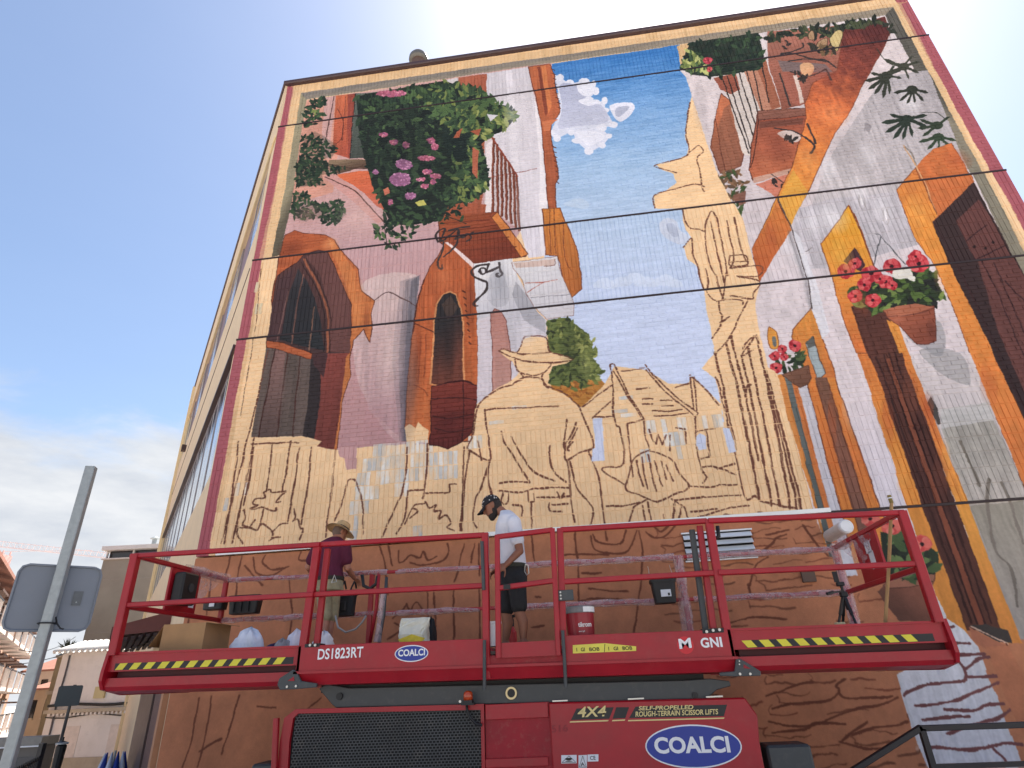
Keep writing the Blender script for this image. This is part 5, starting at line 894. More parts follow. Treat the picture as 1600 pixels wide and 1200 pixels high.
# folding hinge brackets below the deck ends, bolts
def plate(pts, name, m, Y, th=.03, holes=()):
    q = MB(); q.prism([on(x, y, Y) for x, y in pts], (0, th, 0)); o = q.build(name, m, lift, bevel=.004)
    for x, y, r, mm in holes: MB().lathe([(r, 0), (r, .012)], on(x, y, Y), 12, (0, -1, 0)).build('bolt', mm, lift)
    return o
plate([(433,1070),(436,1060),(458,1046),(464,1050),(470,1064),(495,1068),(494,1074),(460,1077),(437,1078)], 'hinge_bracket', M_GREY, YF-.045, holes=((449,1073,.011,M_BOLT),(463,1072,.011,M_BOLT)))
q = MB(); q.prism([on(x, y, YF-.049) for x, y in ((449,1064),(459,1057),(460,1064))], (0, .003, 0)); q.build('bracket_cutout', M_RED2, lift)
plate([(1150,1029),(1156,1029),(1170,1037),(1189,1049),(1189,1056),(1150,1057),(1125,1056),(1124,1051),(1148,1049)], 'hinge_bracket', M_GREY, YF-.045, holes=((1156,1053,.011,M_BOLT),(1172,1053,.011,M_BOLT),(1155,1033,.006,M_BOLT),(1155,1038,.006,M_BOLT)))
q = MB(); q.prism([on(x, y, YF-.049) for x, y in ((1162,1038),(1173,1045),(1162,1044))], (0, .003, 0)); q.build('bracket_cutout', M_RED2, lift)
for x, y in ((485,1008),(493,1008),(1104,987),(1114,985),(1124,984)): MB().lathe([(.013, 0), (.013, .012)], on(x, y, YF-.02), 10, (0, -1, 0)).build('bolt', M_BOLT, lift)
for xs_, ys_ in (((476,1012),(500,1005)), ((1098,990),(1130,981))): 
    a = on(*xs_, YF-.012); b = on(*ys_, YF-.012); MB().box((a.x, YF-.014, a.z), (b.x, YF+.12, b.z)).build('post_socket', M_BLK, lift)
# --- scissor pack under the deck
SY = YF+.16
q = MB(); q.prism([on(x, y, SY) for x, y in ((498,1076),(510,1069),(545,1075),(1070,1063),(1110,1060),(1140,1064),(1142,1072),(1120,1078),(1104,1092),(525,1106),(518,1100)) ], (0, .09, 0)); arm = q.build('scissor_arm', M_GREY, lift, bevel=.006)
for k in range(3): slope_box(-2.55, .85, SY+.25+k*.4, SY+.36+k*.4, -.62+.04*k, -.42, 'scissor_arm', M_GREY)
slope_box(-2.75, 1.0, SY+.06, YB-.2, -.42, -.345, 'scissor_arm', mat('oily_black', (20, 20, 20), .6))
for x, y, r in ((531,1088,.032), (1086,1086,.026)): MB().lathe([(r, 0), (r, .02), (r*.6, .02)], on(x, y, SY), 16, (0, -1, 0)).build('pin', M_BLK, arm)
c = on(799, 1083, SY-.005)
pv_ = MB().lathe([(.055, 0), (.055, .015), (.038, .015), (.038, .002)], c, 20, (0, -1, 0)).build('pivot_ring', mat('brass_ring', (214, 196, 150), .4, metal=.5), arm); MB().lathe([(.037, .003), (.037, .006)], c, 20, (0, -1, 0)).build('pivot_hole', M_BLK, pv_)
# --- chassis
CY = YF+.10
MB().box((-3.02, CY+.045, .72), (1.30, YB-.1, 1.30)).build('chassis_frame', mat('chassis_dark', (40, 36, 36), .6), lift)
q = MB(); zb_ = .62
def cz_(x, y): p = on(x, y, CY); return p
Lp = [cz_(459,1113), cz_(756,1104), cz_(757,1130)]
q = MB()                                                       # red frame round the grille
fo = [cz_(436,1200)-Vector((0, 0, .33)), cz_(437,1160), cz_(444,1122), cz_(462,1108), cz_(756,1100)]; fo.append(Vector((fo[-1].x, CY, zb_)))
fi = [cz_(452,1200)-Vector((0, 0, .30)), cz_(452,1158), cz_(458,1122), cz_(466,1115), cz_(751,1109)]; fi.append(Vector((fi[-1].x, CY, zb_+.05)))
n = len(fo); vs_ = fo+fi+[p+Vector((0, .05, 0)) for p in fo+fi]
q.add(vs_, [(i, (i+1) % n, n+(i+1) % n, n+i) for i in range(n)]+[(2*n+i, i, (i+1) % n if 0 else i, i) for i in ()]+[(i, 2*n+i, 2*n+(i+1) % n, (i+1) % n) for i in range(n)]+[(n+i, n+(i+1) % n, 3*n+(i+1) % n, 3*n+i) for i in range(n)])
gf = q.build('grille_frame', M_RED, lift)
post(432, 1122, 428, 1215, CY-.03, .05, name='corner_post')
MB().prism([p+Vector((0, .04, 0)) for p in fi], (0, .01, 0)).build('grille_backing', mat('engine_black', (14, 14, 15), .8), lift)
# punched steel grille: rows of slots left open between staggered bridges
x0, x1, z0_, z1_ = fi[0].x, fi[4].x, zb_+.03, fi[4].z
q = MB(); sp_x, sp_z = .0345, .0235; r = 0; zz = z0_
M_MESH = mat('grille_steel', (74, 76, 78), .5, metal=.3, var=.3, scale=2.5, dirt=.3)
while zz < z1_+.06:
    off = sp_x/2 if r % 2 else 0
    lim0 = fi[0].x
    q.add([(lim0, CY+.022, zz), (x1, CY+.022, zz), (x1, CY+.022, zz+.0075), (lim0, CY+.022, zz+.0075)], [(0, 1, 2, 3)])
    x = lim0+off
    while x < x1-.01:
        q.add([(x, CY+.023, zz+.0075), (x+.009, CY+.023, zz+.0075), (x+.009, CY+.023, zz+sp_z), (x, CY+.023, zz+sp_z)], [(0, 1, 2, 3)]); x += sp_x
    zz += sp_z; r += 1
top0 = fi[3].z; top1 = fi[4].z; xl0 = fi[3].x
q2 = MB(); q2.f = []; keep = []
for f in q.f:
    c_ = [sum(q.v[i][k] for i in f)/4 for k in range(3)]
    lim = top0+(top1-top0)*(c_[0]-xl0)/(x1-xl0)
    keep.append(f)
q.v = [(v[0], v[1], min(v[2], top0+(top1-top0)*(v[0]-xl0)/(x1-xl0))) for v in q.v]
gr = q.build('grille', M_MESH, lift); gr['kind'] = 'stuff'
# middle recess panel and right body panel
ma, mb_ = cz_(757,1101), cz_(858,1097); MB().box((ma.x, CY+.03, zb_), (mb_.x, CY+.045, ma.z)).build('body_panel', M_RED2, lift)
for y0, y1 in ((1101,1124),(1186,1200)):
    a, b = cz_(758,y0), cz_(857,y1-3); MB().box((a.x, CY+.005, b.z), (b.x, CY+.03, a.z)).build('body_rib', M_RED, lift, bevel=.004)
q = MB(); rp = [cz_(857,1098), cz_(1164,1090), cz_(1184,1118), cz_(1187,1160)]; rp += [Vector((rp[-1].x, CY, zb_)), Vector((rp[0].x, CY, zb_))]
q.prism(rp, (0, .10, 0)); q.build('engine_cover', M_RED, lift, bevel=.012)
for a, b in ((863,887),(981,1006),(1103,1129)):
    p, r_ = cz_(a,1095.5-(a-863)*.027), cz_(b,1093.5-(b-887)*.027); MB().box((p.x, CY-.006, p.z-.006), (r_.x, CY+.02, p.z+.006)).build('hinge_strip', M_BOLT, lift)
# outrigger boxes and wheels
for x in (-3.18, 1.62):
    MB().box((x-.19, -2.62, .62), (x+.19, -2.3, .98)).build('outrigger_box', M_GREY, lift, bevel=.02); MB().box((x-.14, -2.50, .0), (x+.14, -2.36, .62)).build('outrigger_leg', M_GREY, lift)
a = on(1212, 1163, -2.5)
MT = mat('tyre_rubber', (34, 33, 33), .9, var=.2, scale=9, bump=.3); MRIM = mat('rim_paint', (190, 186, 178), .5)
for x in (-2.3, .62):
    for y in (-2.52, -1.28):
        w_ = MB().lathe([(.16, -.13), (.36, -.13), (.41, -.09), (.42, 0), (.41, .09), (.36, .13), (.16, .13)], (x, y, .42), 28, (0, 1, 0)).build('wheel', MT, lift, smooth=False)
        MB().lathe([(.17, -.12), (.19, -.135), (.10, -.10), (.03, -.10)], (x, y, .42), 20, (0, 1, 0)).build('rim', MRIM, w_)
        for k in range(18):
            t = 2*math.pi*k/18; d = Vector((math.cos(t), 0, math.sin(t))); MB().bar(Vector((x, y-.12, .42))+d*.405, Vector((x, y+.12, .42))+d*.405, .05, .035, up=d).build('tread', MT, w_)
MB().box((-2.9, -2.3, .32), (1.2, -1.5, .72)).build('axle_frame', M_GREY, lift)
# amber beacon
bc = on(731, 1096, CY-.09)
be = MB().box((bc.x-.06, bc.y-.03, bc.z-.03), (bc.x+.06, bc.y+.06, bc.z-.015)).box((bc.x-.045, bc.y-.03, bc.z-.015), (bc.x+.045, bc.y+.06, bc.z+.01)).build('beacon', M_BLK, lift)
MB().lathe([(.044, .01), (.045, .05), (.04, .075), (.02, .088), (.001, .09)], (bc.x, bc.y+.015, bc.z), 20).build('beacon_lens', mat('amber_lens', (186, 70, 26), .25, var=.1, coat=.6), be, smooth=True)
MB().tube([on(x, y, CY-.05) for x, y in ((729,1100),(730,1110),(735,1122),(744,1131),(753,1133))], .013, 8).build('beacon_arm', M_BLK, be, smooth=True)
MB().lathe([(.012, 0), (.012, .01)], on(719, 1096, CY-.12), 8, (0, -1, 0)).build('bolt', M_BOLT, be)
# --- lettering and decals
EX = (on(1140, 1010)-on(470, 1042)); EX = Vector((1, 0, -.0146)); EZ = Vector((0, 0, 1)); MWH = mat('decal_white', (236, 236, 236), .5, var=.03); MBL = mat('decal_blue', (34, 56, 150), .4, var=.06)
YT = YF-.0125
def txt(name, s, p0, p1, h, Y, m=None, bold=.0, shear=0.0, par=None):
    a = on(*p0, Y); b = on(*p1, Y); return text_part(name, s, m or MWH, par or lift, a, (b-a), EZ, h, (b-a).length, bold, shear, .0015)
txt('lettering', 'DS1823RT', (496,1031), (567,1027), .098, YT, bold=.018)
def oval(cx, cy, w, h, Y, name, m, d, par=None):
    c = on(cx, cy, Y); q = MB(); q.prism([c+Vector((w/2*math.cos(t), -d, h/2*math.sin(t)-.0146*w/2*math.cos(t))) for t in np.linspace(0, 2*math.pi, 41)[:-1]], (0, .0015, 0)); return q.build(name, m, par or lift)
o1 = oval(643, 1021, .335, .150, YT, 'maker_badge', MWH, .002); oval(643, 1021, .317, .132, YT, 'badge_field', MBL, .004, o1); txt('lettering', 'COALCI', (622,1026), (664,1024), .062, YT-.005, bold=.03, par=o1)
o2 = oval(1083, 1166, .835, .335, CY, 'maker_badge', MWH, .002); oval(1083, 1166, .812, .312, CY, 'badge_field', MBL, .004, o2); txt('lettering', 'COALCI', (1024,1178), (1142,1176), .128, CY-.005, bold=.035, par=o2)
mo = oval(1071, 1008, .15, .15, YT, 'round_emblem', mat('emblem_red', (206, 26, 40), .4), .002)
txt('lettering', 'M', (1062,1014), (1081,1012), .085, YT-.003, bold=.03, par=mo); [txt('lettering', s_, (a_, 1012.4-(a_-1096)*.05), (b_, 1012.4-(b_-1096)*.05), .085, YT, bold=.03) for s_, a_, b_ in (('G', 1096, 1109), ('N', 1111, 1124), ('I', 1126, 1129.5))]
# yellow notice strip with black print
q = MB(); ys = [on(x, y, YT) for x, y in ((895,1021),(994,1017),(994,1010),(945,1005),(895,1008))]; q.prism([p+Vector((0, -.002, 0)) for p in ys], (0, .0015, 0)); yn = q.build('yellow_notice', mat('notice_yellow', (226, 212, 84), .55, var=.08), lift)
MPR = mat('print_black', (40, 38, 30), .6)
[txt('lettering', s_, (a_, 1018-(a_-901)*.03), (b_, 1018-(b_-901)*.03), .032, YT-.0025, MPR, .02, par=yn) for s_, a_, b_ in (('I', 901, 902), ('GI', 908, 914), ('BOB', 921, 937), ('I', 951, 952), ('GI', 959, 966), ('BOB', 973, 988))]
q = MB(); a, b = on(944,1019,YT), on(944.6,1006,YT); q.prism([a+Vector((0, -.0025, 0)), a+Vector((.006, -.0025, 0)), b+Vector((.006, -.0025, 0)), b+Vector((0, -.0025, 0))], (0, .0005, 0)); q.build('print_line', MPR, yn)
# 4x4 and model decals
MDB = mat('decal_black', (28, 28, 30), .45); MGO = mat('decal_gold', (226, 206, 140), .5, var=.06)
def quad(pts, name, m, Y, d, par=None): q = MB(); q.prism([on(x, y, Y)+Vector((0, -d, 0)) for x, y in pts], (0, .001, 0)); return q.build(name, m, par or lift)
d1 = quad(((892,1125),(952,1123),(959,1105),(901,1107)), 'black_decal', MDB, CY, .002); txt('lettering', '4X4', (903,1121), (948,1119), .085, CY-.0025, MGO, .02, .2, par=d1); quad(((890,1129),(950,1127),(951,1125),(891,1127)), 'gold_line', MGO, CY, .002, d1)
d2 = quad(((957,1123),(977,1122),(983,1105),(963,1105)), 'black_decal', MDB, CY, .002); quad(((956,1127),(976,1126),(977,1124),(957,1125)), 'gold_line', MGO, CY, .002, d2)
d3 = quad(((983,1122),(1131,1119),(1136,1101),(993,1104)), 'black_decal', MDB, CY, .002); txt('lettering', 'SELF-PROPELLED', (998,1110), (1084,1108), .034, CY-.0025, MGO, .02, .2, par=d3); txt('lettering', 'ROUGH-TERRAIN SCISSOR LIFTS', (993,1120), (1123,1116), .042, CY-.0025, MGO, .02, .2, par=d3); quad(((981,1127),(1131,1123),(1132,1121),(982,1125)), 'gold_line', MGO, CY, .002, d3)
txt('lettering', '516', (862,1145), (888,1143), .06, CY, mat('faded_print', (138, 22, 34), .5), .02)
for (xa_, xb_, ya_, yb_), t_ in (((877,901,1180,1193),'!'), ((904,917,1180,1200),'A'), ((918,935,1179,1190),'CE')):
    s_ = quad(((xa_,yb_),(xb_,yb_-.5),(xb_,ya_-.5),(xa_,ya_)), 'warning_sticker', MW, CY, .002); w3 = (xb_-xa_)*.25
    txt('lettering', t_, (xa_+w3, yb_-2.5), (xb_-w3, yb_-3), .03, CY-.0025, MPR, .01, par=s_)
    if t_ != 'CE':
        q = MB(); tri = [on(xa_+1, yb_-1.5, CY), on(xb_-1, yb_-1.8, CY), on((xa_+xb_)/2, ya_+1, CY)]
        for i in range(3): q.bar(tri[i]+Vector((0, -.003, 0)), tri[(i+1) % 3]+Vector((0, -.003, 0)), .003, .004, up=(0, 1, 0))
        q.build('warning_triangle', MPR, s_)
# upright hoses and handle tubes inside the platform
for l, r_, m_ in (([(566,898),(568,915),(578,920),(588,912),(590,900)], .022, M_BLK), ([(604,902),(600,960),(592,1004)], .02, M_GREY), ([(592,897),(588,950),(578,1004)], .022, M_RED2), ([(1121,822),(1123,838),(1116,842)], .02, M_BLK)):
    MB().tube([on(x, y, -1.5 if x < 900 else YF+.1) for x, y in l], r_, 8).build('handle_tube', m_, lift, smooth=True)
MB().tube([on(x, y, -1.6) for x, y in ((524,962),(528,980),(540,988),(556,983),(566,972),(572,962))], .012, 8).build('cable', mat('grey_cable', (150, 146, 144), .6), lift, smooth=True)
wrap(on(600, 925, -1.5), on(590, 1004, -1.5), .05, 21)
# ------------------------------------------------------------------ people
def fuse(q, name, m, parent, voxel=.009, smooth=4, sub=None):
    """melt overlapping volumes into one continuous skin"""
    me = bpy.data.meshes.new(name); me.from_pydata(q.v, [], q.f)
    bm = bmesh.new(); bm.from_mesh(me); bmesh.ops.recalc_face_normals(bm, faces=bm.faces); bm.to_mesh(me); bm.free()
    o = bpy.data.objects.new(name, me); COL.objects.link(o)
    r_ = o.modifiers.new('r', 'REMESH'); r_.mode = 'VOXEL'; r_.voxel_size = voxel
    s_ = o.modifiers.new('s', 'SMOOTH'); s_.factor = .5; s_.iterations = smooth
    dg = bpy.context.evaluated_depsgraph_get(); ev = bpy.data.meshes.new_from_object(o.evaluated_get(dg)); bpy.data.objects.remove(o)
    for p in ev.polygons: p.use_smooth = True
    ev.materials.clear()
    ev.materials.append(m); n = bpy.data.objects.new(name, ev); COL.objects.link(n)
    if parent is not None: put(n, parent)
    return n
def limb(q, pts, rs, n=12):
    """tapered tube through joints, with rounded ends"""
    P_ = [Vector(p) for p in pts]; out = []; R_ = []
    for i in range(len(P_)-1):
        for t in np.linspace(0, 1, 6)[:-1]: out.append(P_[i].lerp(P_[i+1], t)); R_.append(rs[i]*(1-t)+rs[i+1]*t)
    out.append(P_[-1]); R_.append(rs[-1])
    q.tube(out, R_, n)
    for p, r in zip(P_, rs): ball(q, p, r*1.0)
def ball(q, c, r, ax=None, n=12):
    c = Vector(c); ax = ax or (Vector((r, 0, 0)), Vector((0, r, 0)), Vector((0, 0, r)))
    rings = []
    for i in range(1, n):
        t = math.pi*i/n; rings.append([c+ax[2]*math.cos(t)+(ax[0]*math.cos(2*math.pi*k/14)+ax[1]*math.sin(2*math.pi*k/14))*math.sin(t) for k in range(14)])
    q.loft(rings)
def hand(q, wrist, palm_dir, across, curl, size=1.0):
    """palm with four unequal bent fingers and a thumb leaving its side"""
    w = Vector(wrist); d = Vector(palm_dir).normalized(); a = Vector(across); a = (a-d*a.dot(d)).normalized(); c = Vector(curl).normalized()
    pc = w+d*.05*size; ball(q, pc, 1, (d*.05*size, a*.042*size, d.cross(a)*.018*size))
    for k, ln in enumerate((.072, .08, .076, .06)):
        b = w+d*.085*size+a*(.03-.02*k)*size; k1 = b+(d*.8+c*.35).normalized()*ln*.45*size; k2 = k1+(d*.35+c*.9).normalized()*ln*.35*size; k3 = k2+(c-d*.25).normalized()*ln*.25*size
        q.tube([b-d*.02, b, k1, k2, k3], [.0092*size, .0092*size, .0088*size, .008*size, .0068*size], 8)
    tb = w+d*.03*size+a*.036*size; q.tube([tb, tb+(d*.5+a*.6+c*.3)*.032*size, tb+(d*.75+a*.45+c*.7)*.058*size], [.011*size, .0105*size, .008*size], 8)
def head(q, c, F_, U_, s=1.0):
    c = Vector(c); F_ = Vector(F_).normalized(); U_ = Vector(U_); U_ = (U_-F_*U_.dot(F_)).normalized(); S_ = F_.cross(U_)
    prof = [(-.118, .030, .028, .052), (-.105, .045, .040, .040), (-.08, .066, .054, .022), (-.045, .085, .066, .008), (0, .096, .073, .0), (.04, .100, .076, -.006), (.075, .092, .070, -.01), (.10, .070, .055, -.012), (.12, .036, .03, -.012)]
    q.loft([[c+U_*h*s+F_*(o+f*math.cos(t))*s+S_*w*math.sin(t)*s for t in np.linspace(0, 2*math.pi, 17)[:-1]] for h, f, w, o in prof])
    q.tube([c+U_*.02*s+F_*.088*s, c-U_*.012*s+F_*.106*s, c-U_*.034*s+F_*.112*s, c-U_*.042*s+F_*.098*s], [.010*s, .012*s, .016*s, .012*s], 8)          # nose
    for s_ in (-1, 1):
        ball(q, c+S_*s_*.076*s-F_*.012*s-U_*.004*s, 1, (F_*.02*s, S_*.008*s, U_*.032*s))                                                              # ears
        ball(q, c+S_*s_*.032*s+F_*.083*s+U_*.028*s, 1, (F_*.012*s, S_*.022*s, U_*.008*s))                                                             # brows
    ball(q, c+F_*.09*s-U_*.068*s, 1, (F_*.012*s, S_*.026*s, U_*.010*s))                                                                               # lips
    return F_, U_, S_
SKIN = mat('skin_tan', (136, 88, 66), .55, var=.12, scale=14); SKIN2 = mat('skin_fair', (172, 118, 96), .55, var=.12, scale=14)
M_HAIR = mat('dark_hair', (38, 29, 25), .7, var=.3, scale=60, bump=.5, bscale=200)
M_EYE = mat('eye_dark', (28, 20, 18), .3)
# ---- painter in white T-shirt at the gate, looking down
Y0 = -2.35; dz = deckz(-.8)
p1 = thing('person', 'person in white T-shirt, black shorts and dark cap looking down beside the platform gate', 'person', (on(802, 1000, Y0).x, Y0, dz))
def r_at(px, py, hd, hw, Y=Y0, n=18, pw=2.4, f=(1, 0, 0), s=(0, 1, 0)): return ring(on(px, py, Y), hd, hw, n, f, s, pw)
q = MB()
q.loft([r_at(803,906,.12,.155), r_at(802,893,.125,.16), r_at(801,876,.115,.15), r_at(799,855,.12,.155), r_at(795,832,.13,.175), r_at(794,815,.11,.19), r_at(793,806,.08,.13), r_at(790,800,.055,.06)])
nk = on(789, 803, Y0); hc = on(769, 791, Y0); F1 = Vector((-.90, -.05, -.43)); U1 = Vector((-.43, 0, .90))
limb(q, [nk+Vector((.01, 0, -.02)), hc+Vector((.05, 0, -.02))], [.058, .055])
F1, U1, S1 = head(q, hc, F1, U1, 1.04)
shN, elN, wrN = on(803,817,Y0-.19), on(812,861,Y0-.24), on(790,883,Y0-.31)
limb(q, [shN, elN, wrN], [.06, .044, .028]); hand(q, wrN, on(775,891,Y0-.36)-wrN, (0.1, -.2, -1), (.2, .35, -.55), 1.05)
shF, elF, wrF = on(795,817,Y0+.19), on(790,858,Y0+.24), on(778,888,Y0+.2)
limb(q, [shF, elF, wrF], [.06, .044, .028]); hand(q, wrF, (-.7, -.2, -.5), (0, 1, -.3), (.3, -.2, -.7))
for s, hx, kx, kx2, ax_ in ((-1, 807, 812, 958, 818), (1, 797, 791, 958, 790)):
    Y = Y0+s*.10; hp = on(hx, 905, Y); kn = on(kx, kx2, Y); an = Vector((on(ax_, 1000, Y).x, Y, dz+.09))
    cf = kn.lerp(an, .35)+Vector((.02, 0, 0)); limb(q, [hp, kn, cf, an], [.088, .057, .056, .036])
    q.loft([ring(an+Vector((.0, 0, -.02)), .05, .04, 12), ring(an+Vector((-.03, 0, -.06)), .09, .042, 12), ring(an+Vector((-.04, 0, -.09)), .11, .045, 12)])
b1 = fuse(q, 'body', SKIN, p1, .0075)
q = MB()                                                        # T-shirt
q.loft([r_at(801,889,.150,.185), r_at(801,880,.150,.185), r_at(799,862,.148,.18), r_at(796,840,.155,.195), r_at(795,822,.145,.215), r_at(795,810,.115,.20), r_at(793,804,.085,.14), r_at(790,799,.068,.075)])
limb(q, [shN, shN.lerp(elN, .62)], [.082, .074]); limb(q, [shF, shF.lerp(elF, .62)], [.082, .074])
fuse(q, 't_shirt', mat('white_cotton', (214, 214, 222), .9, var=.05, scale=5, bump=.6, bscale=16), p1, .011, 3)
q = MB()                                                        # shorts
q.loft([r_at(803,916,.145,.18), r_at(803,900,.145,.178), r_at(801,884,.138,.17), r_at(801,880,.13,.165)])
for s, hx, kx, kx2 in ((-1, 807, 811, 952), (1, 797, 792, 955)):
    Y = Y0+s*.10; limb(q, [on(hx, 905, Y), on(kx, kx2-6, Y)], [.105, .088])
fuse(q, 'shorts', mat('black_shorts', (34, 34, 37), .85, var=.3, scale=9, bump=.5, bscale=18), p1, .011, 3)
bz = on(801, 886, Y0); q = MB(); q.loft([ring(bz+Vector((0, 0, h)), .152, .188, 24, pw=2.4) for h in (-.02, .02)]); q.build('belt', mat('harness_webbing', (54, 54, 46), .8), p1)
ca = on(821, 888, Y0-.12); MB().tube([ca+Vector((.0, 0, .04)), ca+Vector((.03, 0, .03)), ca+Vector((.035, 0, -.05)), ca+Vector((.01, 0, -.07)), ca+Vector((-.012, 0, -.03)), ca+Vector((.0, 0, .04))], .006, 6).build('carabiner', M_BOLT, p1)
q = MB()                                                        # beard and hair
ball(q, hc+F1*.040-U1*.100, 1, (F1*.058, S1*.058, U1*.042)); ball(q, hc+F1*.0-U1*.060, 1, (F1*.044, S1*.078, U1*.062)); ball(q, hc+F1*.060-U1*.128, 1, (F1*.034, S1*.04, U1*.026)); ball(q, hc+F1*.098-U1*.056, 1, (F1*.010, S1*.034, U1*.006))
fuse(q, 'beard', M_HAIR, p1, .008, 3)
q = MB(); ball(q, hc-F1*.035-U1*.005, 1, (F1*.078, S1*.081, U1*.09)); fuse(q, 'hair', M_HAIR, p1, .009, 2)
M_CAP = mat('dark_cap', (32, 30, 34), .85, var=.2, scale=12)
q = MB(); rings = []
for i in range(8):
    t = i/7*math.pi/2; rings.append([hc+U1*(.025+.112*math.sin(t))+F1*(-.004+.112*math.cos(t)*math.cos(a))+S1*.09*math.cos(t)*math.sin(a) for a in np.linspace(0, 2*math.pi, 25)[:-1]])
q.loft(rings); cap_ = q.build('cap', M_CAP, p1, smooth=True)
q = MB(); vis = []
for j in range(4):
    for k in range(11):
        a = (k/10-.5)*1.9; rr_ = .108+.028*j; vis.append(hc+U1*(.032-.012*j-.012*abs(a)**2)+F1*rr_*math.cos(a)*1.02+S1*.092*math.sin(a)*(1-.06*j))
q.add(vis, [(j*11+k, j*11+k+1, (j+1)*11+k+1, (j+1)*11+k) for j in range(3) for k in range(10)]); q.add([v-U1*.006 for v in vis], [(j*11+k, (j+1)*11+k, (j+1)*11+k+1, j*11+k+1) for j in range(3) for k in range(10)]); q.build('visor', M_CAP, cap_, smooth=True)
MSP = mat('cap_print', (206, 200, 196), .8)
for k in range(16):
    a = random.uniform(-2.6, .6); t = random.uniform(.1, 1.1); d = U1*(.025+.112*math.sin(t))+F1*(-.004+.112*math.cos(t)*math.cos(a))+S1*.09*math.cos(t)*math.sin(a)
    nn = (d-U1*.03).normalized(); MB().lathe([(.008, .001), (.008, .003)], hc+d, 6, nn).build('print_spot', MSP, cap_)
for s in (-1, 1):
    q = MB(); ball(q, hc+S1*s*.032+F1*.092+U1*.006, 1, (F1*.008, S1*.014, U1*.005), 6); q.build('eye', M_EYE, p1, smooth=True)
# ---- painter in purple T-shirt and straw hat, back turned
Y2 = -1.5; dz2 = deckz(-3.1)
p2 = thing('person', 'person in purple T-shirt, khaki shorts and straw hat seen from behind at the wall', 'person', (on(514, 1000, Y2).x, Y2, dz2))
def r2(px, py, hw, hd, Y=Y2, n=18, pw=2.3): return ring(on(px, py, Y), hw, hd, n, (1, 0, 0), (0, 1, 0), pw)
q = MB(); q.loft([r2(514,918,.16,.12), r2(514,905,.165,.12), r2(514,893,.15,.11), r2(515,873,.165,.115), r2(517,857,.185,.11), r2(519,849,.17,.095), r2(522,844,.10,.075), r2(524,839,.058,.058)])
hc2 = on(531, 832, Y2+.06); F2 = Vector((.5, .68, -.52)); U2 = Vector((.25, .35, .9))
limb(q, [on(523, 844, Y2), hc2+Vector((-.01, -.02, -.05))], [.06, .056]); F2, U2, S2 = head(q, hc2, F2, U2, 1.0)
sR, eR, wR = on(539,858,Y2), on(543,887,Y2+.05), on(553,902,Y2+.32)
limb(q, [sR, eR, wR], [.06, .046, .03]); hand(q, wR, (.25, .6, -.35), (1, -.3, .1), (0, .2, -1))
sL, eL, wL = on(495,860,Y2), on(482,886,Y2+.06), on(489,897,Y2+.34)
limb(q, [sL, eL, wL], [.06, .046, .03]); hand(q, wL, (.2, .6, -.3), (-1, 0, .1), (0, .2, -1))
for hx, kx, ax_, Y in ((506, 508, 507, Y2), (521, 517, 513, Y2+.12)):
    hp = on(hx, 914, Y); kn = on(kx, 965, Y); an = Vector((on(ax_, 1000, Y).x, Y, dz2+.09)); limb(q, [hp, kn, kn.lerp(an, .35)-Vector((0, .02, 0)), an], [.085, .056, .055, .036])
    q.loft([ring(an+Vector((0, 0, -.02)), .04, .05, 12), ring(an+Vector((0, .03, -.06)), .042, .09, 12), ring(an+Vector((0, .04, -.09)), .045, .11, 12)])
fuse(q, 'body', SKIN2, p2, .0075)
q = MB(); q.loft([r2(514,908,.185,.15), r2(514,900,.18,.148), r2(514,888,.172,.14), r2(515,872,.185,.145), r2(517,858,.205,.14), r2(519,849,.19,.12), r2(522,843,.115,.09), r2(524,840,.075,.07)])
limb(q, [sR, sR.lerp(eR, .58)], [.085, .078]); limb(q, [sL, sL.lerp(eL, .58)], [.085, .078])
fuse(q, 't_shirt', mat('purple_cotton', (88, 24, 50), .9, var=.1, scale=5, bump=.6, bscale=15), p2, .011, 3)
q = MB(); q.loft([r2(514,924,.18,.15), r2(514,912,.178,.148), r2(514,902,.165,.14)])
for hx, kx, Y in ((506, 508, Y2), (521, 518, Y2+.12)): limb(q, [on(hx, 914, Y), on(kx, 962, Y)], [.10, .088])
fuse(q, 'shorts', mat('khaki_camouflage', (150, 140, 112), .9, var=.4, scale=8, bump=.5, bscale=18), p2, .011, 3)
bz = on(514, 905, Y2); q = MB(); q.loft([ring(bz+Vector((0, 0, h)), .19, .155, 24, pw=2.3) for h in (-.022, .022)]); q.build('belt', mat('tool_belt', (46, 42, 34), .8), p2)
ca = on(522, 905, Y2-.16); MB().tube([ca+Vector((-.03, 0, -.04)), ca+Vector((.0, 0, .05)), ca+Vector((.035, 0, -.03)), ca+Vector((-.03, 0, -.04))], .007, 6).build('carabiner', M_BOLT, p2)
q = MB(); ball(q, hc2-F2*.02+U2*.01, 1, (F2*.085, S2*.082, U2*.10)); fuse(q, 'hair', mat('grey_hair', (112, 92, 80), .8, var=.25, scale=50, bump=.4, bscale=200), p2, .009, 2)
M_STR = mat('straw', (196, 162, 116), .8, var=.2, scale=20, bump=.6, bscale=90); hn = Vector((.30, .22, .92)).normalized(); e1 = Vector((1, 0, -.33)); e1 = (e1-hn*e1.dot(hn)).normalized(); e2 = hn.cross(e1)
hb = hc2+U2*.045; q = MB()
prof = [(.19, -.022), (.17, -.008), (.13, .002), (.098, .006), (.094, .04), (.088, .08), (.07, .105), (.03, .112), (.001, .110)]
up_ = [[hb+hn*h+(e1*math.cos(a)*1.0+e2*math.sin(a)*1.08)*r+hn*(-.012*math.cos(2*a))*(r > .12) for a in np.linspace(0, 2*math.pi, 33)[:-1]] for r, h in prof]
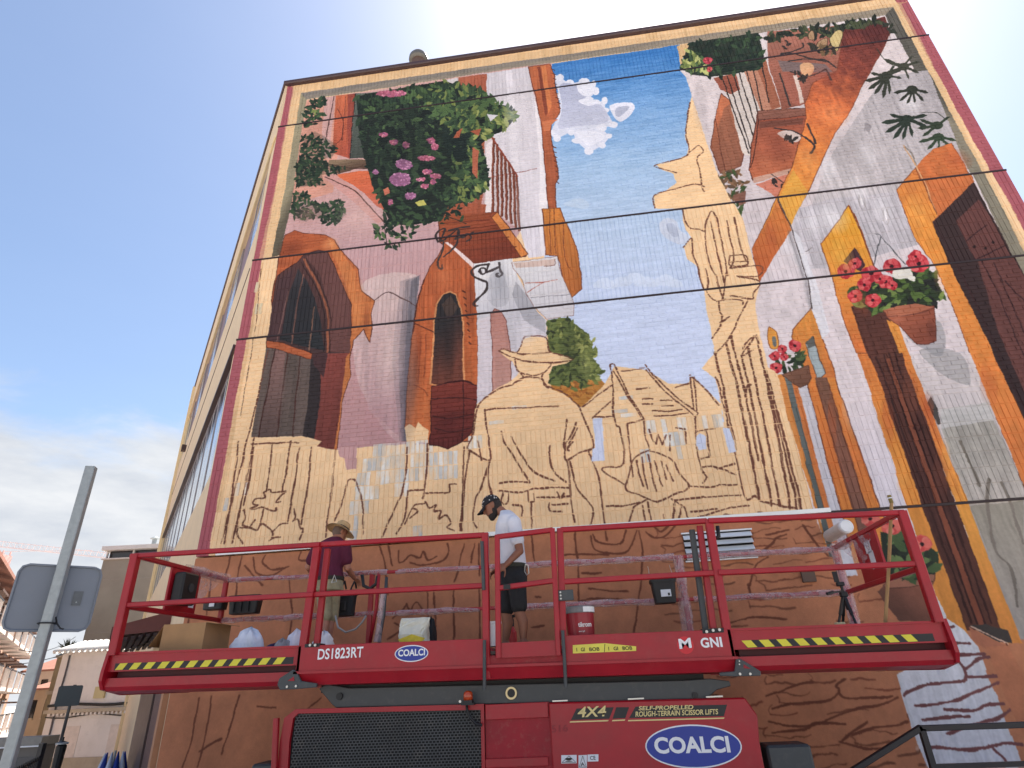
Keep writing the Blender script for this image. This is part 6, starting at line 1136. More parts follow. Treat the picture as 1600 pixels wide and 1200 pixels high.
q.loft(up_, cap=False); q.add([v-hn*.006 for rg_ in up_[:4] for v in rg_], [(i*32+k, (i+1)*32+k, (i+1)*32+(k+1) % 32, i*32+(k+1) % 32) for i in range(3) for k in range(32)])
hat = q.build('straw_hat', M_STR, p2, smooth=True); q = MB(); q.loft([[hb+hn*h+(e1*math.cos(a)+e2*math.sin(a)*1.08)*r for a in np.linspace(0, 2*math.pi, 33)[:-1]] for r, h in ((.099, .008), (.096, .035))], cap=False); q.build('hat_band', mat('hat_band', (66, 48, 38), .8), hat)
# ------------------------------------------------------------------ things lying on the platform
def at_deck(px, Y): x = on(px, 1000, Y).x; return Vector((x, Y, deckz(x)+.016))
bx0, bx1 = at_deck(274, -2.15), at_deck(338, -2.15); h_ = .36
cb = thing('cardboard_box', 'brown open cardboard box at the left end of the lift platform', 'box', tuple(bx0.lerp(bx1, .5)))
M_CARD = mat('cardboard', (176, 138, 98), .85, var=.1, scale=5, bump=.15, bscale=60); xm, xn, zb2 = bx0.x, bx1.x, bx0.z
for a, b, nme in (((xm, -2.4, zb2), (xn, -2.392, zb2+h_), 'side'), ((xm, -1.9, zb2), (xn, -1.892, zb2+h_), 'side'), ((xm, -2.392, zb2), (xm+.008, -1.9, zb2+h_), 'side'), ((xn-.008, -2.392, zb2), (xn, -1.9, zb2+h_), 'side'), ((xm+.008, -2.392, zb2), (xn-.008, -1.9, zb2+.01), 'bottom')): MB().box(a, b).build(nme, M_CARD, cb)
MB().prism([(xm, -2.392, zb2+h_), (xm, -1.9, zb2+h_), (xm-.16, -1.92, zb2+h_-.22), (xm-.16, -2.37, zb2+h_-.22)], (.006, 0, .004)).build('flap', M_CARD, cb)
MB().prism([(xn, -2.392, zb2+h_), (xn, -1.9, zb2+h_), (xn+.13, -1.92, zb2+h_-.02), (xn+.13, -2.37, zb2+h_-.02)], (.0, 0, .006)).build('flap', M_CARD, cb)
def lump(name, label, cat, px0, px1, h, Y, col, seed, depth=.28, rough=.7, bump=.8, peak=.5, grp=None):
    """crumpled sack or cloth: a mound with folds"""
    a, b = at_deck(px0, Y), at_deck(px1, Y); rg_ = np.random.default_rng(seed); nu, nv = 26, 9; L_ = (b-a).length; q = MB(); vs_ = []; ph = rg_.random(6)*6.28
    for j in range(nv+1):
        t = j/nv
        for k in range(nu):
            an = 2*math.pi*k/nu; f = (1-t**2.2)**.5 if t < 1 else 0.0; w = 1+.10*math.sin(3*an+ph[0])+.06*math.sin(7*an+ph[1]+t*4)+.04*rg_.normal()
            vs_.append((a.x+L_/2+(L_/2)*f*math.cos(an)*w+(peak-.5)*L_*.6*t, Y+depth/2*f*math.sin(an)*w, a.z+h*t*(1+.12*math.sin(5*an+ph[2])*(t > .3)+.05*rg_.normal()*(t > .2))))
    q.add(vs_, [(j*nu+k, j*nu+(k+1) % nu, (j+1)*nu+(k+1) % nu, (j+1)*nu+k) for j in range(nv) for k in range(nu)]+[tuple(range(nu-1, -1, -1))])
    o = q.build(name, mat(name+'_'+str(seed), col, rough, var=.1, scale=7, bump=bump, bscale=14), smooth=True)
    return tag(o, label, cat, grp)
lump('plastic_bag', 'white plastic bag lying right of the cardboard box on the platform', 'bag', 366, 414, .27, -2.3, (216, 222, 236), 1, .3)
lump('cloth', 'navy blue cloth crumpled right of the white plastic bag', 'cloth', 414, 446, .12, -2.3, (34, 40, 84), 2, .25, grp='cloths lying on the lift platform')
lump('cloth', 'grey cloth lying between the navy and the white cloths', 'cloth', 428, 456, .15, -2.42, (150, 148, 152), 3, .2, grp='cloths lying on the lift platform')
lump('cloth', 'white cloth bundle left of the doubled red rail posts', 'cloth', 446, 478, .24, -2.25, (226, 222, 232), 4, .3, grp='cloths lying on the lift platform')
lump('cloth', 'white cloth bundle at the feet of the person in purple', 'cloth', 488, 522, .22, -2.2, (232, 230, 232), 5, .26, grp='cloths lying on the lift platform')
lump('cloth', 'dark rag lying right of the white bundle by the purple shirt person', 'cloth', 520, 538, .06, -2.3, (92, 100, 110), 6, .2, grp='cloths lying on the lift platform')
lump('rag', 'pale paint rag on the right extension left of the tripod', 'rag', 1248, 1292, .07, -2.2, (188, 166, 156), 7, .22)
# paper sack with yellow print
a, b = at_deck(624, -2.2), at_deck(671, -2.2); ps = thing('paper_sack', 'crumpled white paper sack with yellow stain standing on the platform', 'sack', tuple(a.lerp(b, .5)))
rg_ = np.random.default_rng(9); q = MB(); rings = []
for j in range(9):
    t = j/8; hw_ = (b.x-a.x)/2*(1-.05*t); hd_ = .09*(1-.8*t**3)+.01; c_ = a.lerp(b, .5)+Vector((.01*math.sin(j), 0, .33*t)); rings.append([p+Vector((rg_.normal(0, .006), rg_.normal(0, .008), rg_.normal(0, .006))) for p in ring(c_, hw_, hd_, 20, pw=4)])
q.loft(rings); q.build('sack_body', mat('white_paper', (222, 220, 204), .8, var=.1, scale=8, bump=.8, bscale=22), ps)
q = MB(); c_ = a.lerp(b, .5)+Vector((0, -.100, .10)); q.add([c_+Vector((.13*math.cos(t)*(1+.25*math.sin(3*t)), -.012, .055*math.sin(t)*(1+.2*math.cos(4*t)))) for t in np.linspace(0, 6.28, 17)[:-1]], [tuple(range(16))]); q.build('yellow_stain', mat('yellow_pigment', (228, 204, 70), .8, var=.25, scale=14), ps)
lump('black_bag', 'small black bag standing behind the white paper sack', 'bag', 664, 682, .32, -2.0, (24, 26, 30), 10, .2)
# backpack hanging behind the purple painter, black trays, black bucket
def hang(name, label, cat, px0, py0, px1, py1, Y, dep, m, taper=.85, par_extra=None):
    a, b = on(px0, py0, Y), on(px1, py1, Y); t = thing(name, label, cat, ((a.x+b.x)/2, Y, b.z)); cx_, hw_ = (a.x+b.x)/2, (b.x-a.x)/2
    q = MB(); q.loft([ring((cx_, Y, b.z), hw_*taper, dep*taper, 20, pw=5), ring((cx_, Y, b.z+(a.z-b.z)*.9), hw_*.97, dep*.97, 20, pw=5), ring((cx_, Y, a.z), hw_*.98, dep*.98, 20, pw=5)]); q.build('body', m, t, bevel=.004)
    q = MB(); q.loft([ring((cx_, Y, a.z-.03), hw_*1.04, dep*1.04, 20, pw=5), ring((cx_, Y, a.z+.004), hw_*1.05, dep*1.05, 20, pw=5)]); q.build('rim', m, t); return t, cx_, a.z, b.z
t, cx_, z1_, z0_ = hang('backpack', 'black backpack hanging from the rail beside the person in purple', 'backpack', 524, 928, 554, 962, -1.14, .09, mat('black_nylon', (28, 28, 32), .75, var=.25, scale=10, bump=.5, bscale=20))
MB().box((cx_-.07, -1.265, z0_+.05), (cx_+.06, -1.225, z0_+.17)).build('pocket', M_BLK, t, bevel=.01)
for dx in (-.07, .07): MB().tube([(cx_+dx, -1.2, z1_-.02), (cx_+dx, -1.12, z1_+.08), (cx_+dx, -1.03, z1_+.17), (cx_+dx, -.96, z1_+.08)], .012, 6).build('strap', M_BLK, t)
t, cx_, z1_, z0_ = hang('tool_tray', 'black plastic tool tray hung on the far rail at the left end', 'tray', 322, 936, 352, 952, -1.16, .1, M_BLK, .9)
MB().box((cx_-.02, -1.275, z0_+.03), (cx_+.05, -1.268, z0_+.09)).build('label', MW, t)
t, cx_, z1_, z0_ = hang('paint_crate', 'black plastic crate hung on the far rail right of the tool tray', 'crate', 362, 933, 406, 958, -1.16, .1, M_BLK, .88)
for dx in (-.1, 0, .1): MB().box((cx_+dx-.006, -1.275, z0_+.02), (cx_+dx+.006, -1.255, z1_-.03)).build('rib', M_BLK, t)
t, cx_, z1_, z0_ = hang('black_bucket', 'black bucket with white label hanging from the far rail near the right posts', 'bucket', 1015, 908, 1060, 942, -1.16, .11, M_BLK, .82)
MB().box((cx_-.05, -1.278, z0_+.07), (cx_+.07, -1.262, z0_+.15)).build('label', MW, t); MB().box((cx_+.03, -1.2795, z0_+.08), (cx_+.055, -1.277, z0_+.11)).build('label_print', MPR, t)
for dx in (-.15, .15): MB().tube([(cx_+dx, -1.16, z1_), (cx_+dx*.9, -1.05, z1_+.15), (cx_+dx*.9, -1.0, z1_+.2)], .004, 5).build('handle', M_BOLT, t)
# red paint bucket with grey lid
c_ = at_deck(909, -2.45); t = thing('paint_bucket', 'red paint bucket with paint smeared grey lid right of the gate', 'bucket', tuple(c_)); rb = .152
MB().lathe([(rb*.86, 0), (rb*.95, .25), (rb*.955, .29)], c_, 28).build('bucket_body', mat('bucket_red', (150, 20, 38), .35, var=.08), t, smooth=False)
MB().lathe([(rb*1.0, .285), (rb*1.03, .295), (rb*1.03, .335), (rb*.98, .35), (rb*.5, .35), (.001, .352)], c_, 28).build('lid', mat('lid_grey', (122, 122, 124), .5, var=.25, scale=10, dirt=.5), t)
q = MB(); q.loft([[c_+Vector((math.cos(a)*rb*1.035, math.sin(a)*rb*1.035, z)) for a in np.linspace(-1.3, -.2, 9)] for z in (.29+.0, .34)], cap=False); q.build('paint_smear', MWH, t)
text_part('lettering', 'tikrom', MWH, t, c_+Vector((-.02, -rb*.97, .15)), (1, .12, 0), EZ, .045, .13, .02, .0, .004); text_part('lettering', 'acryl', MWH, t, c_+Vector((-.02, -rb*.955, .10)), (1, .12, 0), EZ, .018, .06, .01, .0, .004)
# white tub in the gate gap, red sprayer behind the legs
c_ = at_deck(770, -2.66); MB().lathe([(.075, 0), (.085, .20), (.092, .205), (.092, .225), (.08, .225)], c_, 20).build('white_tub', mat('white_tub', (214, 216, 220), .4, var=.05)); tag(bpy.data.objects['white_tub'], 'white plastic tub on the platform just left of the gate', 'tub')
c_ = at_deck(800, -2.05); t = thing('sprayer', 'red hand sprayer with black nozzle behind the legs by the gate', 'sprayer', tuple(c_))
MB().lathe([(.05, 0), (.055, .02), (.055, .16), (.035, .20), (.022, .22)], c_, 16).build('tank', mat('sprayer_red', (190, 40, 44), .4), t); MB().lathe([(.03, .22), (.03, .29), (.02, .31)], c_, 12).build('pump_head', M_BLK, t); MB().bar(c_+Vector((-.08, -.02, .30)), c_+Vector((.05, .0, .33)), .03, .03).build('nozzle', M_BLK, t)
# tripod with phone
c_ = at_deck(1326, -2.0); t = thing('tripod', 'black camera tripod standing on the right platform extension', 'tripod', tuple(c_)); hub = on(1318, 928, -2.0)
for px, Y in ((1309, -2.12), (1347, -2.15), (1318, -1.75)):
    f = at_deck(px, Y); MB().bar(hub, hub.lerp(f, .5), .028, .022).build('leg', M_BLK, t); MB().bar(hub.lerp(f, .48), f, .02, .016).build('leg', M_BLK, t)
MB().tube([hub-Vector((0, 0, .16)), hub+Vector((0, 0, .08))], .014, 10).build('column', M_BLK, t); MB().box((hub.x-.035, -2.03, hub.z-.03), (hub.x+.035, -1.97, hub.z+.02)).build('hub', M_BLK, t, bevel=.006)
MB().bar(hub+Vector((.01, 0, .03)), on(1294, 927, -2.1), .018, .018).build('pan_handle', M_BLK, t); MB().tube([on(1302,925,-2.08), on(1292,928,-2.11)], .016, 8).build('grip', M_BLK, t)
ph = hub+Vector((-.01, 0, .11)); MB().box((ph.x-.035, -2.03, ph.z-.03), (ph.x+.04, -1.98, ph.z+.01)).build('head', M_BLK, t, bevel=.006); MB().box((ph.x-.05, -2.01, ph.z+.01), (ph.x+.0, -2.0, ph.z+.12)).build('phone_clamp', M_BLK, t)
c_ = at_deck(1319, -2.3); MB().lathe([(.05, 0), (.05, .11), (.046, .115), (.001, .115)], c_, 16).build('paint_can', mat('cream_can', (206, 192, 150), .6, var=.15)); tag(bpy.data.objects['paint_can'], 'small cream paint can at the foot of the tripod', 'can')
# roller pole and white tray
a, b = at_deck(1386, -2.55), on(1393, 786, -2.62); t = thing('roller_pole', 'long wooden pole leaning upright at the right end of the platform', 'pole', tuple(a)); MB().tube([a, a.lerp(b, .5)+Vector((.006, 0, 0)), b], .016, 10).build('shaft', mat('wood_pole', (164, 128, 84), .7, var=.2, scale=5, stretch=(8, 8, 1)), t)
MB().tube([b-Vector((0, 0, .0)), b+Vector((.0, 0, .08))], .019, 10).build('grip', mat('olive_grip', (122, 104, 48), .6), t); MB().tube([b+Vector((0, 0, .045)), b+Vector((.0, 0, .056))], .0205, 10).build('grip_ring', MW, t)
c_ = at_deck(1389, -2.2); MB().loft([ring(c_, .09, .13, 16, pw=5), ring(c_+Vector((0, 0, .09)), .12, .16, 16, pw=5), ring(c_+Vector((0, 0, .085)), .11, .15, 16, pw=5), ring(c_+Vector((0, 0, .02)), .085, .12, 16, pw=5)]).build('paint_tray', mat('white_tray', (206, 210, 216), .45, var=.06)); tag(bpy.data.objects['paint_tray'], 'white plastic paint tray behind the wooden pole', 'tray')
# ------------------------------------------------------------------ street furniture
M_GALV = mat('galvanised_steel', (150, 156, 158), .5, metal=.45, var=.16, scale=22, dirt=.1); M_SIGN = mat('sign_back', (112, 118, 128), .55, metal=.15, var=.08, scale=4, dirt=.08)
top = PD(143, 730, 4.3); base = Vector((top.x, top.y, gz(top.x, top.y)))
rs = thing('road_sign', 'grey road sign seen from the back on a tall galvanised post', 'road sign', tuple(base))
MB().bar(base, top, .062, .062, up=(.35, -.94, 0), ch=.006).build('post', M_GALV, rs)
vd = Vector((base.x-CAM[0], base.y-CAM[1], 0)).normalized(); sx = vd.cross(Vector((0, 0, 1)))
sc = PD(80, 946, 4.25); ctr = Vector((top.x, top.y, sc.z))+vd*.055
def plate_rr(c, ex, w, h, r, th, name, m, par):
    pts = []
    for cx_, cz_2, a0 in ((w/2-r, h/2-r, 0), (-w/2+r, h/2-r, 90), (-w/2+r, -h/2+r, 180), (w/2-r, -h/2+r, 270)):
        for k in range(6): a = R(a0+18*k); pts.append(c+ex*(cx_+r*math.cos(a))+Vector((0, 0, cz_2+r*math.sin(a))))
    return MB().prism(pts, ex.cross(Vector((0, 0, 1)))*-th).build(name, m, par)
pn = plate_rr(ctr, sx, .455, .405, .05, .004, 'sign_panel', M_SIGN, rs)
rim = MB(); rim.tube([ctr+sx*x-vd*.004+Vector((0, 0, z)) for x, z in [(x*.785, z*.81) for x, z in ((.23,.25),(-.23,.25),(-.272,.232),(-.29,.19),(-.29,-.19),(-.272,-.232),(-.23,-.25),(.23,-.25),(.272,-.232),(.29,-.19),(.29,.19),(.272,.232),(.23,.25))]], .008, 6); rim.build('rim', M_SIGN, pn)
st_ = ctr+sx*.125-vd*.005+Vector((0, 0, .0)); q = MB(); q.prism([st_+sx*x+Vector((0, 0, z)) for x, z in ((-.026,-.045),(.026,-.045),(.026,.045),(-.026,.045))], -vd*.001); q.build('maker_plate', mat('maker_plate', (86, 90, 94), .5, var=.2, scale=20), pn)
MB().lathe([(.005, 0), (.005, .002)], st_-vd*.001+Vector((0, 0, -.025)), 8, -vd).build('rivet', M_GALV, pn)
zt = PD(72, 985, 4.2).z; tc_ = Vector((top.x, top.y, zt)); MB().tube([tc_+(sx*math.cos(a)+vd*math.sin(a))*.05 for a in np.linspace(0, 2*math.pi, 13)], .005, 6).build('cable_tie', M_BLK, rs)
MB().tube([tc_+sx*.05-vd*.01, tc_+sx*.075-vd*.02+Vector((0, 0, -.03)), tc_+sx*.095-vd*.02+Vector((0, 0, -.035))], .005, 6).build('tie_end', M_BLK, rs); MB().tube([tc_+sx*.05-vd*.01, tc_+sx*.035-vd*.04+Vector((0, 0, .035))], .005, 6).build('tie_end', M_BLK, rs)
# second sign further down the street
c2 = PD(113, 1087, 17.0); b2 = Vector((c2.x, c2.y, gz(c2.x, c2.y))); s2 = thing('road_sign', 'small dark grey road sign from behind before the white house', 'road sign', tuple(b2))
MB().tube([b2, c2+Vector((0, 0, .28))], .04, 10).build('post', mat('dark_post', (66, 70, 74), .5), s2)
v2 = Vector((c2.x-CAM[0], c2.y-CAM[1], 0)).normalized(); x2 = v2.cross(Vector((0, 0, 1))); plate_rr(c2-x2*.08-v2*.05, x2, .58, .52, .05, .01, 'sign_panel', mat('sign_back_dark', (64, 74, 80), .5, var=.1), s2); pass
# street lamp cabinet (black) at the foot of that post
c3 = PD(91, 1186, 13.0); g3 = gz(c3.x, c3.y); lb = thing('street_lamp', 'black lantern on a short pole in front of the white house', 'lamp', (c3.x, c3.y, g3)); tp3 = PD(97, 1162, 13.0)
MB().tube([(c3.x, c3.y, g3), (c3.x, c3.y, tp3.z-.35)], .04, 10).build('pole', M_BLK, lb); MB().lathe([(.06, -.62), (.085, -.55), (.105, -.05), (.05, .0), (.105, .015), (.02, .05), (.02, .12)], (c3.x, c3.y, tp3.z), 10).build('lantern', M_BLK, lb)
MB().lathe([(.125, .0), (.125, .03), (.04, .05)], (c3.x, c3.y, tp3.z-.02), 14).build('lantern_cap', mat('pale_cap', (170, 172, 172), .5), lb)
# folded blue parasol
c4 = PD(176, 1196, 12.0); g4 = gz(c4.x, c4.y); pa = thing('folded_parasol', 'folded blue and white striped parasol below the left end of the lift', 'parasol', (c4.x, c4.y, g4)); tp4 = PD(176, 1178, 12.0).z
MB().tube([(c4.x, c4.y, g4), (c4.x, c4.y, tp4+.05)], .022, 8).build('pole', M_GALV, pa)
for k in range(10):
    a = 2*math.pi*k/10; d = Vector((math.cos(a), math.sin(a), 0)); b_ = Vector((c4.x, c4.y, tp4-1.3)); MB().tube([b_+d*.10, b_+d*.20+Vector((0, 0, .5)), b_+d*.21+Vector((0, 0, 1.0)), b_+d*.17+Vector((0, 0, 1.32))], [.05, .08, .07, .01], 7).build('canopy_fold', mat('parasol_blue', (36, 62, 150), .7) if k % 2 else mat('parasol_white', (206, 212, 226), .7), pa, smooth=True)
# railing of the steps at the right
YR = -2.2; rl = thing('stair_railing', 'black metal stair railing in the lower right corner', 'railing', tuple(PY(1470, 1200, YR)-Vector((0, 0, .7))))
rl.location.z = 0; WLOC[rl.name] = rl.location.copy(); M_IRON = mat('black_iron', (40, 36, 38), .5, var=.12, scale=9)
pk = on(1437, 1138, YR); pe = on(1640, 1131, YR); MB().bar(pk, pe, .05, .05, ch=.006, ext=.01).build('hand_rail', M_IRON, rl); lo = on(1325, 1209, YR); dn = lo+(lo-pk)*.8; MB().bar(pk, dn, .05, .05, ch=.006, ext=.015).build('hand_rail', M_IRON, rl)
for px in (1440, 1640): a = on(px, 1139, YR); MB().bar(Vector((a.x, YR, a.z)), Vector((a.x, YR, 0)), .05, .05).build('post', M_IRON, rl)
a = on(1462, 1198, YR); b = on(1640, 1192, YR); MB().bar((pk.x, YR, a.z), b, .04, .04).build('lower_rail', M_IRON, rl); MB().bar(Vector((dn.x, YR, dn.z)), Vector((dn.x, YR, 0)), .05, .05).build('post', M_IRON, rl); MB().bar(Vector((pk.x, YR, a.z-.15)), dn-Vector((0, 0, .02)), .04, .04).build('lower_rail', M_IRON, rl)
# ------------------------------------------------------------------ houses down the street (left)
def frame_at(px, py, depth):
    c = PD(px, py, depth); v = Vector((c.x-CAM[0], c.y-CAM[1], 0)).normalized(); return c, v, v.cross(Vector((0, 0, 1)))
def hx(px, py, depth): return PD(px, py, depth)
class HB:
    """a house front: s metres to the right along the front, z up, d metres in front of it"""
    def __init__(s, o, ex, n): s.o = Vector(o); s.ex = Vector(ex).normalized(); s.n = Vector(n).normalized()
    def P(s, a, z, d=0.0): return s.o+s.ex*a+s.n*d+Vector((0, 0, z-s.o.z))
    def box(s, a0, a1, z0, z1, d0, d1, name, m, par): return MB().prism([s.P(a0, z0, d0), s.P(a1, z0, d0), s.P(a1, z1, d0), s.P(a0, z1, d0)], s.n*(d1-d0)).build(name, m, par)
M_PALE = mat('pale_render', (222, 212, 204), .9, var=.08, scale=1.2, dirt=.25, bump=.1, bscale=50); M_PLINTH = mat('plinth_render', (176, 160, 138), .9, var=.15, scale=2, dirt=.4)
M_DGL = mat('dark_glass', (44, 44, 46), .15, var=.2, spec=.7); M_TILE = mat('roof_tile', (150, 104, 88), .85, var=.25, scale=3); M_CONC = mat('raw_concrete', (146, 138, 124), .9, var=.12, scale=1.0, dirt=.35, bump=.15, bscale=20)
# white house
DW = 23.0; a, v, ex = frame_at(140, 1100, DW); l = PD(78, 1100, DW); r_ = PD(262, 1090, DW*.97); ex = Vector((r_.x-l.x, r_.y-l.y, 0)).normalized(); nn = Vector((ex.y, -ex.x, 0)); 
if nn.dot(Vector((CAM[0]-l.x, CAM[1]-l.y, 0))) < 0: nn = -nn
wh = thing('white_house', 'low white rendered house with corrugated white roof behind the lift end', 'house', (l.x, l.y, gz(l.x, l.y))); H1 = HB(l, ex, nn); LW = (Vector((r_.x, r_.y, 0))-Vector((l.x, l.y, 0))).length+3
ze = PD(130, 1016, DW).z; zm_ = PD(130, 1108, DW).z; zp = PD(110, 1180, DW).z
H1.box(-.0, LW, -3.2, ze, -6, 0, 'wall', M_PALE, wh); H1.box(-.03, LW+.02, -3.2, zp, .0, .05, 'plinth', M_PLINTH, wh)
H1.box(.02, LW, zm_-.10, zm_+.02, .0, .22, 'ledge', M_PLINTH, wh)
k = 0; s_ = .2
while s_ < LW-.2: H1.box(s_, s_+.09, zm_-.19, zm_-.10, .0, .16, 'dentil', M_PALE, wh); s_ += .18
rf = MB(); n_ = int(LW/.06)
vs_ = [];
for i in range(n_+1):
    s_ = -.15+i*(LW+.3)/n_; w = .045*math.cos(i*math.pi/2.0) 
    for (d, z) in ((.28, ze+.0), (-1.1, ze+.42)): vs_.append(H1.P(s_, z+w, d))
rf.add(vs_, [(2*i, 2*i+2, 2*i+3, 2*i+1) for i in range(n_)]); rfo = rf.build('roof', mat('fibre_cement', (214, 212, 208), .8, var=.12, scale=2), wh)
for i in range(0, n_, 4): MB().tube([H1.P(-.15+i*(LW+.3)/n_, ze+.03, .29), H1.P(-.15+i*(LW+.3)/n_, ze+.445, -1.1)], .075, 8).build('corrugation', MATS['fibre_cement'], rfo, smooth=True)
H1.box(.9, 1.6, zm_-1.75, zm_-.55, .0, .012, 'filled_opening', mat('pale_patch', (214, 198, 186), .9), wh); H1.box(2.9, 4.1, zm_-1.75, zm_-.55, .0, .02, 'filled_opening', MATS['pale_patch'], wh)
for s_ in (1.9, 3.7): H1.box(s_, s_+.45, zm_+.35, zm_+.75, .0, .08, 'meter_box', mat('meter_box', (196, 178, 132), .7, var=.1), wh)
MB().tube([H1.P(.05+i*LW/14, zm_+.16+.04*math.sin(i), .1) for i in range(15)], .05, 6).build('cable_bundle', M_BLK, wh, smooth=True); MB().tube([H1.P(.35+.02*math.sin(i), ze-.1-i*.35, .04) for i in range(12)], .03, 6).build('conduit', mat('conduit_grey', (96, 92, 94), .6), wh); MB().tube([H1.P(.0+i*.4, zm_-.22-.05*math.sin(i*.9), .05) for i in range(14)], .02, 6).build('cable', M_BLK, wh)
# concrete block with roof terrace behind it
DC = 30.0; l = PD(116, 1000, DC); r_ = PD(270, 992, DC*1.0); ex = Vector((r_.x-l.x, r_.y-l.y, 0)).normalized(); nn = Vector((ex.y, -ex.x, 0)); nn = nn if nn.y < 0 else -nn
cbk = thing('concrete_building', 'bare concrete building with glazed roof terrace behind the lift', 'building', (l.x, l.y, -2)); H2 = HB(l, ex, nn); LC = 6.0
zt2 = PD(165, 862, DC).z; zr = PD(168, 838, DC).z
H2.box(.45, LC, -3, zt2, -8, 0, 'wall', M_CONC, cbk); H2.box(.35, LC, zt2, zt2+.06, -8, .08, 'slab_edge', mat('pale_edge', (206, 200, 192), .8), cbk)
H2.box(.55, LC, zt2+.06, zr-.22, -7, -.25, 'glazing', M_DGL, cbk)
for s_ in (.5, 1.9, 3.3, 4.7): H2.box(s_, s_+.07, zt2+.06, zr-.2, -.14, -.05, 'mullion', mat('pale_frame', (200, 196, 190), .6), cbk)
H2.box(.30, LC, zr-.21, zr, -8, .15, 'roof', mat('white_fascia', (212, 208, 202), .7, var=.06, dirt=.2), cbk)
fz = H2.P(1.75, zr, -2); MB().tube([fz, fz+Vector((0, 0, .75))], .12, 10).build('flue', M_GALV, cbk); MB().lathe([(.22, .75), (.25, .80), (.05, .92)], fz, 12).build('flue_cap', M_GALV, cbk)
for z in (2.0, 4.6, 7.2):
    H2.box(.46, LC, z, z+.05, -.0, .012, 'day_joint', mat('joint_grey', (150, 142, 130), .9), cbk)
# tan house with corner stub between
l = PD(48, 1100, 34.0); r_ = PD(112, 1098, 33.0); ex = Vector((r_.x-l.x, r_.y-l.y, 0)).normalized(); nn = Vector((ex.y, -ex.x, 0)); nn = nn if nn.y < 0 else -nn
th = thing('tan_house', 'tan rendered house down the street left of the white house', 'house', (l.x, l.y, -2.3)); H3 = HB(l, ex, nn)
z_top = PD(70, 1078, 34).z; H3.box(-.2, 2.3, -3.5, z_top, -5, 0, 'wall', mat('tan_render', (178, 156, 132), .9, var=.1, scale=1, dirt=.25), th)
MB().prism([H3.P(-.4, z_top, .3), H3.P(2.5, z_top, .3), H3.P(2.5, z_top+.7, -2.5), H3.P(-.4, z_top+.7, -2.5)], (0, 0, .1)).build('roof', M_TILE, th)
for s_ in (.15, 1.2):
    w_ = H3.box(s_, s_+.35, z_top-1.4, z_top-.5, .0, .04, 'window', M_DGL, th); H3.box(s_-.05, s_+.4, z_top-1.47, z_top-1.4, .0, .1, 'sill', M_PLINTH, w_)
for k in range(3):
    l2 = PD(62+k*12, 1050-k*4, 42+k*5); e_ = thing('tiled_roof_house', ['pale house with terracotta roof nearest behind the tan house', 'middle terracotta roofed house far down the street', 'farthest terracotta roofed house right of the grey post'][k], 'house', (l2.x, l2.y, -2.3), 'tile roofed houses down the street'); HH = HB(l2, ex, nn)
    HH.box(-1.2, 1.9, -4, l2.z, -4, 0, 'wall', mat('far_wall_%d' % k, [(206, 190, 176), (190, 166, 146), (214, 202, 190)][k], .9, var=.08), e_)
    MB().prism([HH.P(-1.5, l2.z, .35), HH.P(2.2, l2.z, .35), HH.P(2.0, l2.z+.9, -2), HH.P(-1.3, l2.z+.9, -2)], (0, 0, .12)).build('roof', M_TILE, e_)
    for s_ in (-.8, .5): HH.box(s_, s_+.6, l2.z-1.5, l2.z-.5, .0, .05, 'window', M_DGL, e_)
# olive wall stub and tree beside the white house
l2 = PD(92, 1040, 28); wt = thing('stair_tower', 'narrow olive brown wall beside the white house', 'building', (l2.x, l2.y, -2.3)); HH = HB(l2, ex, nn); zz = PD(96, 1027, 28).z; HH.box(-.25, .7, -3.4, zz, -3, 0, 'wall', mat('olive_render', (150, 134, 104), .9, var=.12, dirt=.3), wt); HH.box(-.3, .75, zz, zz+.12, -3, .06, 'cornice', M_PLINTH, wt)
HH.box(-.26, .71, zz-1.55, zz-1.4, 0, .1, 'ledge', M_PLINTH, wt)
# apartment block with balconies at the left edge
M_APT = mat('apartment_render', (172, 138, 116), .9, var=.1, scale=.8, dirt=.15); M_AWN = mat('balcony_shade', (90, 66, 56), .8, var=.2)
l = PD(-70, 1000, 24.0); r_ = PD(40, 1000, 46.0); ex = Vector((r_.x-l.x, r_.y-l.y, 0)); LA = ex.length; ex.normalize(); nn = Vector((ex.y, -ex.x, 0)); nn = nn if nn.x > 0 else -nn
ap = thing('apartment_block', 'apartment block with stacked balconies at the left edge of the street', 'building', (l.x, l.y, -2)); H4 = HB(l, ex, nn); ztop = PD(2, 905, 28).z
H4.box(-6, LA, -3.5, ztop, -9, 0, 'wall', M_APT, ap); MB().prism([H4.P(-6.3, ztop, .9), H4.P(LA+.3, ztop, .9), H4.P(LA+.3, ztop+1.3, -4), H4.P(-6.3, ztop+1.3, -4)], (0, 0, .16)).build('roof', M_TILE, ap)
nf = 4; fh = (ztop+2.2)/nf
for f in range(nf):
    z = -2.2+f*fh
    for k in range(8):
        s_ = -2+k*(LA+1)/8; w = (LA+1)/8*.72
        wn_ = H4.box(s_+.3, s_+w*.8, z+.9, z+fh-.5, .0, .05, 'window', M_DGL, ap); H4.box(s_+.2, s_+w*.85, z+fh-.5, z+fh-.38, .0, .12, 'lintel', M_PLINTH, wn_)
        if f:
            bl = H4.box(s_, s_+w, z-.1, z+.08, .0, 1.1, 'balcony', M_PALE, ap); H4.box(s_, s_+w, z+.95, z+1.02, 1.04, 1.1, 'balcony_rail', M_IRON, bl)
            for j in range(7): H4.box(s_+j*w/6.5, s_+j*w/6.5+.05, z+.08, z+.95, 1.05, 1.09, 'baluster', M_PALE, bl)
            H4.box(s_+.1, s_+w*.9, z+fh-.7, z+fh-.6, .02, .8, 'sun_blind', M_AWN, bl)
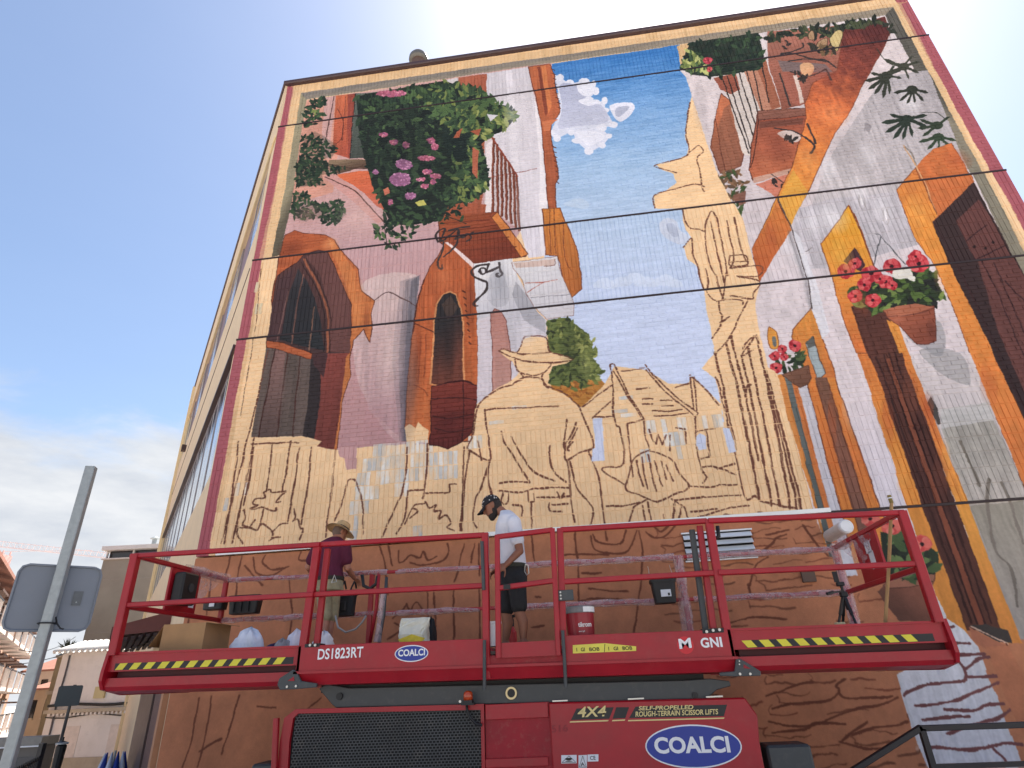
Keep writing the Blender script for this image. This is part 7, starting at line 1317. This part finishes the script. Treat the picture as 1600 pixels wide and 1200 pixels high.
# grey garage roof low at the left and fence before it
l = PD(20, 1165, 15.0); gg = thing('garage', 'flat roofed grey garage low at the left edge behind the signpost', 'garage', (l.x, l.y, gz(l.x, l.y))); r_ = PD(80, 1160, 15.0); ex = Vector((r_.x-l.x, r_.y-l.y, 0)).normalized(); nn = Vector((ex.y, -ex.x, 0)); nn = nn if nn.y < 0 else -nn; H5 = HB(l, ex, nn); zt5 = PD(40, 1152, 15.0).z; z5 = PD(40, 1165, 15.0).z
H5.box(-2.5, .75, -3.0, z5, -.5, 0, 'wall', mat('garage_grey', (112, 108, 104), .8, var=.1), gg); H5.box(-2.6, .8, z5, zt5, -.5, .12, 'roof_edge', mat('garage_roof', (140, 136, 130), .8), gg)
H5.box(-2.0, .7, -2.6, z5-.25, .0, .03, 'garage_door', mat('garage_door', (88, 86, 86), .6, var=.1, stretch=(1, 1, 12)), gg); H5.box(-2.6, .8, z5-.03, z5+.0, .0, .14, 'edge_line', MW, gg)
l = PD(10, 1215, 9.0); r_ = PD(62, 1182, 11.5); fn = thing('picket_fence', 'dark metal picket fence at the bottom left corner', 'fence', (l.x, l.y, gz(l.x, l.y))); ztf = PD(58, 1184, 11.0).z
for k in range(16):
    p = l.lerp(r_, k/15); g_ = gz(p.x, p.y); MB().bar((p.x, p.y, g_), (p.x, p.y, ztf), .05, .02).build('picket', M_IRON, fn)
MB().bar((l.x, l.y, ztf-.06), (r_.x, r_.y, ztf-.06), .03, .04).build('rail', M_IRON, fn); MB().bar((l.x, l.y, ztf-.6), (r_.x, r_.y, ztf-.6), .03, .04).build('rail', M_IRON, fn)
MB().bar((r_.x, r_.y, gz(r_.x, r_.y)), (r_.x, r_.y, ztf+.2), .09, .09).build('gate_post', M_IRON, fn)
# tower crane far away
M_CR = mat('crane_paint', (206, 166, 158), .6, var=.06); M_CR2 = mat('crane_pale', (214, 196, 194), .6, var=.05); DK = 150.0
cr0 = PD(-120, 842, DK*1.05); cr1 = PD(210, 877, DK); mb0 = PD(4, 868, DK); t = thing('tower_crane', 'pale red tower crane with its long jib behind the signpost', 'crane', (mb0.x, mb0.y, -3)); dj = (cr1-cr0); nl = 34
def pipe(a, b, r, name, m, par): return MB().bar(a, b, r, r).build(name, m, par)
jb_ = pipe(cr0, cr1, .16, 'jib', M_CR2, t); upv = Vector((0, 0, 1.55)); sd2 = Vector((dj.y, -dj.x, 0)).normalized()*.7
pipe(cr0+upv, cr1+upv*.8, .16, 'chord', M_CR2, jb_); pipe(cr0+sd2*2, cr1+sd2*2, .16, 'chord', M_CR2, jb_)
for k in range(nl):
    a = cr0+dj*(k/nl); m_ = cr0+dj*((k+.5)/nl)+upv*.97+sd2; b = cr0+dj*((k+1)/nl); pipe(a, m_, .09, 'lattice', M_CR2, jb_); pipe(m_, b, .09, 'lattice', M_CR2, jb_)
for dx, dy in ((-1, -1), (1, -1), (1, 1), (-1, 1)): pipe(Vector((mb0.x+dx, mb0.y+dy, -3)), Vector((mb0.x+dx, mb0.y+dy, mb0.z+1.0)), .25, 'mast_leg', M_CR, t)
hgt = mb0.z; k = 0; z = -2.0
while z < mb0.z-1:
    pipe(Vector((mb0.x-1, mb0.y-1, z)), Vector((mb0.x+1, mb0.y-1, z+2)), .2, 'mast_brace', M_CR, t); pipe(Vector((mb0.x+1, mb0.y-1, z)), Vector((mb0.x-1, mb0.y-1, z+2)), .2, 'mast_brace', M_CR, t); z += 2
MB().box((mb0.x-1.4, mb0.y-1.4, mb0.z-2.2), (mb0.x+1.4, mb0.y+1.4, mb0.z)).build('cab', M_CR, t)
pipe(Vector((mb0.x, mb0.y, mb0.z+1)), cr0.lerp(cr1, .8)+upv, .12, 'tie_rope', M_CR2, t)
# overhead wires in the street
for k, (p, q_, lab) in enumerate((((0, 1027, 18), (110, 1018, 22), 'lower overhead wire crossing behind the signpost'), ((60, 1008, 20), (118, 995, 24), 'upper overhead wire between signpost and white house'), ((192, 1020, 11), (240, 1000, 13), 'thin stay wire beside the red platform end'))):
    a, b = PD(*p), PD(*q_); a = a+(a-b)*(.4 if k < 2 else 0); n_ = 10; tag(MB().tube([a.lerp(b, i/n_)-Vector((0, 0, .25*4*(i/n_)*(1-i/n_)*(k < 2))) for i in range(n_+1)], .012, 5).build('overhead_wire', M_BLK), lab, 'wire', 'overhead wires in the street')
# palm-like shrub on the roof line
sp_ = PD(106, 1020, 26); sh = thing('yucca_plant', 'dark spiky yucca behind the wall between tan house and white house', 'plant', (sp_.x, sp_.y, zz)); M_YU = mat('yucca_green', (48, 56, 40), .7, var=.25)
MB().tube([(sp_.x, sp_.y, zz-.1), (sp_.x, sp_.y, sp_.z)], .06, 8).build('trunk', mat('trunk_brown', (80, 66, 50), .9), sh)
q = MB()
for k in range(70):
    a = random.uniform(0, 6.28); e_ = random.uniform(-.35, 1.3); d = Vector((math.cos(a)*math.cos(e_), math.sin(a)*math.cos(e_), math.sin(e_))); s_ = d.orthogonal().normalized()*.035; c_ = Vector((sp_.x, sp_.y, sp_.z)); L_ = random.uniform(.4, .75)
    q.add([c_-s_*.6, c_+d*L_*.5-s_, c_+d*L_-Vector((0, 0, .06)), c_+d*L_*.5+s_, c_+s_*.6], [(0, 1, 2, 3, 4)])
cr_ = q.build('crown', M_YU, sh); cr_['kind'] = 'stuff'
